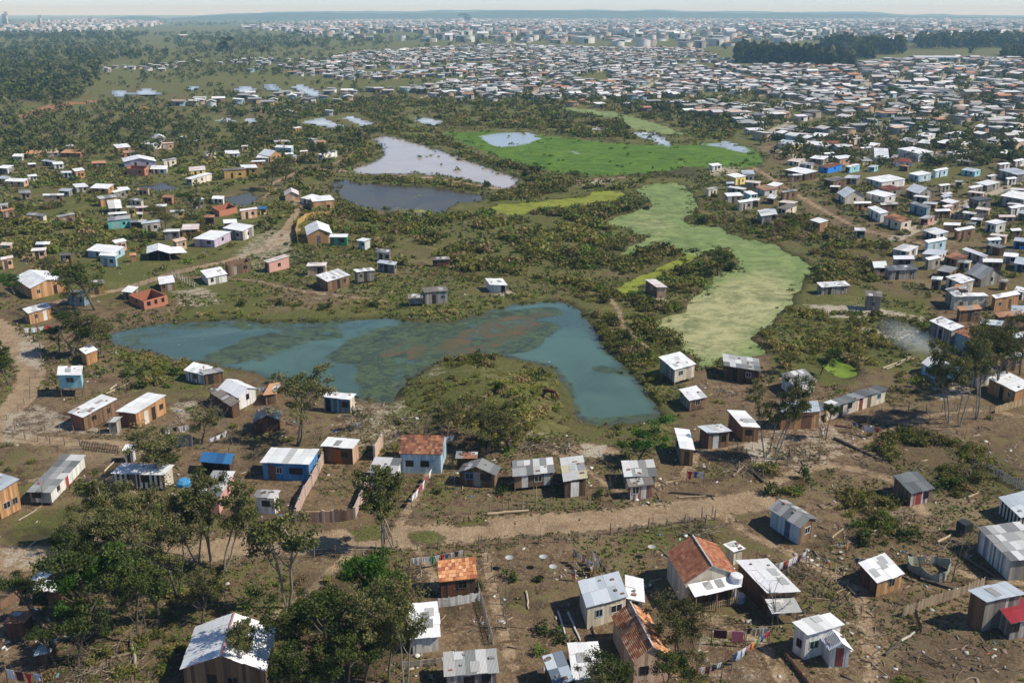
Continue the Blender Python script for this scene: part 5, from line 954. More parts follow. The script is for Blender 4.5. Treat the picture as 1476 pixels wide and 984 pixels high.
# grass and weeds: small upright blades in tufts
def grass():
    Vs, Cs = [], []
    for poly, dens, size in (([(-120,1040),(-120,560),(1600,560),(1600,1040)], 2.6, .24), ([(-60,560),(-60,380),(1560,380),(1560,560)], .9, .5), ([(0,380),(0,220),(1500,220),(1500,380)], .26, .85)):
        p = scatter(poly, dens, 60000)
        gm_ = noise(p[:, 0] / 5, p[:, 1] / 5, 22) * .5 + noise(p[:, 0] / 17, p[:, 1] / 17, 23) * .7
        p = p[gm_ > .62]; p = p[(water_sd(p) < .1) & clear_of_roads(p, .1) & clear_of_houses(p, .05)]
        z = heights(p); n = len(p)
        cen = np.repeat(np.concatenate([p, z[:, None]], 1), 4, 0); cen[:, :2] += NR.normal(size=(n * 4, 2)) * size * .5; cen[:, 2] += size * .22
        V = quads(cen, np.full(n * 4, size) * (.6 + .8 * NR.random(n * 4)), 1.0)
        pal = np.array([(.12,.14,.04),(.17,.165,.06),(.10,.125,.03),(.21,.18,.09),(.13,.19,.04),(.24,.20,.12)])
        c = np.repeat(pal[NR.integers(0, len(pal), n)], 4, 0) * (.7 + .6 * NR.random((n * 4, 1)))
        Vs.append(V); Cs.append(c)
    V = np.concatenate(Vs); print('grass quads', len(V)); tag(link_quads('grass', V, np.concatenate(Cs)), kind='stuff')
grass()
# ------------------------------------------------------------------ trees
def make_tree(kind, seed):
    """returns trunk mesh and crown mesh, about 1 unit = 1 m, height ~10"""
    rr = random.Random(seed); nr = np.random.default_rng(seed)
    tb = MB(); clumps = []
    bark = {'slender': (.30,.25,.19), 'dense': (.13,.10,.075), 'open': (.16,.13,.10), 'round': (.12,.09,.06), 'bare': (.20,.165,.13)}[kind]
    Hh = 10.0
    def limb(p, d, ln, r, lev, maxlev):
        pts = [np.array(p, float)]; dd = np.array(d, float); n = 4
        for i in range(n):
            dd = dd + np.array([rr.uniform(-.2, .2), rr.uniform(-.2, .2), rr.uniform(-.02, .14)]); dd /= np.linalg.norm(dd)
            pts.append(pts[-1] + dd * ln / n)
        tb.tube(pts, [r * (1 - .55 * i / n) for i in range(n + 1)], vary(bark, .15), 5 if lev else 7, cap=False)
        if lev >= maxlev: clumps.append(pts[-1]); clumps.append(pts[-2]); return
        k = {0: (5, 7), 1: (3, 4), 2: (2, 3)}.get(lev, (2, 2))
        for j in range(rr.randint(*k)):
            f = rr.uniform(.45, 1.0) if lev else rr.uniform(*{'slender': (.5, 1), 'dense': (.22, 1), 'open': (.35, 1), 'round': (.2, 1), 'bare': (.3, 1)}[kind])
            i = min(n - 1, int(f * n)); q = pts[i] + (pts[i + 1] - pts[i]) * (f * n - i)
            az = rr.uniform(0, 2 * math.pi); el = rr.uniform(.15, .8) if lev == 0 else rr.uniform(-.1, .8)
            if kind == 'slender' and lev == 0: el = rr.uniform(.6, 1.15)
            nd = np.array([math.cos(az) * math.cos(el), math.sin(az) * math.cos(el), math.sin(el)]) * .75 + dd * .3
            limb(q, nd, ln * rr.uniform(.38, .55) * (1 if lev else {'slender': .75, 'dense': 1.0, 'open': 1.05, 'round': 1.0, 'bare': 1.0}[kind]), r * rr.uniform(.4, .55), lev + 1, maxlev)
    lean = (rr.uniform(-.1, .1), rr.uniform(-.1, .1), 1)
    limb((0, 0, -.3), lean, {'slender': 9.0, 'dense': 7.0, 'open': 7.2, 'round': 6.5, 'bare': 7.0}[kind], {'slender': .13, 'dense': .2, 'open': .16, 'round': .17, 'bare': .15}[kind], 0, {'bare': 3}.get(kind, 2))
    if kind in ('slender', 'open') and rr.random() < .8:
        a = rr.uniform(0, 6.28); limb((.15 * math.cos(a), .15 * math.sin(a), -.2), (.28 * math.cos(a), .28 * math.sin(a), 1), 7.2, .12, 0, 2)
    trunk = tb
    if kind == 'bare': return trunk, None
    cl = np.array(clumps)
    pk = {'slender': 2.1, 'dense': 2.0, 'open': 2.3, 'round': 1.15}[kind]
    per, cr, ls = {'slender': (58, .66, .20), 'dense': (95, .9, .23), 'open': (64, .78, .20), 'round': (110, .88, .22)}[kind]
    n = len(cl); c = np.repeat(cl, per, 0); d = nr.normal(size=(n * per, 3)); d /= np.linalg.norm(d, axis=1, keepdims=True)
    c = c + d * (nr.random((n * per, 1)) ** .5) * cr * np.repeat(.6 + .8 * nr.random((n, 1)), per, 0) * np.array([1, 1, .7])
    V = quads(c, ls * (.6 + .8 * nr.random(n * per)), .6)
    pal = {'slender': [(.055,.066,.022),(.07,.078,.028),(.045,.052,.02),(.085,.082,.036)], 'dense': [(.030,.044,.014),(.040,.055,.016),(.026,.036,.014),(.05,.062,.02)], 'open': [(.050,.058,.022),(.065,.068,.028),(.04,.045,.018),(.078,.07,.034)], 'round': [(.045,.105,.018),(.06,.135,.022),(.035,.08,.014),(.07,.15,.03)]}[kind]
    cc = np.repeat(np.array(pal)[nr.integers(0, 4, n)], per, 0) * (.7 + .6 * nr.random((n * per, 1))) * pk * np.array([1.08, 1.02, .9])
    return trunk, (V, cc)
PROTO = {}
for kd in ('slender', 'dense', 'open', 'round', 'bare'):
    for sdn in range(4):
        t, c = make_tree(kd, 100 * len(kd) + sdn * 7 + 3)
        me = t.mesh('trunk', 'bark'); cm = None
        if c is not None:
            ob = link_quads('crown', *c); cm = ob.data; bpy.data.objects.remove(ob)
        PROTO.setdefault(kd, []).append((me, cm))
TREEDESC = {'slender': ('slender thin-crowned tree', 'slender_tree'), 'dense': ('dark broad-crowned tree', 'dense_tree'), 'open': ('feathery olive tree', 'olive_tree'), 'round': ('bright green leafy tree', 'green_tree'), 'bare': ('bare leafless tree', 'bare_tree')}
TN = [0]
def tree(kd, px, py, hp, wide=1.0, label=None, group=None, hscale=None):
    """px, py = foot of the trunk, hp = height in photo pixels"""
    x, y, _ = G(px, py); z = hz(x, y)
    d = y * CP - (z - CH) * SP; hgt = hp * d / (F * math.cos(math.atan2(CH, y)))
    i = TN[0]; TN[0] += 1
    me, cm = PROTO[kd][i % 4]
    root = empty(TREEDESC[kd][1], (x, y, z), R.uniform(0, 6.28))
    s = hgt / 9.6; wide *= .86 if kd in ('dense', 'open') and py > 700 else 1; root.scale = (s * wide, s * wide, s)
    tr = bpy.data.objects.new('trunk', me); col.objects.link(tr); tr.parent = root
    if cm: cr = bpy.data.objects.new('crown', cm); col.objects.link(cr); cr.parent = root
    tag(root, label, 'tree', group or 'trees among the shacks')
    if not label: AUTO.append((root, TREEDESC[kd][0], px, py - hp * .5))
    return root
for a in [('slender',157,786,95),('slender',306,818,112),('slender',322,822,104),('slender',286,814,96),('slender',416,876,132,1.1),('slender',551,790,100,1.1),('slender',568,788,92),
          ('dense',60,905,80,1.2),('dense',112,962,100,1.1),('round',110,925,95),('round',185,880,105),('dense',150,905,120,1.2),('dense',230,890,110,1.1),('open',170,850,100,1.2),('dense',110,862,85,1.1),('open',218,838,85,1.2),('open',255,862,95,1.2),('dense',200,925,90),('open',290,900,80),('dense',80,960,60),('open',225,790,80,1.2),('open',195,815,90,1.2),('dense',140,840,85),('open',120,800,62,1.2),('open',265,800,60,1.2),
          ('round',535,902,98,1.1),('round',562,890,85),('dense',470,925,85,1.2),('dense',440,965,105,1.2),('dense',490,975,115,1.2),('open',525,982,125,1.1),('open',560,985,120),('dense',425,1010,100,1.2),('dense',505,1015,95,1.2),('dense',460,1015,85,1.2),('slender',356,988,80,1.0),('slender',585,1000,120,.7),('dense',555,920,70),
          ('open',978,944,82,1.25),('open',1000,940,70),('dense',905,1015,72,1.3),('dense',960,1012,68,1.3),('open',870,1012,66,1.2),('open',990,1010,60),
          ('round',918,672,64,1.5),('open',428,642,92,1.3),('open',225,690,80,1.4),('dense',108,518,66,1.35),('open',145,512,56,1.4),('dense',85,510,40,1.3),('dense',138,446,66,1.6),('open',110,450,55,1.3),('round',22,425,45,1.5),('dense',-2,560,68,1.3),('dense',12,555,50,1.2),('dense',283,312,36,1.5),('open',238,345,46,1.3),('open',70,400,30,1.5),('open',390,275,45,1.1),('open',410,268,40,1.2),('dense',470,235,40,1.3),
          ('dense',1190,634,52,.8),('slender',1116,662,100,.9),('slender',1102,658,85,.8),('dense',1182,540,38,1.2),('open',1140,536,28,1.5),('slender',1368,610,100,.8),('slender',1383,614,106,.75),('slender',1408,604,108,.85),('open',1440,570,95,.9),('dense',1455,560,86,1.2),('open',1470,540,80),('open',520,620,30),('dense',450,568,22,1.6),('round',392,552,14,1.5),('open',450,380,20,1.6),('open',645,640,55,1.4),('open',700,655,62,1.6),('open',735,650,55,1.5),('open',670,628,50,1.4),
          ('bare',1285,918,58,.6),('bare',1372,838,72,.7),('bare',1122,900,74,.9),('bare',730,908,70,.6),('bare',780,772,34,.6),('bare',610,630,50),('bare',460,640,40),('bare',600,650,40),('bare',1390,700,45),('bare',940,765,28,.4),('bare',215,930,60,.6),('bare',775,908,55,.4),('bare',360,690,50),('bare',335,640,55),('open',290,640,50,1.2),('bare',310,620,45),('bare',250,642,40,.6),('bare',330,662,42,.6),('bare',462,705,44,.6),('bare',655,705,36,.5),('bare',712,728,34,.5),('bare',880,702,38,.6),('bare',1050,692,40,.6),('bare',1180,642,44,.6),('bare',1250,622,40,.6),('bare',1322,642,40,.6),('bare',1420,692,44,.6),('bare',1182,832,46,.6),('bare',1440,560,70,.6),('bare',60,730,40,.6),('bare',120,745,42,.6)]:
    tree(*a)
# trees standing out in the far plain
for a in [('dense',332,82,30,1.5),('dense',376,82,18,1.6),('dense',428,56,12,1.6),('dense',446,74,15,1.2),('dense',510,68,13,1.2),('dense',615,72,12,1.2),('dense',648,72,10,1.2),('dense',686,73,14,1.0),('dense',676,36,16,1.9),('dense',290,62,12,1.5),('dense',220,80,9,1.5),('dense',770,44,8,1.4),('round',1275,140,18,1.9),('round',1300,138,15,1.6),('round',1330,152,14,1.8),('dense',1155,215,18,1.5),('dense',1400,85,22,1.0),('dense',1455,85,18,1.2),('dense',1470,86,16,1.2),('dense',1045,78,12,1.0),('dense',800,178,14,1.8),('dense',820,190,12,1.6),('dense',830,262,16,1.8),('dense',600,178,10,1.8),('dense',940,200,12,1.8),('dense',770,252,18,2.0),('dense',1036,396,38,1.7)]:
    tree(*a, group='trees of the open plain')
def shrub_things():
    """larger bushes one can tell apart"""
    spots = [('tall round dark shrub', 'shrubs beside the duckweed lagoon', [(1052,388,1.9),(1000,362,1.7),(960,358,1.6),(925,300,1.8),(905,305,1.7),(1012,322,1.7),(1030,285,1.4),(985,400,1.5),(940,440,1.3),(1190,345,1.6),(1180,400,1.6)]),
             ('low leafy garden shrub', 'garden shrubs in the yards', [(790,912,1.0),(812,925,.9),(735,835,.9),(690,850,.7),(775,838,.6),(1160,690,1.2),(1110,712,1.2),(1240,780,1.3),(1260,755,1.2),(1330,700,1.5),(1300,770,1.3),(1375,705,1.4),(1440,780,.9),(630,710,.7),(865,712,.9),(720,710,1.0),(245,668,1.2),(200,560,1.4),(250,540,1.3),(190,540,1.4)]),
             ('bushy dark thicket', 'thickets on the pond banks', [(770,560,1.6),(650,600,1.4),(720,585,1.3),(690,525,1.3),(905,490,1.4),(880,465,1.5),(930,520,1.4),(470,445,1.3),(400,440,1.2),(540,442,1.2),(350,440,1.2),(560,300,1.8),(700,270,1.7),(760,255,1.9),(660,230,1.7),(545,215,1.8)])]
    for desc, grp, pts in spots:
        for px, py, r in pts:
            x, y, _ = G(px, py); z = hz(x, y)
            pal = np.array([{'tall round dark shrub': (.045,.058,.022), 'low leafy garden shrub': (.055,.085,.022), 'bushy dark thicket': (.05,.07,.018)}[desc]]) * R.uniform(.8, 1.25)
            V, C = bush_cloud(np.array([[0, 0, 0.0]]), np.array([r]), 260 if y < 200 else 150, .22 if y < 200 else .3, pal, .9)
            o = link_quads('shrub', V, C); o.location = (x, y, z); tag(o, None, 'shrub', grp); AUTO.append((o, desc, px, py))
shrub_things()
# ------------------------------------------------------------------ far woods and the far town
def far_clumps(name, items):
    """items: list of (polygon, n, height range) -> leafy tree masses"""
    Vs, Cs = [], []
    for poly, n, h0, h1, spread in items:
        W_ = np.asarray(poly, float); lo, hi = W_.min(0), W_.max(0); p = lo + NR.random((n * 4, 2)) * (hi - lo); p = p[inpoly(p, W_)][:n]
        g = Gn(p); g = g[(water_sd(g) < -5) & (water_sd(g + np.array([0, 22.0])) < 0)]; h = h0 + (h1 - h0) * NR.random(len(g)) ** 1.4
        z = base_h(g[:, 0], g[:, 1]); nl = 34
        d = NR.normal(size=(len(g), nl, 3)); d /= np.linalg.norm(d, axis=2, keepdims=True); d *= NR.random((len(g), nl, 1)) ** .35
        q = d * np.stack([h * spread, h * spread, h * .45], 1)[:, None, :] + np.concatenate([g, (z + h * .55)[:, None]], 1)[:, None, :]
        base = np.array([(.085,.10,.034),(.105,.115,.038),(.13,.13,.05),(.07,.085,.03)])[NR.integers(0, 4, len(g))]
        c = base[:, None, :] * (.7 + .6 * NR.random((len(g), nl, 1)))
        Vs.append(quads(q.reshape(-1, 3), np.repeat(h * .34, nl) * (.7 + .6 * NR.random(len(g) * nl)))); Cs.append(c.reshape(-1, 3))
    tag(link_quads(name, np.concatenate(Vs), np.concatenate(Cs)), kind='stuff')
far_clumps('woodland', [([(0,60),(330,60),(560,70),(560,225),(0,235)], 900, 1.6, 4.2, .75), ([(560,60),(1000,66),(1060,190),(560,180)], 250, 2, 5, .6), ([(0,50),(60,48),(140,55),(200,62),(260,80),(150,92),(140,112),(125,140),(60,146),(0,150)], 680, 4, 11, .55), ([(0,46),(120,44),(230,52),(180,60),(0,60)], 170, 8, 15, .5), ([(230,62),(330,55),(520,48),(540,58),(330,75)], 160, 5, 10, .6), ([(200,80),(560,62),(560,100),(200,120)], 420, 2.5, 6, .7), ([(230,50),(560,40),(560,66),(260,78)], 260, 6, 11, .8),
  ([(0,150),(140,145),(420,150),(520,170),(400,210),(150,220),(0,230)], 360, 2, 5, .6), ([(520,44),(760,40),(760,48),(520,52)], 140, 8, 14, .6), ([(0,30),(1476,26),(1476,38),(0,40)], 700, 9, 16, .8), ([(1100,36),(1476,34),(1476,60),(1100,62)], 260, 8, 14, .7), ([(560,52),(980,46),(1060,60),(560,64)], 200, 6, 10, .6), ([(300,120),(560,115),(900,118),(1100,150),(1100,190),(560,150),(300,145)], 260, 2, 5, .6), ([(860,140),(1100,160),(1476,140),(1476,240),(1150,240)], 520, 2.2, 5, .6), ([(560,135),(900,100),(1100,100),(1280,135),(1476,150),(1476,165),(1000,165)], 420, 2.2, 5, .6), ([(1200,96),(1476,84),(1476,146),(1280,130)], 200, 3, 7, .5), ([(480,85),(760,78),(1000,92),(900,112),(480,115)], 170, 3, 6, .6)])
def reeds():
    Vs, Cs = [], []
    for poly, dens, c0, r0, r1 in ((PD, .035, (.13,.20,.03), .5, 1.5), (PE, .30, (.16,.19,.05), .3, .8), (PF, .12, (.22,.23,.04), .4, 1.0), (PA, .6, (.13,.15,.035), .25, .7), (PB, .06, (.13,.13,.05), .4, 1.0), (PC, .10, (.12,.12,.04), .4, 1.0)):
        W_ = Gn(poly); lo, hi = W_.min(0) - 4, W_.max(0) + 4; p = lo + NR.random((int((hi - lo).prod() * dens), 2)) * (hi - lo)
        s = water_sd(p); nz_ = noise(p[:, 0] / 6, p[:, 1] / 6, 101)
        keep = ((s > -2.4) & (s < .9 + (1.8 * (nz_ > .62) if poly is not PA else 0))) if poly is not PD else ((s > -2) & ((s < 4) | (nz_ > .68)))
        p = p[keep & clear_of_houses(p)]; r = r0 + (r1 - r0) * NR.random(len(p)) ** 2
        t = np.array(c0) * (.6 + .9 * NR.random((len(p), 1))) * np.where(NR.random((len(p), 1)) < .3, np.array([[1.3, 1.0, 1.2]]), 1.0)
        v, c = bush_cloud(np.concatenate([p, np.full((len(p), 1), -.3)], 1), r, 34, .42, t, .6); Vs.append(v); Cs.append(c)
    tag(link_quads('reeds', np.concatenate(Vs), np.concatenate(Cs)), kind='stuff')
reeds()
far_clumps('eucalyptus_grove', [([(1062,86),(1180,92),(1178,94),(1060,90)], 120, 16, 25, .24), ([(1180,92),(1228,94),(1230,97),(1180,95)], 50, 13, 20, .26), ([(1185,70),(1300,74),(1300,79),(1185,76)], 130, 16, 26, .3), ([(1225,78),(1260,82),(1260,86),(1225,84)], 40, 12, 20, .3), ([(1318,66),(1476,62),(1476,70),(1320,72)], 170, 16, 26, .3), ([(1440,78),(1476,78),(1476,86),(1440,86)], 40, 9, 15, .3)])
def far_town():
    V, Fq, C = [], [], []
    def hbox(x, y, z, w, d, h, ang, wc, rc, gable):
        ca, sa = math.cos(ang), math.sin(ang); n = len(V)
        t = lambda a, b, c: V.append((x + a * ca - b * sa, y + a * sa + b * ca, z + c))
        for c_ in (0, h):
            for a, b in ((-w, -d), (w, -d), (w, d), (-w, d)): t(a, b, c_ - (.5 if c_ == 0 else 0))
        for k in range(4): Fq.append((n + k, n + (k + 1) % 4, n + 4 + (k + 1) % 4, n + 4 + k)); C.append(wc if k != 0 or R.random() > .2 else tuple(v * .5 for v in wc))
        o = .3; r = h * .3 if gable else .5
        m = len(V)
        if gable:
            for a, b, c_ in ((-w - o, -d - o, h - .1), (w + o, -d - o, h - .1), (w + o, 0, h + r), (-w - o, 0, h + r), (-w - o, d + o, h - .1), (w + o, d + o, h - .1)): t(a, b, c_)
            Fq.append((m, m + 1, m + 2, m + 3)); Fq.append((m + 3, m + 2, m + 5, m + 4)); C.extend([rc, rc])
        else:
            for a, b, c_ in ((-w - o, -d - o, h), (w + o, -d - o, h), (w + o, d + o, h + r), (-w - o, d + o, h + r)): t(a, b, c_)
            Fq.append((m, m + 1, m + 2, m + 3)); C.append(rc)
        # dark door / window opening on the near side
        m = len(V); e = d + .06
        for a, c_ in ((-w * .3, .3), (w * .2, .3), (w * .2, h * .75), (-w * .3, h * .75)): t(a, -e, c_)
        Fq.append((m, m + 1, m + 2, m + 3)); C.append((.03, .028, .026))
    def lots(poly, lx, ly, ang, prob, wr, hr, roofs, walls):
        W_ = Gn(poly); cen = W_.mean(0); ca, sa = math.cos(ang), math.sin(ang)
        q = (W_ - cen) @ np.array([[ca, -sa], [sa, ca]]); lo, hi = q.min(0), q.max(0)
        nx, ny = int((hi[0] - lo[0]) / lx), int((hi[1] - lo[1]) / ly)
        gx, gy = np.meshgrid(np.arange(nx), np.arange(ny)); g = np.stack([gx.ravel() * lx, gy.ravel() * ly], 1) + lo
        g = g[NR.random(len(g)) < prob] ; g = g + (NR.random(g.shape) - .5) * np.array([lx, ly]) * .95
        g = g @ np.array([[ca, sa], [-sa, ca]]) + cen; g = g[inpoly(g, W_)]
        if len(g) == 0: return 0
        g = g[noise(g[:, 0] / 75, g[:, 1] / 75, 91) > .22]
        if len(g) == 0: return 0
        g = g[(water_sd(g) < -2) & clear_of_houses(g, 1.5)]
        for L, w_, t in FARROADS:
            if len(g) and t != 'g': g = g[segdist(g, Gn(L)) > w_ * .8]
        if len(g) == 0: return 0
        zz = base_h(g[:, 0], g[:, 1])
        for (x, y), z in zip(g, zz):
            w = R.uniform(*wr) / 2; d = R.uniform(*wr) / 2 * .8
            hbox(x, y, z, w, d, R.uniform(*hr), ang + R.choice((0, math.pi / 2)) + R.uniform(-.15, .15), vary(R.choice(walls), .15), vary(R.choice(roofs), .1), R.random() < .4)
        return len(g)
    rw = [(.76,.76,.76)] * 4 + [(.56,.55,.54)] * 4 + [(.34,.34,.33)] * 4 + [(.2,.2,.2)] * 2 + [(.45,.23,.14), (.62,.46,.37), (.4,.3,.24)]; ww = [(.6,.56,.5), (.7,.69,.66), (.28,.24,.2), (.42,.3,.2), (.5,.36,.26), (.22,.2,.18), (.3,.42,.46), (.34,.32,.3)]
    tw = rw + [(.5,.22,.12), (.62,.34,.22)]
    n = 0
    n += lots([(1120,215),(1090,200),(1060,182),(1000,166),(960,156),(860,142),(760,142),(640,142),(560,142),(560,130),(700,112),(900,97),(1060,97),(1170,112),(1270,132),(1476,150),(1476,192),(1200,196)], 9.2, 12.5, .30, .92, (4.5, 10), (2.2, 3.6), rw, ww)
    n += lots([(1110,245),(1120,198),(1300,192),(1476,188),(1476,205),(1300,200)], 11, 14, .3, .35, (5, 8), (2.3, 3), rw, ww)
    n += lots([(1300,300),(1476,270),(1476,420),(1400,360),(1330,330)], 13, 16, .3, .22, (5, 8), (2.3, 3), rw, ww)
    n += lots([(1200,97),(1300,86),(1476,84),(1476,146),(1340,140),(1270,130)], 11, 14, .15, .92, (6, 13), (2.6, 5), tw, ww)
    n += lots([(1062,96),(1200,97),(1260,128),(1180,118)], 12, 15, .1, .7, (7, 11), (2.6, 4), tw, ww)
    n += lots([(430,95),(500,78),(700,66),(1000,72),(1060,90),(900,96),(700,110),(520,117),(420,113)], 11, 15, .12, .75, (5.5, 9), (2.4, 3.3), rw, ww)
    n += lots([(130,103),(250,93),(400,84),(470,84),(430,112),(320,104),(140,106)], 13, 22, .1, .42, (5, 9), (2.4, 3.2), rw, ww)
    n += lots([(250,154),(300,140),(450,130),(600,125),(600,142),(470,150),(330,155)], 12, 16, .15, .5, (6, 9), (2.4, 3.2), rw, ww)
    n += lots([(0,195),(60,155),(250,150),(520,160),(420,200),(300,196)], 14, 22, .2, .05, (5, 8), (2.3, 3), rw, ww)
    n += lots([(560,142),(760,140),(1050,165),(1070,190),(860,155)], 13, 16, .3, .3, (5, 8), (2.3, 3), rw, ww)
    n += lots([(340,40),(500,30),(1000,27),(1476,30),(1476,66),(1180,62),(1000,70),(700,62),(520,62)], 30, 60, .1, .44, (12, 32), (4, 13), tw, [(.62,.6,.57), (.7,.69,.67), (.5,.42,.36)])
    n += lots([(0,38),(0,46),(80,47),(215,40),(235,35),(120,30)], 26, 60, .1, .62, (12, 26), (5, 14), tw, [(.7,.68,.66), (.62,.55,.5)])
    n += lots([(250,55),(420,52),(560,45),(500,60),(300,70)], 60, 90, .1, .10, (12, 24), (4, 6), rw, ww)
    V_, F_, C_ = np.array(V), np.array(Fq), np.array(C)
    print('far houses', n); tag(bulk('distant_houses', V_, F_, C_, 'farhouse'), kind='stuff')
far_town()
# ------------------------------------------------------------------ fences, walls, laundry, people, clutter
def gpt(zone, p, h=0.0):
    q = Q(zone, p); x, y, _ = G(q[0], q[1], h); return np.array([x, y, hz(x, y)])
def along(pts, step):
    out = []; carry = 0.0
    for a, b in zip(pts[:-1], pts[1:]):
        L = np.linalg.norm(b[:2] - a[:2]); d = carry
        while d < L: out.append(a + (b - a) * d / L); d += step
        carry = d - L
    out.append(pts[-1]); return out
def fence(label, zone, pts, h=1.15, step=2.2, style='post', c=(.24, .18, .13), cat='fence', lm=None, group=None, name=None):
    P = [gpt(zone, p) for p in pts]; P = [np.array([p[0], p[1], hz(p[0], p[1])]) for p in along(P, .8 if style != 'post' else step)]
    o = P[0].copy(); root = empty(name or {'post': 'post_fence', 'plank': 'plank_fence', 'brick': 'brick_wall', 'picket': 'picket_fence'}[style], o)
    tag(root, label, cat, group or 'fences')
    cx, cy = proj(*P[len(P) // 2])
    if lm: LM.append((lm, cx, cy))
    if style == 'post':
        m = MB(); m.tube([(0, 0, -.3), (.02, .01, h * .6), (.05, .0, h)], [.07, .065, .05], c, 5); me = m.mesh('post', 'bark')
        for p in P[:100]:
            b = bpy.data.objects.new('post', me); col.objects.link(b); b.parent = root; b.location = p - o; b.rotation_euler = (R.uniform(-.08, .08), R.uniform(-.08, .08), R.uniform(0, 6)); b.scale = (1, 1, R.uniform(.8, 1.25))
        m = MB()
        for z in (.45, .85):
            m.tube([p - o + np.array([0, 0, z * h]) for p in P], .012, (.25, .22, .2), 3)
        m.build('wire', 'plain', root)
    elif style == 'brick':
        m = MB(); D = []
        for a, b in zip(P[:-1], P[1:]):
            u = (b - a); u[2] = 0; L = np.linalg.norm(u)
            if L < .05: continue
            n = np.array([-u[1], u[0], 0]) / L * .09; hh = h * R.uniform(.93, 1.04)
            q = [a - o - n, b - o - n, b - o + n, a - o + n]
            m.hexa([p - np.array([0, 0, .2]) for p in q] + [p + np.array([0, 0, hh]) for p in q], vary(c, .06))
        m.build('wall_panel', 'brickwork', root)
        m = MB()
        for p in P[::4] + [P[-1]]:
            q = p - o; m.box(q[0] - .13, q[1] - .13, -.2, q[0] + .13, q[1] + .13, h * 1.07, vary((.42, .36, .3), .08))
        m.build('pillar', 'brickwork', root)
    else:
        m = MB(); gap = .5 if style == 'picket' else .96
        PP = along(P, .24)
        for a, b in zip(PP[:-1], PP[1:]):
            u = (b - a); L = np.linalg.norm(u[:2])
            if L < .02: continue
            e = a + (b - a) * gap; n = np.array([-u[1], u[0], 0]) / L * .015; hh = h * R.uniform(.86, 1.08); oo = n * R.uniform(-.6, .6)
            q = [a - o - n + oo, e - o - n + oo, e - o + n + oo, a - o + n + oo]
            m.hexa([p - np.array([0, 0, .1]) for p in q] + [p + np.array([0, 0, hh]) for p in q], vary(c if R.random() > .2 else tuple(v * .6 for v in c), .2))
        m.build('boards', 'plank', root)
        m = MB()
        for z in (.35, .8):
            pp = [p - o + np.array([0, 0, z * h]) for p in P]; m.tube(pp, .03, tuple(v * .7 for v in c), 4)
        m.build('rail', 'plank', root)
    return root
fence('long post-and-wire fence along the near side of the dirt road', 'P', [(330,815),(450,803),(560,796),(690,787),(800,782),(890,776),(980,762),(1030,750)], lm='the roadside wire fence')
fence('post-and-wire fence along the far side of the dirt road', 'P', [(596,746),(660,742),(720,738),(780,735),(850,732)])
fence('post-and-wire fence between the twin brown shacks and the lane', 'Z1', [(0,740),(120,745),(330,752),(480,768),(600,795),(760,805)])
fence('post-and-wire fence on the lower edge of the left lane', 'Z1', [(0,775),(150,800),(300,830),(460,840)])
fence('dense stick fence beside the left lane, before the privy', 'Z1', [(465,855),(560,865),(680,878)], h=1.3, style='picket', c=(.22,.13,.09))
fence('post-and-wire fence climbing beside the left bend of the road', 'Z1', [(40,690),(110,640),(170,560),(170,480),(240,420),(230,300),(220,240)], step=3)
fence('thin yard fence running down from the roadside, left of the bare twin trunks', 'Z12', [(510,-5),(540,80),(590,220),(645,400),(690,600)], h=1.0, step=2.0)
fence('pale picket fence along the right side of the white house yard', 'Z12', [(490,340),(520,440),(550,560),(595,725)], h=1.0, style='picket', c=(.5,.47,.42))
fence('whitewashed board fence between the tiled shack and the bare yard', 'Z12', [(205,445),(300,435),(400,420),(500,400)], h=1.0, style='plank', c=(.66,.65,.62), lm='the whitewashed board fence')
fence('low timber fence behind the patchy-roofed bottom shack', 'Z12', [(-60,880),(60,870),(230,850)], h=.7, style='plank', c=(.4,.34,.26))
fence('crumbling pinkish brick wall beside the bright blue shack', 'Z6', [(815,235),(760,350),(690,470),(622,640)], h=1.5, style='brick', c=(.50,.36,.28), cat='wall', lm='the pinkish brick wall')
fence('front brick wall of the yard facing the dirt road', 'Z6', [(622,645),(700,648),(800,650),(888,648)], h=1.4, style='brick', c=(.46,.29,.2), cat='wall')
fence('right brick wall of the yard, rising toward the white shack', 'Z6', [(1040,625),(1060,570),(1100,480),(1135,400)], h=1.4, style='brick', c=(.5,.37,.29), cat='wall')
fence('brown plank gate closing the brick yard', 'Z6', [(895,650),(960,645),(1035,628)], h=1.5, style='plank', c=(.16,.10,.07), cat='gate', name='plank_gate')
fence('leaning brick wall stub between the brick yard and the tiled cottage', 'Z6', [(1180,215),(1215,160),(1235,120)], h=2.0, style='brick', c=(.6,.42,.32), cat='wall')
fence('rough horizontal board fence running up to the grey-roofed edge house', 'Z14', [(610,520),(720,475),(860,425),(960,390),(1080,345),(1190,300)], h=1.1, style='plank', c=(.36,.27,.18), lm='the rough board fence')
fence('short dark picket fence in the shaded yard of the edge house', 'Z14', [(700,505),(720,560),(745,640)], h=.9, style='picket', c=(.15,.12,.09))
fence('curved pale board fence at the upper right yard', 'Z9', [(1215,290),(1260,320),(1330,360),(1420,400),(1480,430)], h=1.2, style='picket', c=(.46,.44,.4))
fence('mustard-coloured paling fence curving round the gabled house', 'M2', [(235,640),(222,590),(235,530),(280,495),(340,485),(420,480)], h=1.7, style='plank', c=(.50,.33,.10), lm='the mustard paling fence')
fence('row of white posts beside the left settlement lane', 'M1', [(980,815),(1010,830),(1050,855),(1105,885)], h=1.1, step=1.5, c=(.62,.6,.56))
fence('post fence along the lane below the white hut', 'M1', [(790,880),(900,845),(1000,800),(1100,780),(1230,735),(1300,715)], step=3)
fence('post-and-wire fence across the bottom right yard', 'Z14', [(0,370),(120,420),(200,470),(330,500),(420,520)], h=1.0, step=2.4)
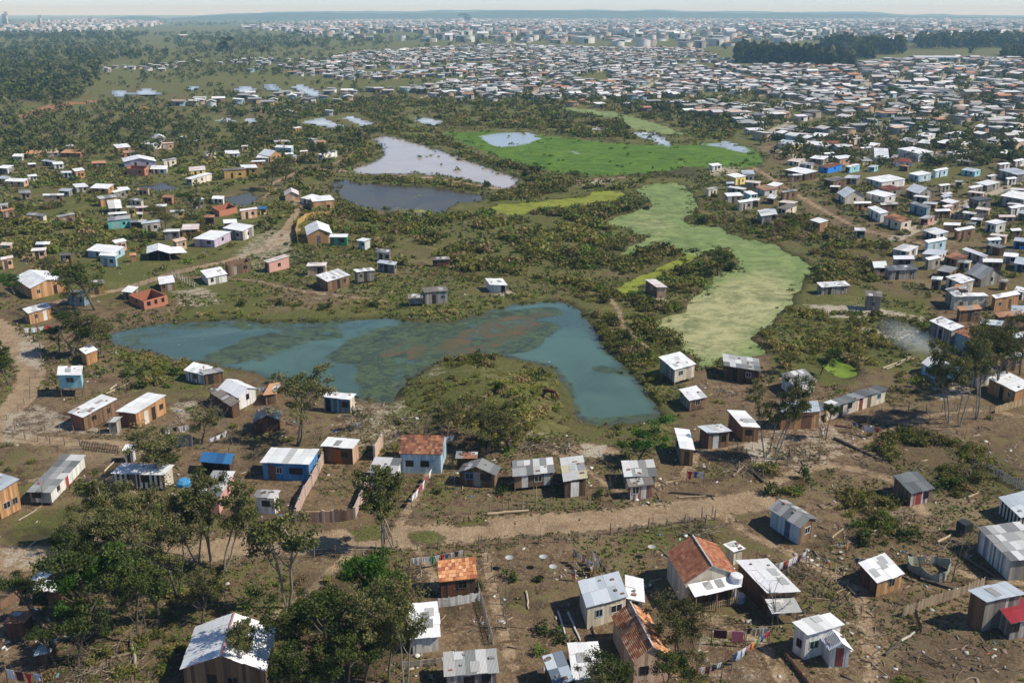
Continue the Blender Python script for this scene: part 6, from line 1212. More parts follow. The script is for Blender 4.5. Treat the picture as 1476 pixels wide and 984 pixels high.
fence('log rail fence edging the bottom right path', 'P', [(1130,945),(1142,958),(1155,975),(1170,995)], h=.5, style='plank', c=(.32,.17,.10))
fence('post fence in front of the veranda of the terracotta house', 'Z13', [(620,470),(700,460),(800,445),(900,430)], h=.9, style='picket', c=(.45,.33,.2))
fence('post fence behind the terracotta house yard', 'Z8', [(0,740),(90,735),(180,720),(260,700),(340,690),(450,670),(580,640),(720,610)], h=1.2, step=2.3)
fence('post fence near the orange plank house descending to the road', 'Z8', [(870,100),(950,180),(1020,250),(1080,330)], h=1.1, step=1.4)
fence('post fence in front of the long row house yard', 'Z8', [(1100,260),(1180,240),(1260,245),(1340,230),(1476,215)], h=1.1, step=1.6)
fence('low fence at the pond-side house yard', 'Z3', [(870,480),(930,500),(960,560),(990,640)], h=1.0, step=1.6)
fence('post fence in the far right yard above the plank hut', 'Z4', [(640,660),(760,640),(900,650),(1100,640),(1300,640)], h=1.1, step=2.4)
fence('yellowish plank fence at the right edge before the orange edge house', 'Z4', [(1290,650),(1380,625),(1470,600)], h=1.1, style='plank', c=(.46,.33,.18))
fence('grey board wall crossing the right bank settlement', 'M4', [(1040,492),(1110,500),(1180,495),(1240,492)], h=1.6, style='plank', c=(.24,.22,.19))
fence('long dark fence behind the white house in the right bank', 'M4', [(1250,690),(1330,700),(1400,695)], h=1.4, style='plank', c=(.28,.25,.21))
fence('grey plank screen near the olive tree', 'Z1', [(975,835),(1040,838),(1095,840)], h=1.6, style='plank', c=(.36,.34,.31))
fence('tilted fence line behind the orange peach hut path', 'M4', [(130,640),(300,600),(420,590)], h=1.0, step=3)
fence('pallet fence facing the striped shack', 'Z6', [(200,470),(230,420),(260,370)], h=1.0, style='picket', c=(.3,.24,.16))
fence('low brick parapet of the unfinished left-edge yard', 'Z10', [(0,470),(60,420),(180,330),(240,280)], h=.8, style='plank', c=(.22,.13,.09))
fence('rickety rail fence with crossbars below the stilted patched shack', 'Z7', [(665,575),(785,570),(905,510)], h=2.0, step=2.4, c=(.34,.27,.18))
def net_pen():
    c = gpt('Z14', (810,200)); root = empty('net_pen', c); tag(root, 'ring-shaped pen of grey-green netting on short stakes', 'pen'); m = MB(); n = 20; k = MB()
    for i in range(n):
        a0, a1 = 2 * math.pi * i / n, 2 * math.pi * (i + 1) / n; r0 = 1.75 + .3 * math.sin(3 * a0); r1 = 1.75 + .3 * math.sin(3 * a1)
        if i == 4: continue
        p, q = (r0 * 1.15 * math.cos(a0), r0 * math.sin(a0)), (r1 * 1.15 * math.cos(a1), r1 * math.sin(a1))
        m.hexa([(p[0], p[1], 0), (q[0], q[1], 0), (q[0] * .97, q[1] * .97, 0), (p[0] * .97, p[1] * .97, 0), (p[0] * 1.03, p[1] * 1.03, 1.0 + .2 * math.sin(i * 1.7)), (q[0] * 1.03, q[1] * 1.03, 1.0 + .2 * math.sin(i * 1.7 + 1.7)), (q[0], q[1], 1.0 + .2 * math.sin(i * 1.7 + 1.7)), (p[0], p[1], 1.0 + .2 * math.sin(i * 1.7))], vary((.36,.37,.30), .15))
        if i % 3 == 0: k = MB(); k.tube([(p[0], p[1], -.2), (p[0], p[1], 1.25)], .05, (.25,.2,.15), 5); k.build('stake', 'bark', root)
    m.build('netting', 'cloth', root)
net_pen(); LM.append(('the net pen', 1340, 825))
# ---- washing lines; each garment is a thing of its own
CLOTH = {'white': (.78,.78,.78), 'pink': (.78,.25,.3), 'red': (.55,.04,.05), 'blue': (.06,.12,.4), 'pale blue': (.5,.62,.78), 'navy': (.03,.04,.10), 'green': (.08,.3,.14), 'black': (.02,.02,.025), 'orange': (.8,.32,.08), 'beige': (.6,.5,.36), 'grey': (.35,.35,.37), 'dark maroon': (.10,.035,.045), 'yellow': (.75,.6,.12)}
ORD = ['leftmost', 'second from left', 'third from left', 'fourth from left', 'fifth from left', 'sixth from left', 'seventh from left', 'eighth from left', 'ninth from left', 'tenth from left', 'eleventh from left']
def washing(phrase, zone, p0, p1, cols, h=1.6, big=1.0):
    a, b = gpt(zone, p0, h), gpt(zone, p1, h)
    if Q(zone, p0)[0] > Q(zone, p1)[0]: a, b = b, a
    root = empty('clothesline', a); tag(root, 'washing line ' + phrase, 'clothesline', 'washing lines'); L = np.linalg.norm((b - a)[:2]); d = (b - a) / L; d[2] = 0
    rz = math.atan2(d[1], d[0])
    for e in (a, b):
        m = MB(); m.tube([(0, 0, -.3), (.03, 0, h + .15)], [.05, .04], (.26,.2,.14), 5); m.build('pole', 'bark', root, e - a)
    zl = lambda t: h - .25 * 4 * t * (1 - t) * min(1, L / 8)
    m = MB(); m.tube([(d[0] * L * t, d[1] * L * t, zl(t) + (b[2] - a[2]) * t) for t in np.linspace(0, 1, 9)], .012, (.5,.5,.5), 3); m.build('line', 'plain', root)
    n = len(cols)
    for i, cn in enumerate(cols):
        t = (i + .5) / n; w = min(L / n * .86, 1.6 * big) * R.uniform(.75, 1.05); hh = R.uniform(.55, 1.0) * big; hh = min(hh, h - .2)
        p = a + (b - a) * t; g = MB(); nx, nz = 6, 4; V_ = []
        shirt = cn not in ('pink', 'dark maroon', 'beige') and R.random() < .6
        for iz in range(nz + 1):
            for ix in range(nx + 1):
                x = (ix / nx - .5) * w; z = -hh * iz / nz
                if shirt and iz >= 2: x *= .62
                V_.append((x, .05 * math.sin(ix * 1.7 + i) * (iz / nz) + .03 * iz, z))
        for iz in range(nz):
            for ix in range(nx):
                q = iz * (nx + 1) + ix; g.face([V_[q], V_[q + 1], V_[q + nx + 2], V_[q + nx + 1]], vary(CLOTH[cn], .06))
        o = g.build('garment' if shirt else 'laundry_sheet', 'cloth'); o.location = (p[0], p[1], a[2] + (b[2] - a[2]) * t + zl(t) + .005); o.rotation_euler = (0, 0, rz)
        so = o.modifiers.new('thickness', 'SOLIDIFY'); so.thickness = .02
        word = 'hanging shirt' if shirt else 'hanging cloth'
        tag(o, f'{cn} {word}, {ORD[i]} on the line {phrase}', 'laundry', 'laundry on the lines')
washing('behind the new terracotta-tiled shack', 'Z7', (10,905), (385,850), ['white','white','white','pale blue','green','white','red','blue','white','navy','white'])
washing('beyond the middle yard dishes', 'Z7', (1165,845), (1310,945), ['grey','white','pink','pale blue','white'])
washing('with dark trousers above the yard', 'Z7', (1295,850), (1390,985), ['white','pale blue','black','black'])
washing('before the pale blue tiled cottage', 'Z7', (15,470), (160,270), ['white','white','red','white','red','white'])
washing('with the big pink sheet', 'Z13', (720,600), (965,620), ['dark maroon','pink'], h=1.7, big=1.55)
washing('crossing the bottom yard', 'Z13', (865,780), (1130,610), ['navy','pale blue','white','pink','orange','green','blue','red'])
washing('near the bottom with red towels', 'Z13', (590,880), (795,830), ['red','white','dark maroon','navy','white'])
washing('beside the dark-sided tall shed', 'Z13', (955,600), (1120,590), ['black','beige','white'])
washing('below the lone grey-slatted house', 'Z8', (1165,950), (1395,850), ['grey','white','red','white','white','dark maroon','white'])
washing('left above the slanted white-roofed hut', 'Z9', (275,905), (470,905), ['blue','white','white','green','red'])
washing('by the red-brown twin shack', 'Z1', (905,735), (1075,715), ['navy','white','black','white','white'])
washing('near the white gabled shore house', 'Z1', (1185,800), (1290,750), ['pale blue','white','white'])
washing('behind the pale blue tiled cottage', 'Z2', (1030,790), (1120,780), ['white','white','pale blue'])
washing('in the bottom left corner', 'Z10', (35,880), (290,920), ['white','dark maroon','red','pale blue'], big=1.3)
washing('by the narrow white-roofed shack', 'Z8', (545,285), (665,290), ['red','blue','white'], big=1.2)
washing('before the long row house', 'Z4', (480,700), (640,740), ['blue','navy','white','pale blue','red'])
washing('beside the road-bend orange hut', 'Z1', (130,170), (290,150), ['white','white','white','red'])
washing('by the orange-roofed shore hut', 'Z2', (0,505), (75,500), ['white','pale blue','white'])
# ---- people, horse
def skin_mesh(name, joints, edges, mat, colr, parent=None, lev=2):
    me = bpy.data.meshes.new(name); me.from_pydata([j[:3] for j in joints], edges, [])
    o = bpy.data.objects.new(name, me); col.objects.link(o)
    if parent: o.parent = parent
    m = o.modifiers.new('skin', 'SKIN'); m.use_smooth_shade = True
    for i, j in enumerate(joints):
        sv = me.skin_vertices[0].data[i]; sv.radius = (j[3], j[4] if len(j) > 4 else j[3]); sv.use_root = i == 0
    s = o.modifiers.new('smooth', 'SUBSURF'); s.levels = s.render_levels = lev
    mt = bpy.data.materials.new(name + '_colour'); nt_, ns, ln = nodes(mt); b = N(nt_, 'ShaderNodeBsdfPrincipled', i_Roughness=.85)
    ln.new(mixc(nt_, tex(nt_, 9.0), colr, tuple(v * .75 for v in colr)), b.inputs['Base Color']); oo = N(nt_, 'ShaderNodeOutputMaterial'); ln.new(b.outputs[0], oo.inputs[0])
    me.materials.append(mt); return o
SKINC = (.30,.17,.11)
def person(label, zone, p, top, bottom, hair=(.03,.02,.015), pose=0, facing=0.0, s=1.0, skirt=False):
    x, y, z = gpt(zone, p); st = .14 if pose == 0 else .3; arm = .0 if pose == 0 else .25
    J = [(0,0,.94,.13,.10),(0,0,1.15,.12,.09),(0,0,1.36,.16,.10),(0,0,1.48,.06),(0,.01,1.58,.085,.095),(0,.01,1.70,.075,.085),
         (.19,0,1.40,.055),(.25,-.02,1.13,.045),(.24,-.12 - arm,.92,.035),(.24,-.16 - arm,.84,.04,.02),(-.19,0,1.40,.055),(-.26,-.02,1.13,.045),(-.25,-.08,.90,.035),(-.25,-.12,.82,.04,.02),
         (.10,0,.88,.085),(.11,-st * .5,.48,.06),(.11,st * .2,.09,.045),(.11,st * .2 - .16,.04,.045,.03),(-.10,0,.88,.085),(-.11,st * .4,.48,.06),(-.11,st * .6,.09,.045),(-.11,st * .6 - .16,.04,.045,.03)]
    E = [(0,1),(1,2),(2,3),(3,4),(4,5),(2,6),(6,7),(7,8),(8,9),(2,10),(10,11),(11,12),(12,13),(0,14),(14,15),(15,16),(16,17),(0,18),(18,19),(19,20),(20,21)]
    root = skin_mesh('person', J, E, 'skin', SKINC); root.location = (x, y, z - .01); root.rotation_euler = (0, 0, facing); root.scale = (s, s, s); tag(root, label, 'person', 'people in the yards')
    T = [(0,0,.92,.145,.115),(0,0,1.15,.14,.11),(0,0,1.37,.18,.12),(.20,0,1.40,.075),(.245,-.015,1.17,.065),(-.20,0,1.40,.075),(-.255,-.015,1.17,.065)]
    skin_mesh('shirt', T, [(0,1),(1,2),(2,3),(3,4),(2,5),(5,6)], 'shirt', top, root)
    if skirt: skin_mesh('skirt', [(0,0,.98,.15,.12),(0,0,.7,.2,.18),(0,0,.42,.24,.22)], [(0,1),(1,2)], 'skirt', bottom, root)
    else: skin_mesh('trousers', [(0,0,.93,.145,.115),(.10,0,.85,.1),(.11,-st * .5,.48,.075),(.11,st * .2,.13,.062),(-.10,0,.85,.1),(-.11,st * .4,.48,.075),(-.11,st * .6,.13,.062)], [(0,1),(1,2),(2,3),(0,4),(4,5),(5,6)], 'trousers', bottom, root)
    skin_mesh('hair', [(0,.03,1.62,.085,.08),(0,.02,1.735,.08,.085)], [(0,1)], 'hair', hair, root)
    skin_mesh('nose', [(0,-.085,1.60,.014),(0,-.105,1.575,.018)], [(0,1)], 'nose', (.3,.16,.1), root, 1)
    return root
person('person in blue clothes with a white hat walking on the pale yard', 'Z8', (1265,205), (.08,.14,.32), (.05,.08,.2), hair=(.75,.75,.72), pose=1, facing=1.3)
person('person in a white dress standing beside the small dense tree', 'Z4', (309,790), (.75,.74,.72), (.72,.7,.68), skirt=True, facing=.4)
person('person in red standing among logs before the long row house', 'Z4', (628,872), (.5,.05,.04), (.12,.08,.07), facing=-.6)
person('person in white shirt and yellow shorts near the grey-blue roofed house', 'Z12', (1290,235), (.72,.7,.66), (.65,.42,.06), facing=.9, s=.85)
person('person in white top beside the cluttered table, carrying things', 'Z12', (1165,265), (.7,.66,.62), (.4,.08,.06), facing=-.3, s=.9, pose=1)
person('person with pale clothes walking on the sandy shore behind the huts', 'Z2', (548,670), (.6,.55,.5), (.45,.12,.08), facing=.2, pose=1)
person('person in orange standing at the road edge by a woodpile', 'Z9', (212,820 + 60), (.75,.3,.04), (.3,.2,.12), facing=.5, s=.8)
def horse():
    x, y, z = gpt('Z3', (200,612)); root = skin_mesh('horse', [(0,0,1.15,.26,.30),(.45,0,1.18,.27,.31),(-.45,0,1.2,.24,.28),(.75,0,1.22,.2,.24),(1.05,0,1.05,.14,.18),(1.35,0,.62,.11,.14),(1.5,0,.36,.09,.11),(1.68,0,.12,.06,.07),
        (.62,.16,.92,.10),(.66,.16,.5,.06),(.64,.16,.1,.05),(.68,.16,.02,.06),(.52,-.16,.92,.10),(.5,-.16,.5,.06),(.46,-.16,.1,.05),(.5,-.16,.02,.06),
        (-.62,.16,.9,.14),(-.56,.16,.72,.10),(-.72,.16,.46,.06),(-.68,.16,.08,.05),(-.63,.16,.02,.06),(-.66,-.16,.9,.14),(-.62,-.16,.72,.10),(-.8,-.16,.46,.06),(-.76,-.16,.08,.05),(-.71,-.16,.02,.06),(-.72,0,1.2,.1)],
        [(0,1),(0,2),(1,3),(3,4),(4,5),(5,6),(6,7),(1,8),(8,9),(9,10),(10,11),(1,12),(12,13),(13,14),(14,15),(2,16),(16,17),(17,18),(18,19),(19,20),(2,21),(21,22),(22,23),(23,24),(24,25),(2,26)], 'coat', (.13,.035,.02))
    root.location = (x, y, z); root.rotation_euler = (0, 0, -.5); root.scale = (1.05,) * 3; tag(root, 'reddish brown horse grazing on the grassy pond bank', 'horse')
    skin_mesh('tail', [(-.78,0,1.25,.05),(-.92,0,1.0,.06),(-.95,0,.55,.04)], [(0,1),(1,2)], 'tail', (.04,.015,.01), root); skin_mesh('mane', [(.8,0,1.42,.04),(1.05,0,1.24,.05),(1.3,0,.82,.04)], [(0,1),(1,2)], 'mane', (.05,.018,.012), root)
    for s in (-1, 1): skin_mesh('ear', [(1.38,.07 * s,.66,.03),(1.36,.09 * s,.78,.015)], [(0,1)], 'ear', (.12,.03,.02), root, 1)
horse()
# ---- single things
def thing(name, label, cat, zone, p, parts, rz=0.0, group=None):
    x, y, z = gpt(zone, p); root = empty(name, (x, y, z), rz); tag(root, label, cat, group)
    for pn, m, mt in parts: m.build(pn, mt, root)
    return root
def lathe(m, prof, c, n=14):
    for (r0, z0), (r1, z1) in zip(prof[:-1], prof[1:]):
        for k in range(n):
            a, b = 2 * math.pi * k / n, 2 * math.pi * (k + 1) / n
            m.face([(r0 * math.cos(a), r0 * math.sin(a), z0), (r0 * math.cos(b), r0 * math.sin(b), z0), (r1 * math.cos(b), r1 * math.sin(b), z1), (r1 * math.cos(a), r1 * math.sin(a), z1)], c)
m = MB(); lathe(m, [(0,2.3),(.62,2.3),(.66,3.1),(.55,3.2),(0,3.25)], (.72,.73,.74)); k = MB(); k.tube([(0,0,-.2),(0,0,2.32)], .12, (.7,.7,.7), 8)
thing('water_tank', 'white round water tank on a white post beside the terracotta house veranda', 'water tank', 'Z13', (876,420), [('tank', m, 'plain'), ('post', k, 'plain')])
m = MB(); lathe(m, [(0,.02),(.55,.05),(.6,.75),(.5,.85),(0,.9)], (.35,.42,.48))
thing('barrel', 'squat grey-blue barrel on the ground beside the white tank post', 'barrel', 'Z13', (908,410), [('barrel_body', m, 'plain')])
m = MB(); m.box(-.6,-.6,.5,.6,.6,1.55,(.03,.034,.036)); k = MB()
for a, b in ((-.5,-.5),(.5,-.5),(.5,.5),(-.5,.5)): k.box(a - .06, b - .06, -.2, a + .06, b + .06, .5, (.15,.12,.1))
thing('black_tank', 'black square tank on legs beside the patchy grey edge barn', 'tank', 'Z9', (1045,735), [('tank', m, 'plain'), ('stand', k, 'plank')], .4)
for i, (p, lb) in enumerate([((710,180), 'pale parabolic dish on a short pole above a small palm, left of its neighbour'), ((950,175), 'bluish parabolic dish on a pole in the middle yard'), ((1020,245), 'small pale dish nearest the woodpile yard')]):
    m = MB(); lathe(m, [(.02,1.25),(.24,1.28),(.44,1.38)], (.42,.43,.42), 12); k = MB(); k.tube([(0,0,-.2),(0,0,1.27)], .05, (.3,.28,.26), 6)
    thing('satellite_dish', lb, 'dish', 'Z12', p, [('dish', m, 'plain'), ('pole', k, 'plain')], 0, 'dishes in the middle yard')
m = MB(); lathe(m, [(.02,1.2),(.24,1.24),(.44,1.34)], (.42,.4,.36), 12); k = MB(); k.tube([(0,0,-.2),(0,0,1.22)], .05, (.3,.28,.26), 6)
thing('satellite_dish', 'pale dish on a pole left of the big terracotta-roofed house', 'dish', 'Z8', (290,900), [('dish', m, 'plain'), ('pole', k, 'plain')], 0)
# excavator far in the marsh
def excavator():
    x, y, z = gpt('P', (196,166)); root = empty('excavator', (x, y, z), .15); tag(root, 'small orange excavator with outstretched arm in the far left marsh', 'excavator'); O = (.62,.28,.04)
    for s in (-1, 1):
        m = MB(); m.box(-2, s * 1.1 - .35, 0, 2, s * 1.1 + .35, .9, (.05,.05,.05)); m.build('track', 'plain', root)
    m = MB(); m.box(-2, -1.3, .95, 1.2, 1.3, 2.1, O); m.build('body', 'plain', root); m = MB(); m.box(.1, -1.2, 2.1, 1.4, -.1, 3.3, (.06,.06,.06)); m.build('cab', 'pane', root)
    m = MB(); m.tube([(1.0,0,2), (4.5,0,4.6), (8.0,0,3.2)], [.4,.4,.3], O, 6); m.build('boom', 'plain', root); m = MB(); m.tube([(8,0,3.2),(9.2,0,1.2)], [.3,.22], O, 6); m.build('arm', 'plain', root); m = MB(); m.box(8.7,-.6,.2,9.7,.6,1.3,(.1,.1,.1)); m.build('bucket', 'plain', root)
excavator()
# far landmarks: pale chimneys and the long dark shed
for i, (px, py, hp) in enumerate([(745,48,8),(787,50,15),(792,52,11),(816,58,13),(980,62,16)]):
    x, y, _ = G(px, py); z = hz(x, y); d = math.hypot(x, y); hh = hp * d / F
    m = MB(); r = 1.1 * d / F; m.tube([(0,0,-1),(0,0,hh * .93)], [r, r * .75], (.72,.7,.66), 8); k = MB(); k.tube([(0,0,hh * .93),(0,0,hh)], [r * .9, r * .9], (.4,.38,.36), 8)
    root = empty('chimney_stack', (x, y, z)); m.build('shaft', 'farhouse', root); k.build('rim', 'farhouse', root)
    tag(root, f'slim pale tower on the horizon plain, {ORD[i]} of the five towers', 'tower', 'pale towers in the far town')
def slab(name, label, cat, px0, px1, py, hp, wc, rc, dep):
    a, b = np.array(G(px0, py)[:2]), np.array(G(px1, py)[:2]); z = hz(*((a + b) / 2)); hh = hp * np.hypot(*a) / F; w = np.linalg.norm(b - a) / 2
    root = empty(name, (*((a + b) / 2), z)); m = MB(); m.box(-w, 0, -2, w, dep, hh, wc); m.build('wall', 'farhouse', root); k = MB()
    k.face([(-w - 1, -1.5, hh - .1), (w + 1, -1.5, hh - .1), (w + 1, dep / 2, hh * 1.35), (-w - 1, dep / 2, hh * 1.35)], rc); k.face([(-w - 1, dep / 2, hh * 1.35), (w + 1, dep / 2, hh * 1.35), (w + 1, dep + 1, hh - .1), (-w - 1, dep + 1, hh - .1)], rc); k.build('roof', 'farhouse', root)
    for i in range(6):
        q = MB(); x = -w + (i + .5) * w / 3; q.box(x - w * .06, -.3, hh * .25, x + w * .06, .2, hh * .7, (.05,.05,.06)); q.build('window', 'farhouse', root)
    tag(root, label, cat)
slab('long_shed', 'long low factory shed with dark roof in the far town', 'factory', 822, 900, 55, 4, (.6,.58,.55), (.07,.075,.09), 50)
slab('white_hall', 'white hall with pale vaulted roof behind the eucalyptus grove', 'hall', 1112, 1128, 56, 3.5, (.75,.75,.75), (.8,.8,.8), 30)
slab('school_building', 'long pale blue-grey building right of the eucalyptus grove', 'building', 1320, 1382, 88, 5, (.55,.6,.64), (.5,.54,.58), 22)
for i, (px0, px1, py, hp) in enumerate([(4,7,38,11),(8,11,38,13),(56,59,38,10),(128,133,38,9)]):
    slab('tower_block', f'slim grey high-rise in the distant town at left, {ORD[i]} of four', 'tower block', px0, px1, py, hp, (.5,.5,.52), (.4,.4,.42), 14)
# ---- logs and planks lying about, each its own thing
def log(desc, zone, p0, p1, r, c, lift=0.0):
    a, b = gpt(zone, p0), gpt(zone, p1); d = b - a; m = MB(); md = (a + b) / 2; n = 6
    pts = [a + d * t - md + np.array([R.uniform(-.06, .06), R.uniform(-.06, .06), r + lift * t]) for t in np.linspace(0, 1, n)]
    m.tube(pts, [r * (1.1 - .35 * t) for t in np.linspace(0, 1, n)], c, 7); o = m.build('log', 'bark'); o.location = md; q0 = Q(zone, p0); q1 = Q(zone, p1)
    tag(o, None, 'log', 'logs and beams lying in the yards'); AUTO.append((o, desc, (q0[0] + q1[0]) / 2, (q0[1] + q1[1]) / 2))
log('long pale log', 'Z7', (555,605), (850,575), .17, (.45,.34,.22)); log('dark fallen log', 'Z8', (430,440), (740,470), .16, (.14,.10,.07)); log('pale fallen log', 'Z8', (480,480), (720,465), .1, (.36,.28,.19))
log('dark fallen log', 'Z4', (380,800), (640,920), .2, (.12,.09,.07)); log('red-brown beam', 'Z4', (385,725), (480,740), .13, (.25,.1,.08)); log('pair of pale planks', 'Z4', (655,400), (825,330), .12, (.5,.42,.3)); log('pale plank', 'Z4', (675,405), (830,340), .1, (.46,.38,.28))
log('curved bare branch', 'Z8', (870,330), (940,260), .12, (.3,.24,.17)); log('dark fallen log', 'Z8', (980,270), (1085,370), .18, (.10,.08,.06)); log('brown beam', 'Z8', (940,250), (1010,310), .1, (.3,.22,.15)); log('pale pole', 'Z7', (665,405), (905,400), .06, (.45,.36,.26), 2.0)
log('whitewashed pole', 'Z12', (1055,480), (1115,665), .09, (.62,.6,.55)); log('white crooked pole', 'Z12', (1125,490), (1215,680), .1, (.64,.62,.58)); log('pale beam', 'Z12', (830,345), (845,465), .1, (.5,.4,.28)); log('brown beam', 'Z12', (20,840), (230,820), .1, (.4,.3,.2))
log('dark fallen trunk', 'Z14', (1040,90), (1260,230), .16, (.16,.12,.09)); log('brown beam', 'Z14', (600,230), (700,275), .12, (.28,.2,.14)); log('dark fallen trunk', 'Z14', (740,260), (970,320), .17, (.14,.11,.09)); log('pale forked branch', 'Z14', (600,700), (700,630), .12, (.5,.44,.36)); log('dark fallen trunk', 'Z14', (490,790), (600,700), .14, (.1,.08,.06))
log('pale fallen trunk', 'Z10', (935,690), (970,900), .16, (.36,.31,.24)); log('brown fallen trunk', 'Z10', (800,810), (960,770), .13, (.24,.18,.12)); log('pale pole', 'Z5', (130,530), (250,455), .08, (.4,.33,.24)); log('thin pale plank', 'Z5', (715,195), (790,115), .1, (.55,.46,.34)); log('thin pale plank', 'Z5', (195,715), (250,660), .08, (.5,.42,.32))
log('pale plank', 'Z1', (600,540), (725,485), .1, (.5,.42,.3)); log('pale plank', 'Z1', (620,520), (660,490), .1, (.55,.46,.34)); log('pale bare trunk', 'Z1', (0,270), (40,355), .12, (.55,.47,.35)); log('brown beam', 'Z9', (110,770), (190,700), .12, (.34,.26,.17)); log('bent pale branch', 'Z9', (860,800), (965,745), .14, (.5,.38,.24)); log('reddish beam', 'Z9', (1035,390), (1140,455), .1, (.4,.22,.14)); log('pale beam', 'Z9', (1080,480), (1150,450), .1, (.46,.36,.24)); log('pale branch', 'Z9', (320,755), (430,712), .1, (.45,.38,.28))
# ---- uncountable litter and brushwood
def litter():
    V, Fq, C = [], [], []
    pal = [(.62,.61,.58)] * 5 + [(.42,.39,.34)] * 7 + [(.06,.06,.06)] * 6 + [(.26,.19,.12)] * 12 + [(.08,.2,.42), (.4,.08,.06), (.14,.28,.3)]
    def put(x, y, n, s, long=.3):
        for _ in range(n):
            px, py = x + R.gauss(0, s), y + R.gauss(0, s); a = R.uniform(0, 3.14)
            if R.random() < long: l, w, h = R.uniform(.5, 1.7), R.uniform(.05, .12), R.uniform(.04, .1)
            else: l, w, h = R.choice((.15, .22, .3, .42, .6)) * R.uniform(.7, 1.2), R.choice((.1, .16, .25, .45)), R.uniform(.01, .12)
            items.append((px, py, a, l / 2, w / 2, h))
    items = []
    for f in FOOT:
        if f[0] and f[1] < 230:
            k = 15 if f[1] < 150 else 7
            for _ in range(k // 3): put(f[0] + R.gauss(0, 3.6), f[1] + R.gauss(0, 3.6), 3, .5)
    for z, p, n, s in [('Z5',(1260,300),60,1.3),('Z5',(1240,500),60,1.1),('Z5',(590,250),25,.9),('Z3',(300,860),40,1.0),('Z8',(250,480),40,1.0),('Z8',(360,380),30,.9),('Z4',(580,690),60,1.8),('Z14',(1120,720),50,1.4),('Z14',(1000,840),40,1.5),('Z14',(400,850),30,.8),('Z9',(30,900),45,1.3),('Z13',(380,90),10,.6),('Z12',(1150,220),40,.9),('Z2',(600,640),40,1.6),('Z2',(480,680),25,1.0),('Z3',(1150,520),40,1.6),('Z4',(480,790),25,1.0),('Z7',(1130,130),40,.7),('Z10',(100,600),40,1.2),('Z10',(270,600),40,1.0),('Z11',(800,420),40,1.0),('Z9',(1400,200),50,1.6),('Z9',(620,870),30,.8),('Z9',(1000,830),30,1.0),('Z14',(30,100),30,1.0),('Z3',(860,470),30,.9),('Z8',(600,260),30,.8),('Z1',(1300,590),30,1.2),('Z1',(420,690),20,.7),('Z13',(1250,480),25,.9)]:
        g = gpt(z, p); put(g[0], g[1], int(n * .5), s * 1.3, .3)
    g = scatter([(-40,1010),(-40,600),(1500,600),(1500,1010)], .05, 1500)
    for x, y in g: put(x, y, 1, .2, .45)
    g = scatter([(160,425),(900,425),(960,610),(820,625),(560,590),(160,480)], .04, 800)      # bright scraps along the shores
    p = np.array([(i[0], i[1]) for i in items]); ok = clear_of_houses(p, -.15) & (water_sd(p) < .4); z = heights(p)
    for i, (it, o_, zz) in enumerate(zip(items, ok, z)):
        if not o_: continue
        x, y, a, l, w, h = it; ca, sa = math.cos(a), math.sin(a); n = len(V); tl = R.uniform(-.1, .25) * l
        for c_ in (-.03, h):
            for u, v in ((-l, -w), (l, -w), (l, w), (-l, w)): V.append((x + u * ca - v * sa, y + u * sa + v * ca, zz + c_ + (tl if u > 0 else 0)))
        cc = vary(R.choice(pal) if l < .3 else R.choice([(.30,.22,.14), (.2,.14,.09), (.38,.3,.21), (.14,.1,.07)]), .15)
        for q in ((4, 5, 6, 7), (0, 1, 5, 4), (1, 2, 6, 5), (2, 3, 7, 6), (3, 0, 4, 7)): Fq.append(tuple(n + j for j in q)); C.append(cc)
    tag(bulk('litter', np.array(V), np.array(Fq), np.array(C), 'plain'), kind='stuff')
    # pale scraps floating on the ponds
    fp = []
    for poly, n in ((PA, 70), (PE, 14), (PB, 4), (PC, 12)):
        p = scatter(poly, n / 4000.0 * 2); sd_ = water_sd(p); p = p[(sd_ > 1.2)]; sd_ = sd_[sd_ > 1.2]; p = p[(sd_ < 4) | (NR.random(len(p)) < .25)]; fp.append(p[:n])
    fp = np.concatenate(fp); V = quads(np.concatenate([fp, np.full((len(fp), 1), -.2)], 1), .16 + .3 * NR.random(len(fp)) ** 2, .2); V[:, :, 2] = -.2 + .3 * (V[:, :, 2] + .2)
    tag(link_quads('litter', V, np.full((len(fp), 3), .55), 'plain'), kind='stuff')
litter()
x, y, z = gpt('Z5', (1265,280)); m = MB(); lathe(m, [(.0,0),(.9,.02),(.95,.45),(.6,.8),(0,.9)], (.07,.28,.5), 9); thing('tarpaulin_bundle', 'bright blue plastic bundle on the refuse heap right of the striped shack', 'bundle', 'Z5', (1265,280), [('bundle', m, 'cloth')])
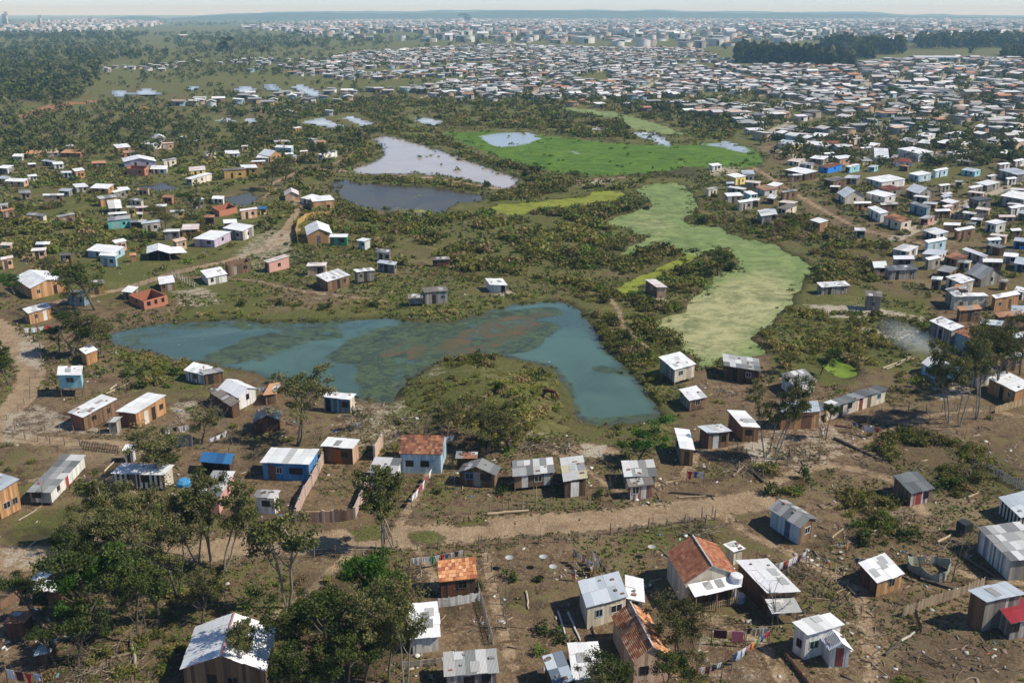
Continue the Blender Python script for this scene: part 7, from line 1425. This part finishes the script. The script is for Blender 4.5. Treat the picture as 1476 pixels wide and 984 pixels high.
def brushwood():
    items = []
    def pile(z, p, n, s, l0, l1):
        g = gpt(z, p)
        for _ in range(n): items.append((g[0] + R.gauss(0, s), g[1] + R.gauss(0, s * .8), R.uniform(l0, l1)))
    for a in [('Z8',(880,240),70,2.2,.8,2.2),('Z8',(650,720),45,1.0,1,2.6),('Z8',(1000,300),50,1.5,.8,2),('Z13',(1350,210),60,1.4,.8,2.2),('Z14',(250,190),50,1.3,.6,1.6),('Z14',(120,380),40,1.6,.8,2.4),('Z9',(1000,820),50,1.4,.8,2.2),('Z9',(200,760),40,1.4,.6,1.8),('Z10',(700,850),70,2.2,.8,2.6),('Z10',(620,930),50,1.6,.8,2.2),('Z12',(40,230),40,1.0,.6,1.6),('Z7',(850,110),70,1.5,.8,2.2),('Z7',(1110,140),30,.8,.8,2),('Z2',(900,690),60,1.8,.6,1.8),('Z3',(80,860),60,2.0,.6,1.8),('Z4',(900,750),60,2.5,.8,2.2),('Z4',(560,900),40,1.8,.8,2),('Z14',(640,800),30,2.4,.6,1.8),('Z14',(1100,860),30,2.6,.6,1.8),('Z9',(650,640),40,1.5,.6,1.6),('Z5',(560,700),40,1.6,.8,2),('Z3',(1250,540),40,1.8,.6,1.8),('Z2',(560,730),50,1.4,.6,1.8),('Z8',(140,130),50,1.6,.6,1.8)]: pile(*a)
    g = scatter([(-40,1010),(-40,590),(1500,590),(1500,1010)], .08, 1500)
    nz_ = noise(g[:, 0] / 9, g[:, 1] / 9, 51)
    for (x, y), q in zip(g, nz_):
        if q > .58: items.append((x, y, R.uniform(.5, 1.8)))
    p = np.array([(i[0], i[1]) for i in items]); ok = clear_of_houses(p, .2) & (water_sd(p) < -.2) & clear_of_roads(p, -.4); z = heights(p); m = MB()
    for (x, y, l), o_, zz in zip(items, ok, z):
        if not o_: continue
        a = R.uniform(0, 6.28); e = R.uniform(0, .5) ** 1.5; d = np.array([math.cos(a), math.sin(a), e]); q = np.array([x, y, zz + .03]); b = q + d * l * .5 + np.array([R.uniform(-.1, .1), R.uniform(-.1, .1), .04])
        m.tube([q, b, q + d * l], [.05, .04, .02], vary(R.choice([(.2,.15,.1), (.26,.2,.14), (.12,.09,.065), (.09,.07,.05), (.36,.29,.21)]), .2), 4, cap=False)
    o = m.build('brushwood', 'bark'); tag(o, kind='stuff')
brushwood()
# smoke drifting from the yard fire beside the pale blue gabled house
def smoke():
    c = gpt('Z4', (985,330)); m = bpy.data.materials.new('smoke_puff'); nt_, ns, ln = nodes(m)
    tc = nt_.nodes.new('ShaderNodeTexCoord'); n1 = tex(nt_, 3.2, detail=5, coord='Object')
    ln_ = nt_.nodes.new('ShaderNodeVectorMath'); ln_.operation = 'LENGTH'; ln.new(tc.outputs['Object'], ln_.inputs[0])
    f = math_(nt_, 'SUBTRACT', 1.0, ln_.outputs['Value'], clamp=True)
    d = math_(nt_, 'MULTIPLY', math_(nt_, 'MULTIPLY', f, math_(nt_, 'SUBTRACT', n1, .3, clamp=True)), .8)
    v = N(nt_, 'ShaderNodeVolumeScatter'); v.inputs['Color'].default_value = (.82,.92,1,1); ln.new(d, v.inputs['Density']); o = N(nt_, 'ShaderNodeOutputMaterial'); ln.new(v.outputs[0], o.inputs['Volume']); MATS['smoke'] = m
    b = bmesh.new(); bmesh.ops.create_icosphere(b, subdivisions=3, radius=1.0); me = bpy.data.meshes.new('smoke'); b.to_mesh(me); b.free(); me.materials.append(m)
    ob = bpy.data.objects.new('smoke', me); col.objects.link(ob); ob.location = (c[0] - 4, c[1] + 2.5, c[2] + 2.0); ob.scale = (7.5, 3.6, 2.6); ob.rotation_euler = (0, .45, -.3); tag(ob, kind='stuff')
import bmesh
smoke()
# ------------------------------------------------------------------ camera, light, haze
cam = bpy.data.cameras.new('camera'); co = bpy.data.objects.new('camera', cam); col.objects.link(co)
co.location = (0, 0, CH); co.rotation_euler = (math.pi / 2 - PITCH, 0, 0)
cam.lens = 35; cam.sensor_width = 36; cam.sensor_fit = 'HORIZONTAL'; cam.clip_start = 1; cam.clip_end = 60000
sc.camera = co
SUN_EL, SUN_AZ = math.radians(45), math.radians(97)   # azimuth clockwise from +Y
sd_ = np.array([math.sin(SUN_AZ) * math.cos(SUN_EL), math.cos(SUN_AZ) * math.cos(SUN_EL), math.sin(SUN_EL)])
sun = bpy.data.lights.new('sun', 'SUN'); so = bpy.data.objects.new('sun', sun); col.objects.link(so)
sun.energy = 5.0; sun.angle = math.radians(.5); sun.color = (1, .95, .83)
import mathutils
so.rotation_euler = mathutils.Vector(sd_).to_track_quat('Z', 'Y').to_euler(); so.location = (200, 0, 300)
w = bpy.data.worlds.new('World'); sc.world = w; w.use_nodes = True
nt = w.node_tree; nt.nodes.clear()
sky = nt.nodes.new('ShaderNodeTexSky'); sky.sky_type = 'NISHITA'; sky.sun_disc = False; sky.sun_elevation = SUN_EL; sky.sun_rotation = SUN_AZ
sky.air_density = .5; sky.dust_density = 0.0; sky.ozone_density = 4.0
bg = nt.nodes.new('ShaderNodeBackground'); bg.inputs[1].default_value = .15
wo = nt.nodes.new('ShaderNodeOutputWorld'); nt.links.new(sky.outputs[0], bg.inputs[0]); nt.links.new(bg.outputs[0], wo.inputs[0])
def haze():
    m = bpy.data.materials.new('haze_air'); n_, ns, ln = nodes(m)
    v = N(n_, 'ShaderNodeVolumeScatter'); v.inputs['Color'].default_value = (.42, .74, 1.0, 1); v.inputs['Density'].default_value = .000135; v.inputs['Anisotropy'].default_value = .0
    o = N(n_, 'ShaderNodeOutputMaterial'); ln.new(v.outputs[0], o.inputs['Volume']); MATS['haze'] = m
    b = MB(); b.box(-14000, -300, -60, 14000, 16000, 160, (1, 1, 1)); ob = b.build('haze', 'haze'); tag(ob, kind='structure')
haze()
sc.view_settings.view_transform = 'Standard'; sc.view_settings.look = 'None'; sc.view_settings.exposure = 0; sc.view_settings.gamma = 1
sc.render.engine = 'CYCLES'
cy = sc.cycles
cy.use_denoising = True; cy.max_bounces = 4; cy.diffuse_bounces = 2; cy.glossy_bounces = 2; cy.transmission_bounces = 2; cy.volume_bounces = 12; cy.transparent_max_bounces = 4
cy.volume_step_rate = 4; cy.use_adaptive_sampling = True; cy.adaptive_threshold = .02
cy.caustics_reflective = False; cy.caustics_refractive = False
# ------------------------------------------------------------------ labels for the things described by their neighbours
LM += [('the left end of the pond', 160, 490), ('the muddy pale pond', 640, 235), ('the dark lily pond', 590, 285), ('the bright green marsh', 860, 225), ('the pale duckweed lagoon', 1075, 430), ('the grassy pond peninsula', 700, 565), ('the yellow weed strip', 930, 400), ('the eucalyptus grove', 1130, 75), ('the fork of the dirt road', 1090, 722), ('the bottom edge middle', 560, 984), ('the far left woodland', 90, 105), ('the bottom left corner', 20, 970), ('the bottom right corner', 1460, 970), ('the left road bend', 40, 530), ('the orange excavator', 196, 165), ('the long factory shed', 860, 52), ('the five pale towers', 790, 50), ('the pale sand strip', 1260, 450)]
RANK = ['nearest', 'second nearest', 'third nearest', 'fourth nearest', 'fifth nearest', 'sixth nearest', 'seventh nearest', 'eighth nearest', 'ninth nearest', 'tenth nearest', 'eleventh nearest', 'twelfth nearest']
def make_labels():
    slots = {}
    for o, desc, px, py in AUTO:
        best = min((l for l in LM if math.hypot(l[1] - px, l[2] - py) > 6), key=lambda l: math.hypot(l[1] - px, (l[2] - py) * 1.6))
        dx, dy = px - best[1], (py - best[2]) * 1.6
        rel = ('right of' if dx > 0 else 'left of') if abs(dx) > abs(dy) else ('in front of' if dy > 0 else 'behind')
        slots.setdefault((desc, rel, best[0]), []).append((math.hypot(dx, dy), o))
    for (desc, rel, lm), lst in slots.items():
        lst.sort(key=lambda t: t[0])
        for i, (_, o) in enumerate(lst):
            o['label'] = f'{desc}, {rel} {lm}' if len(lst) == 1 else f'{desc}, {RANK[min(i, 11)]} {rel} {lm}'
make_labels()
for o in bpy.data.objects:
    if len(str(o.get('label', '')).split()) > 16: print('LONG', o['label'])
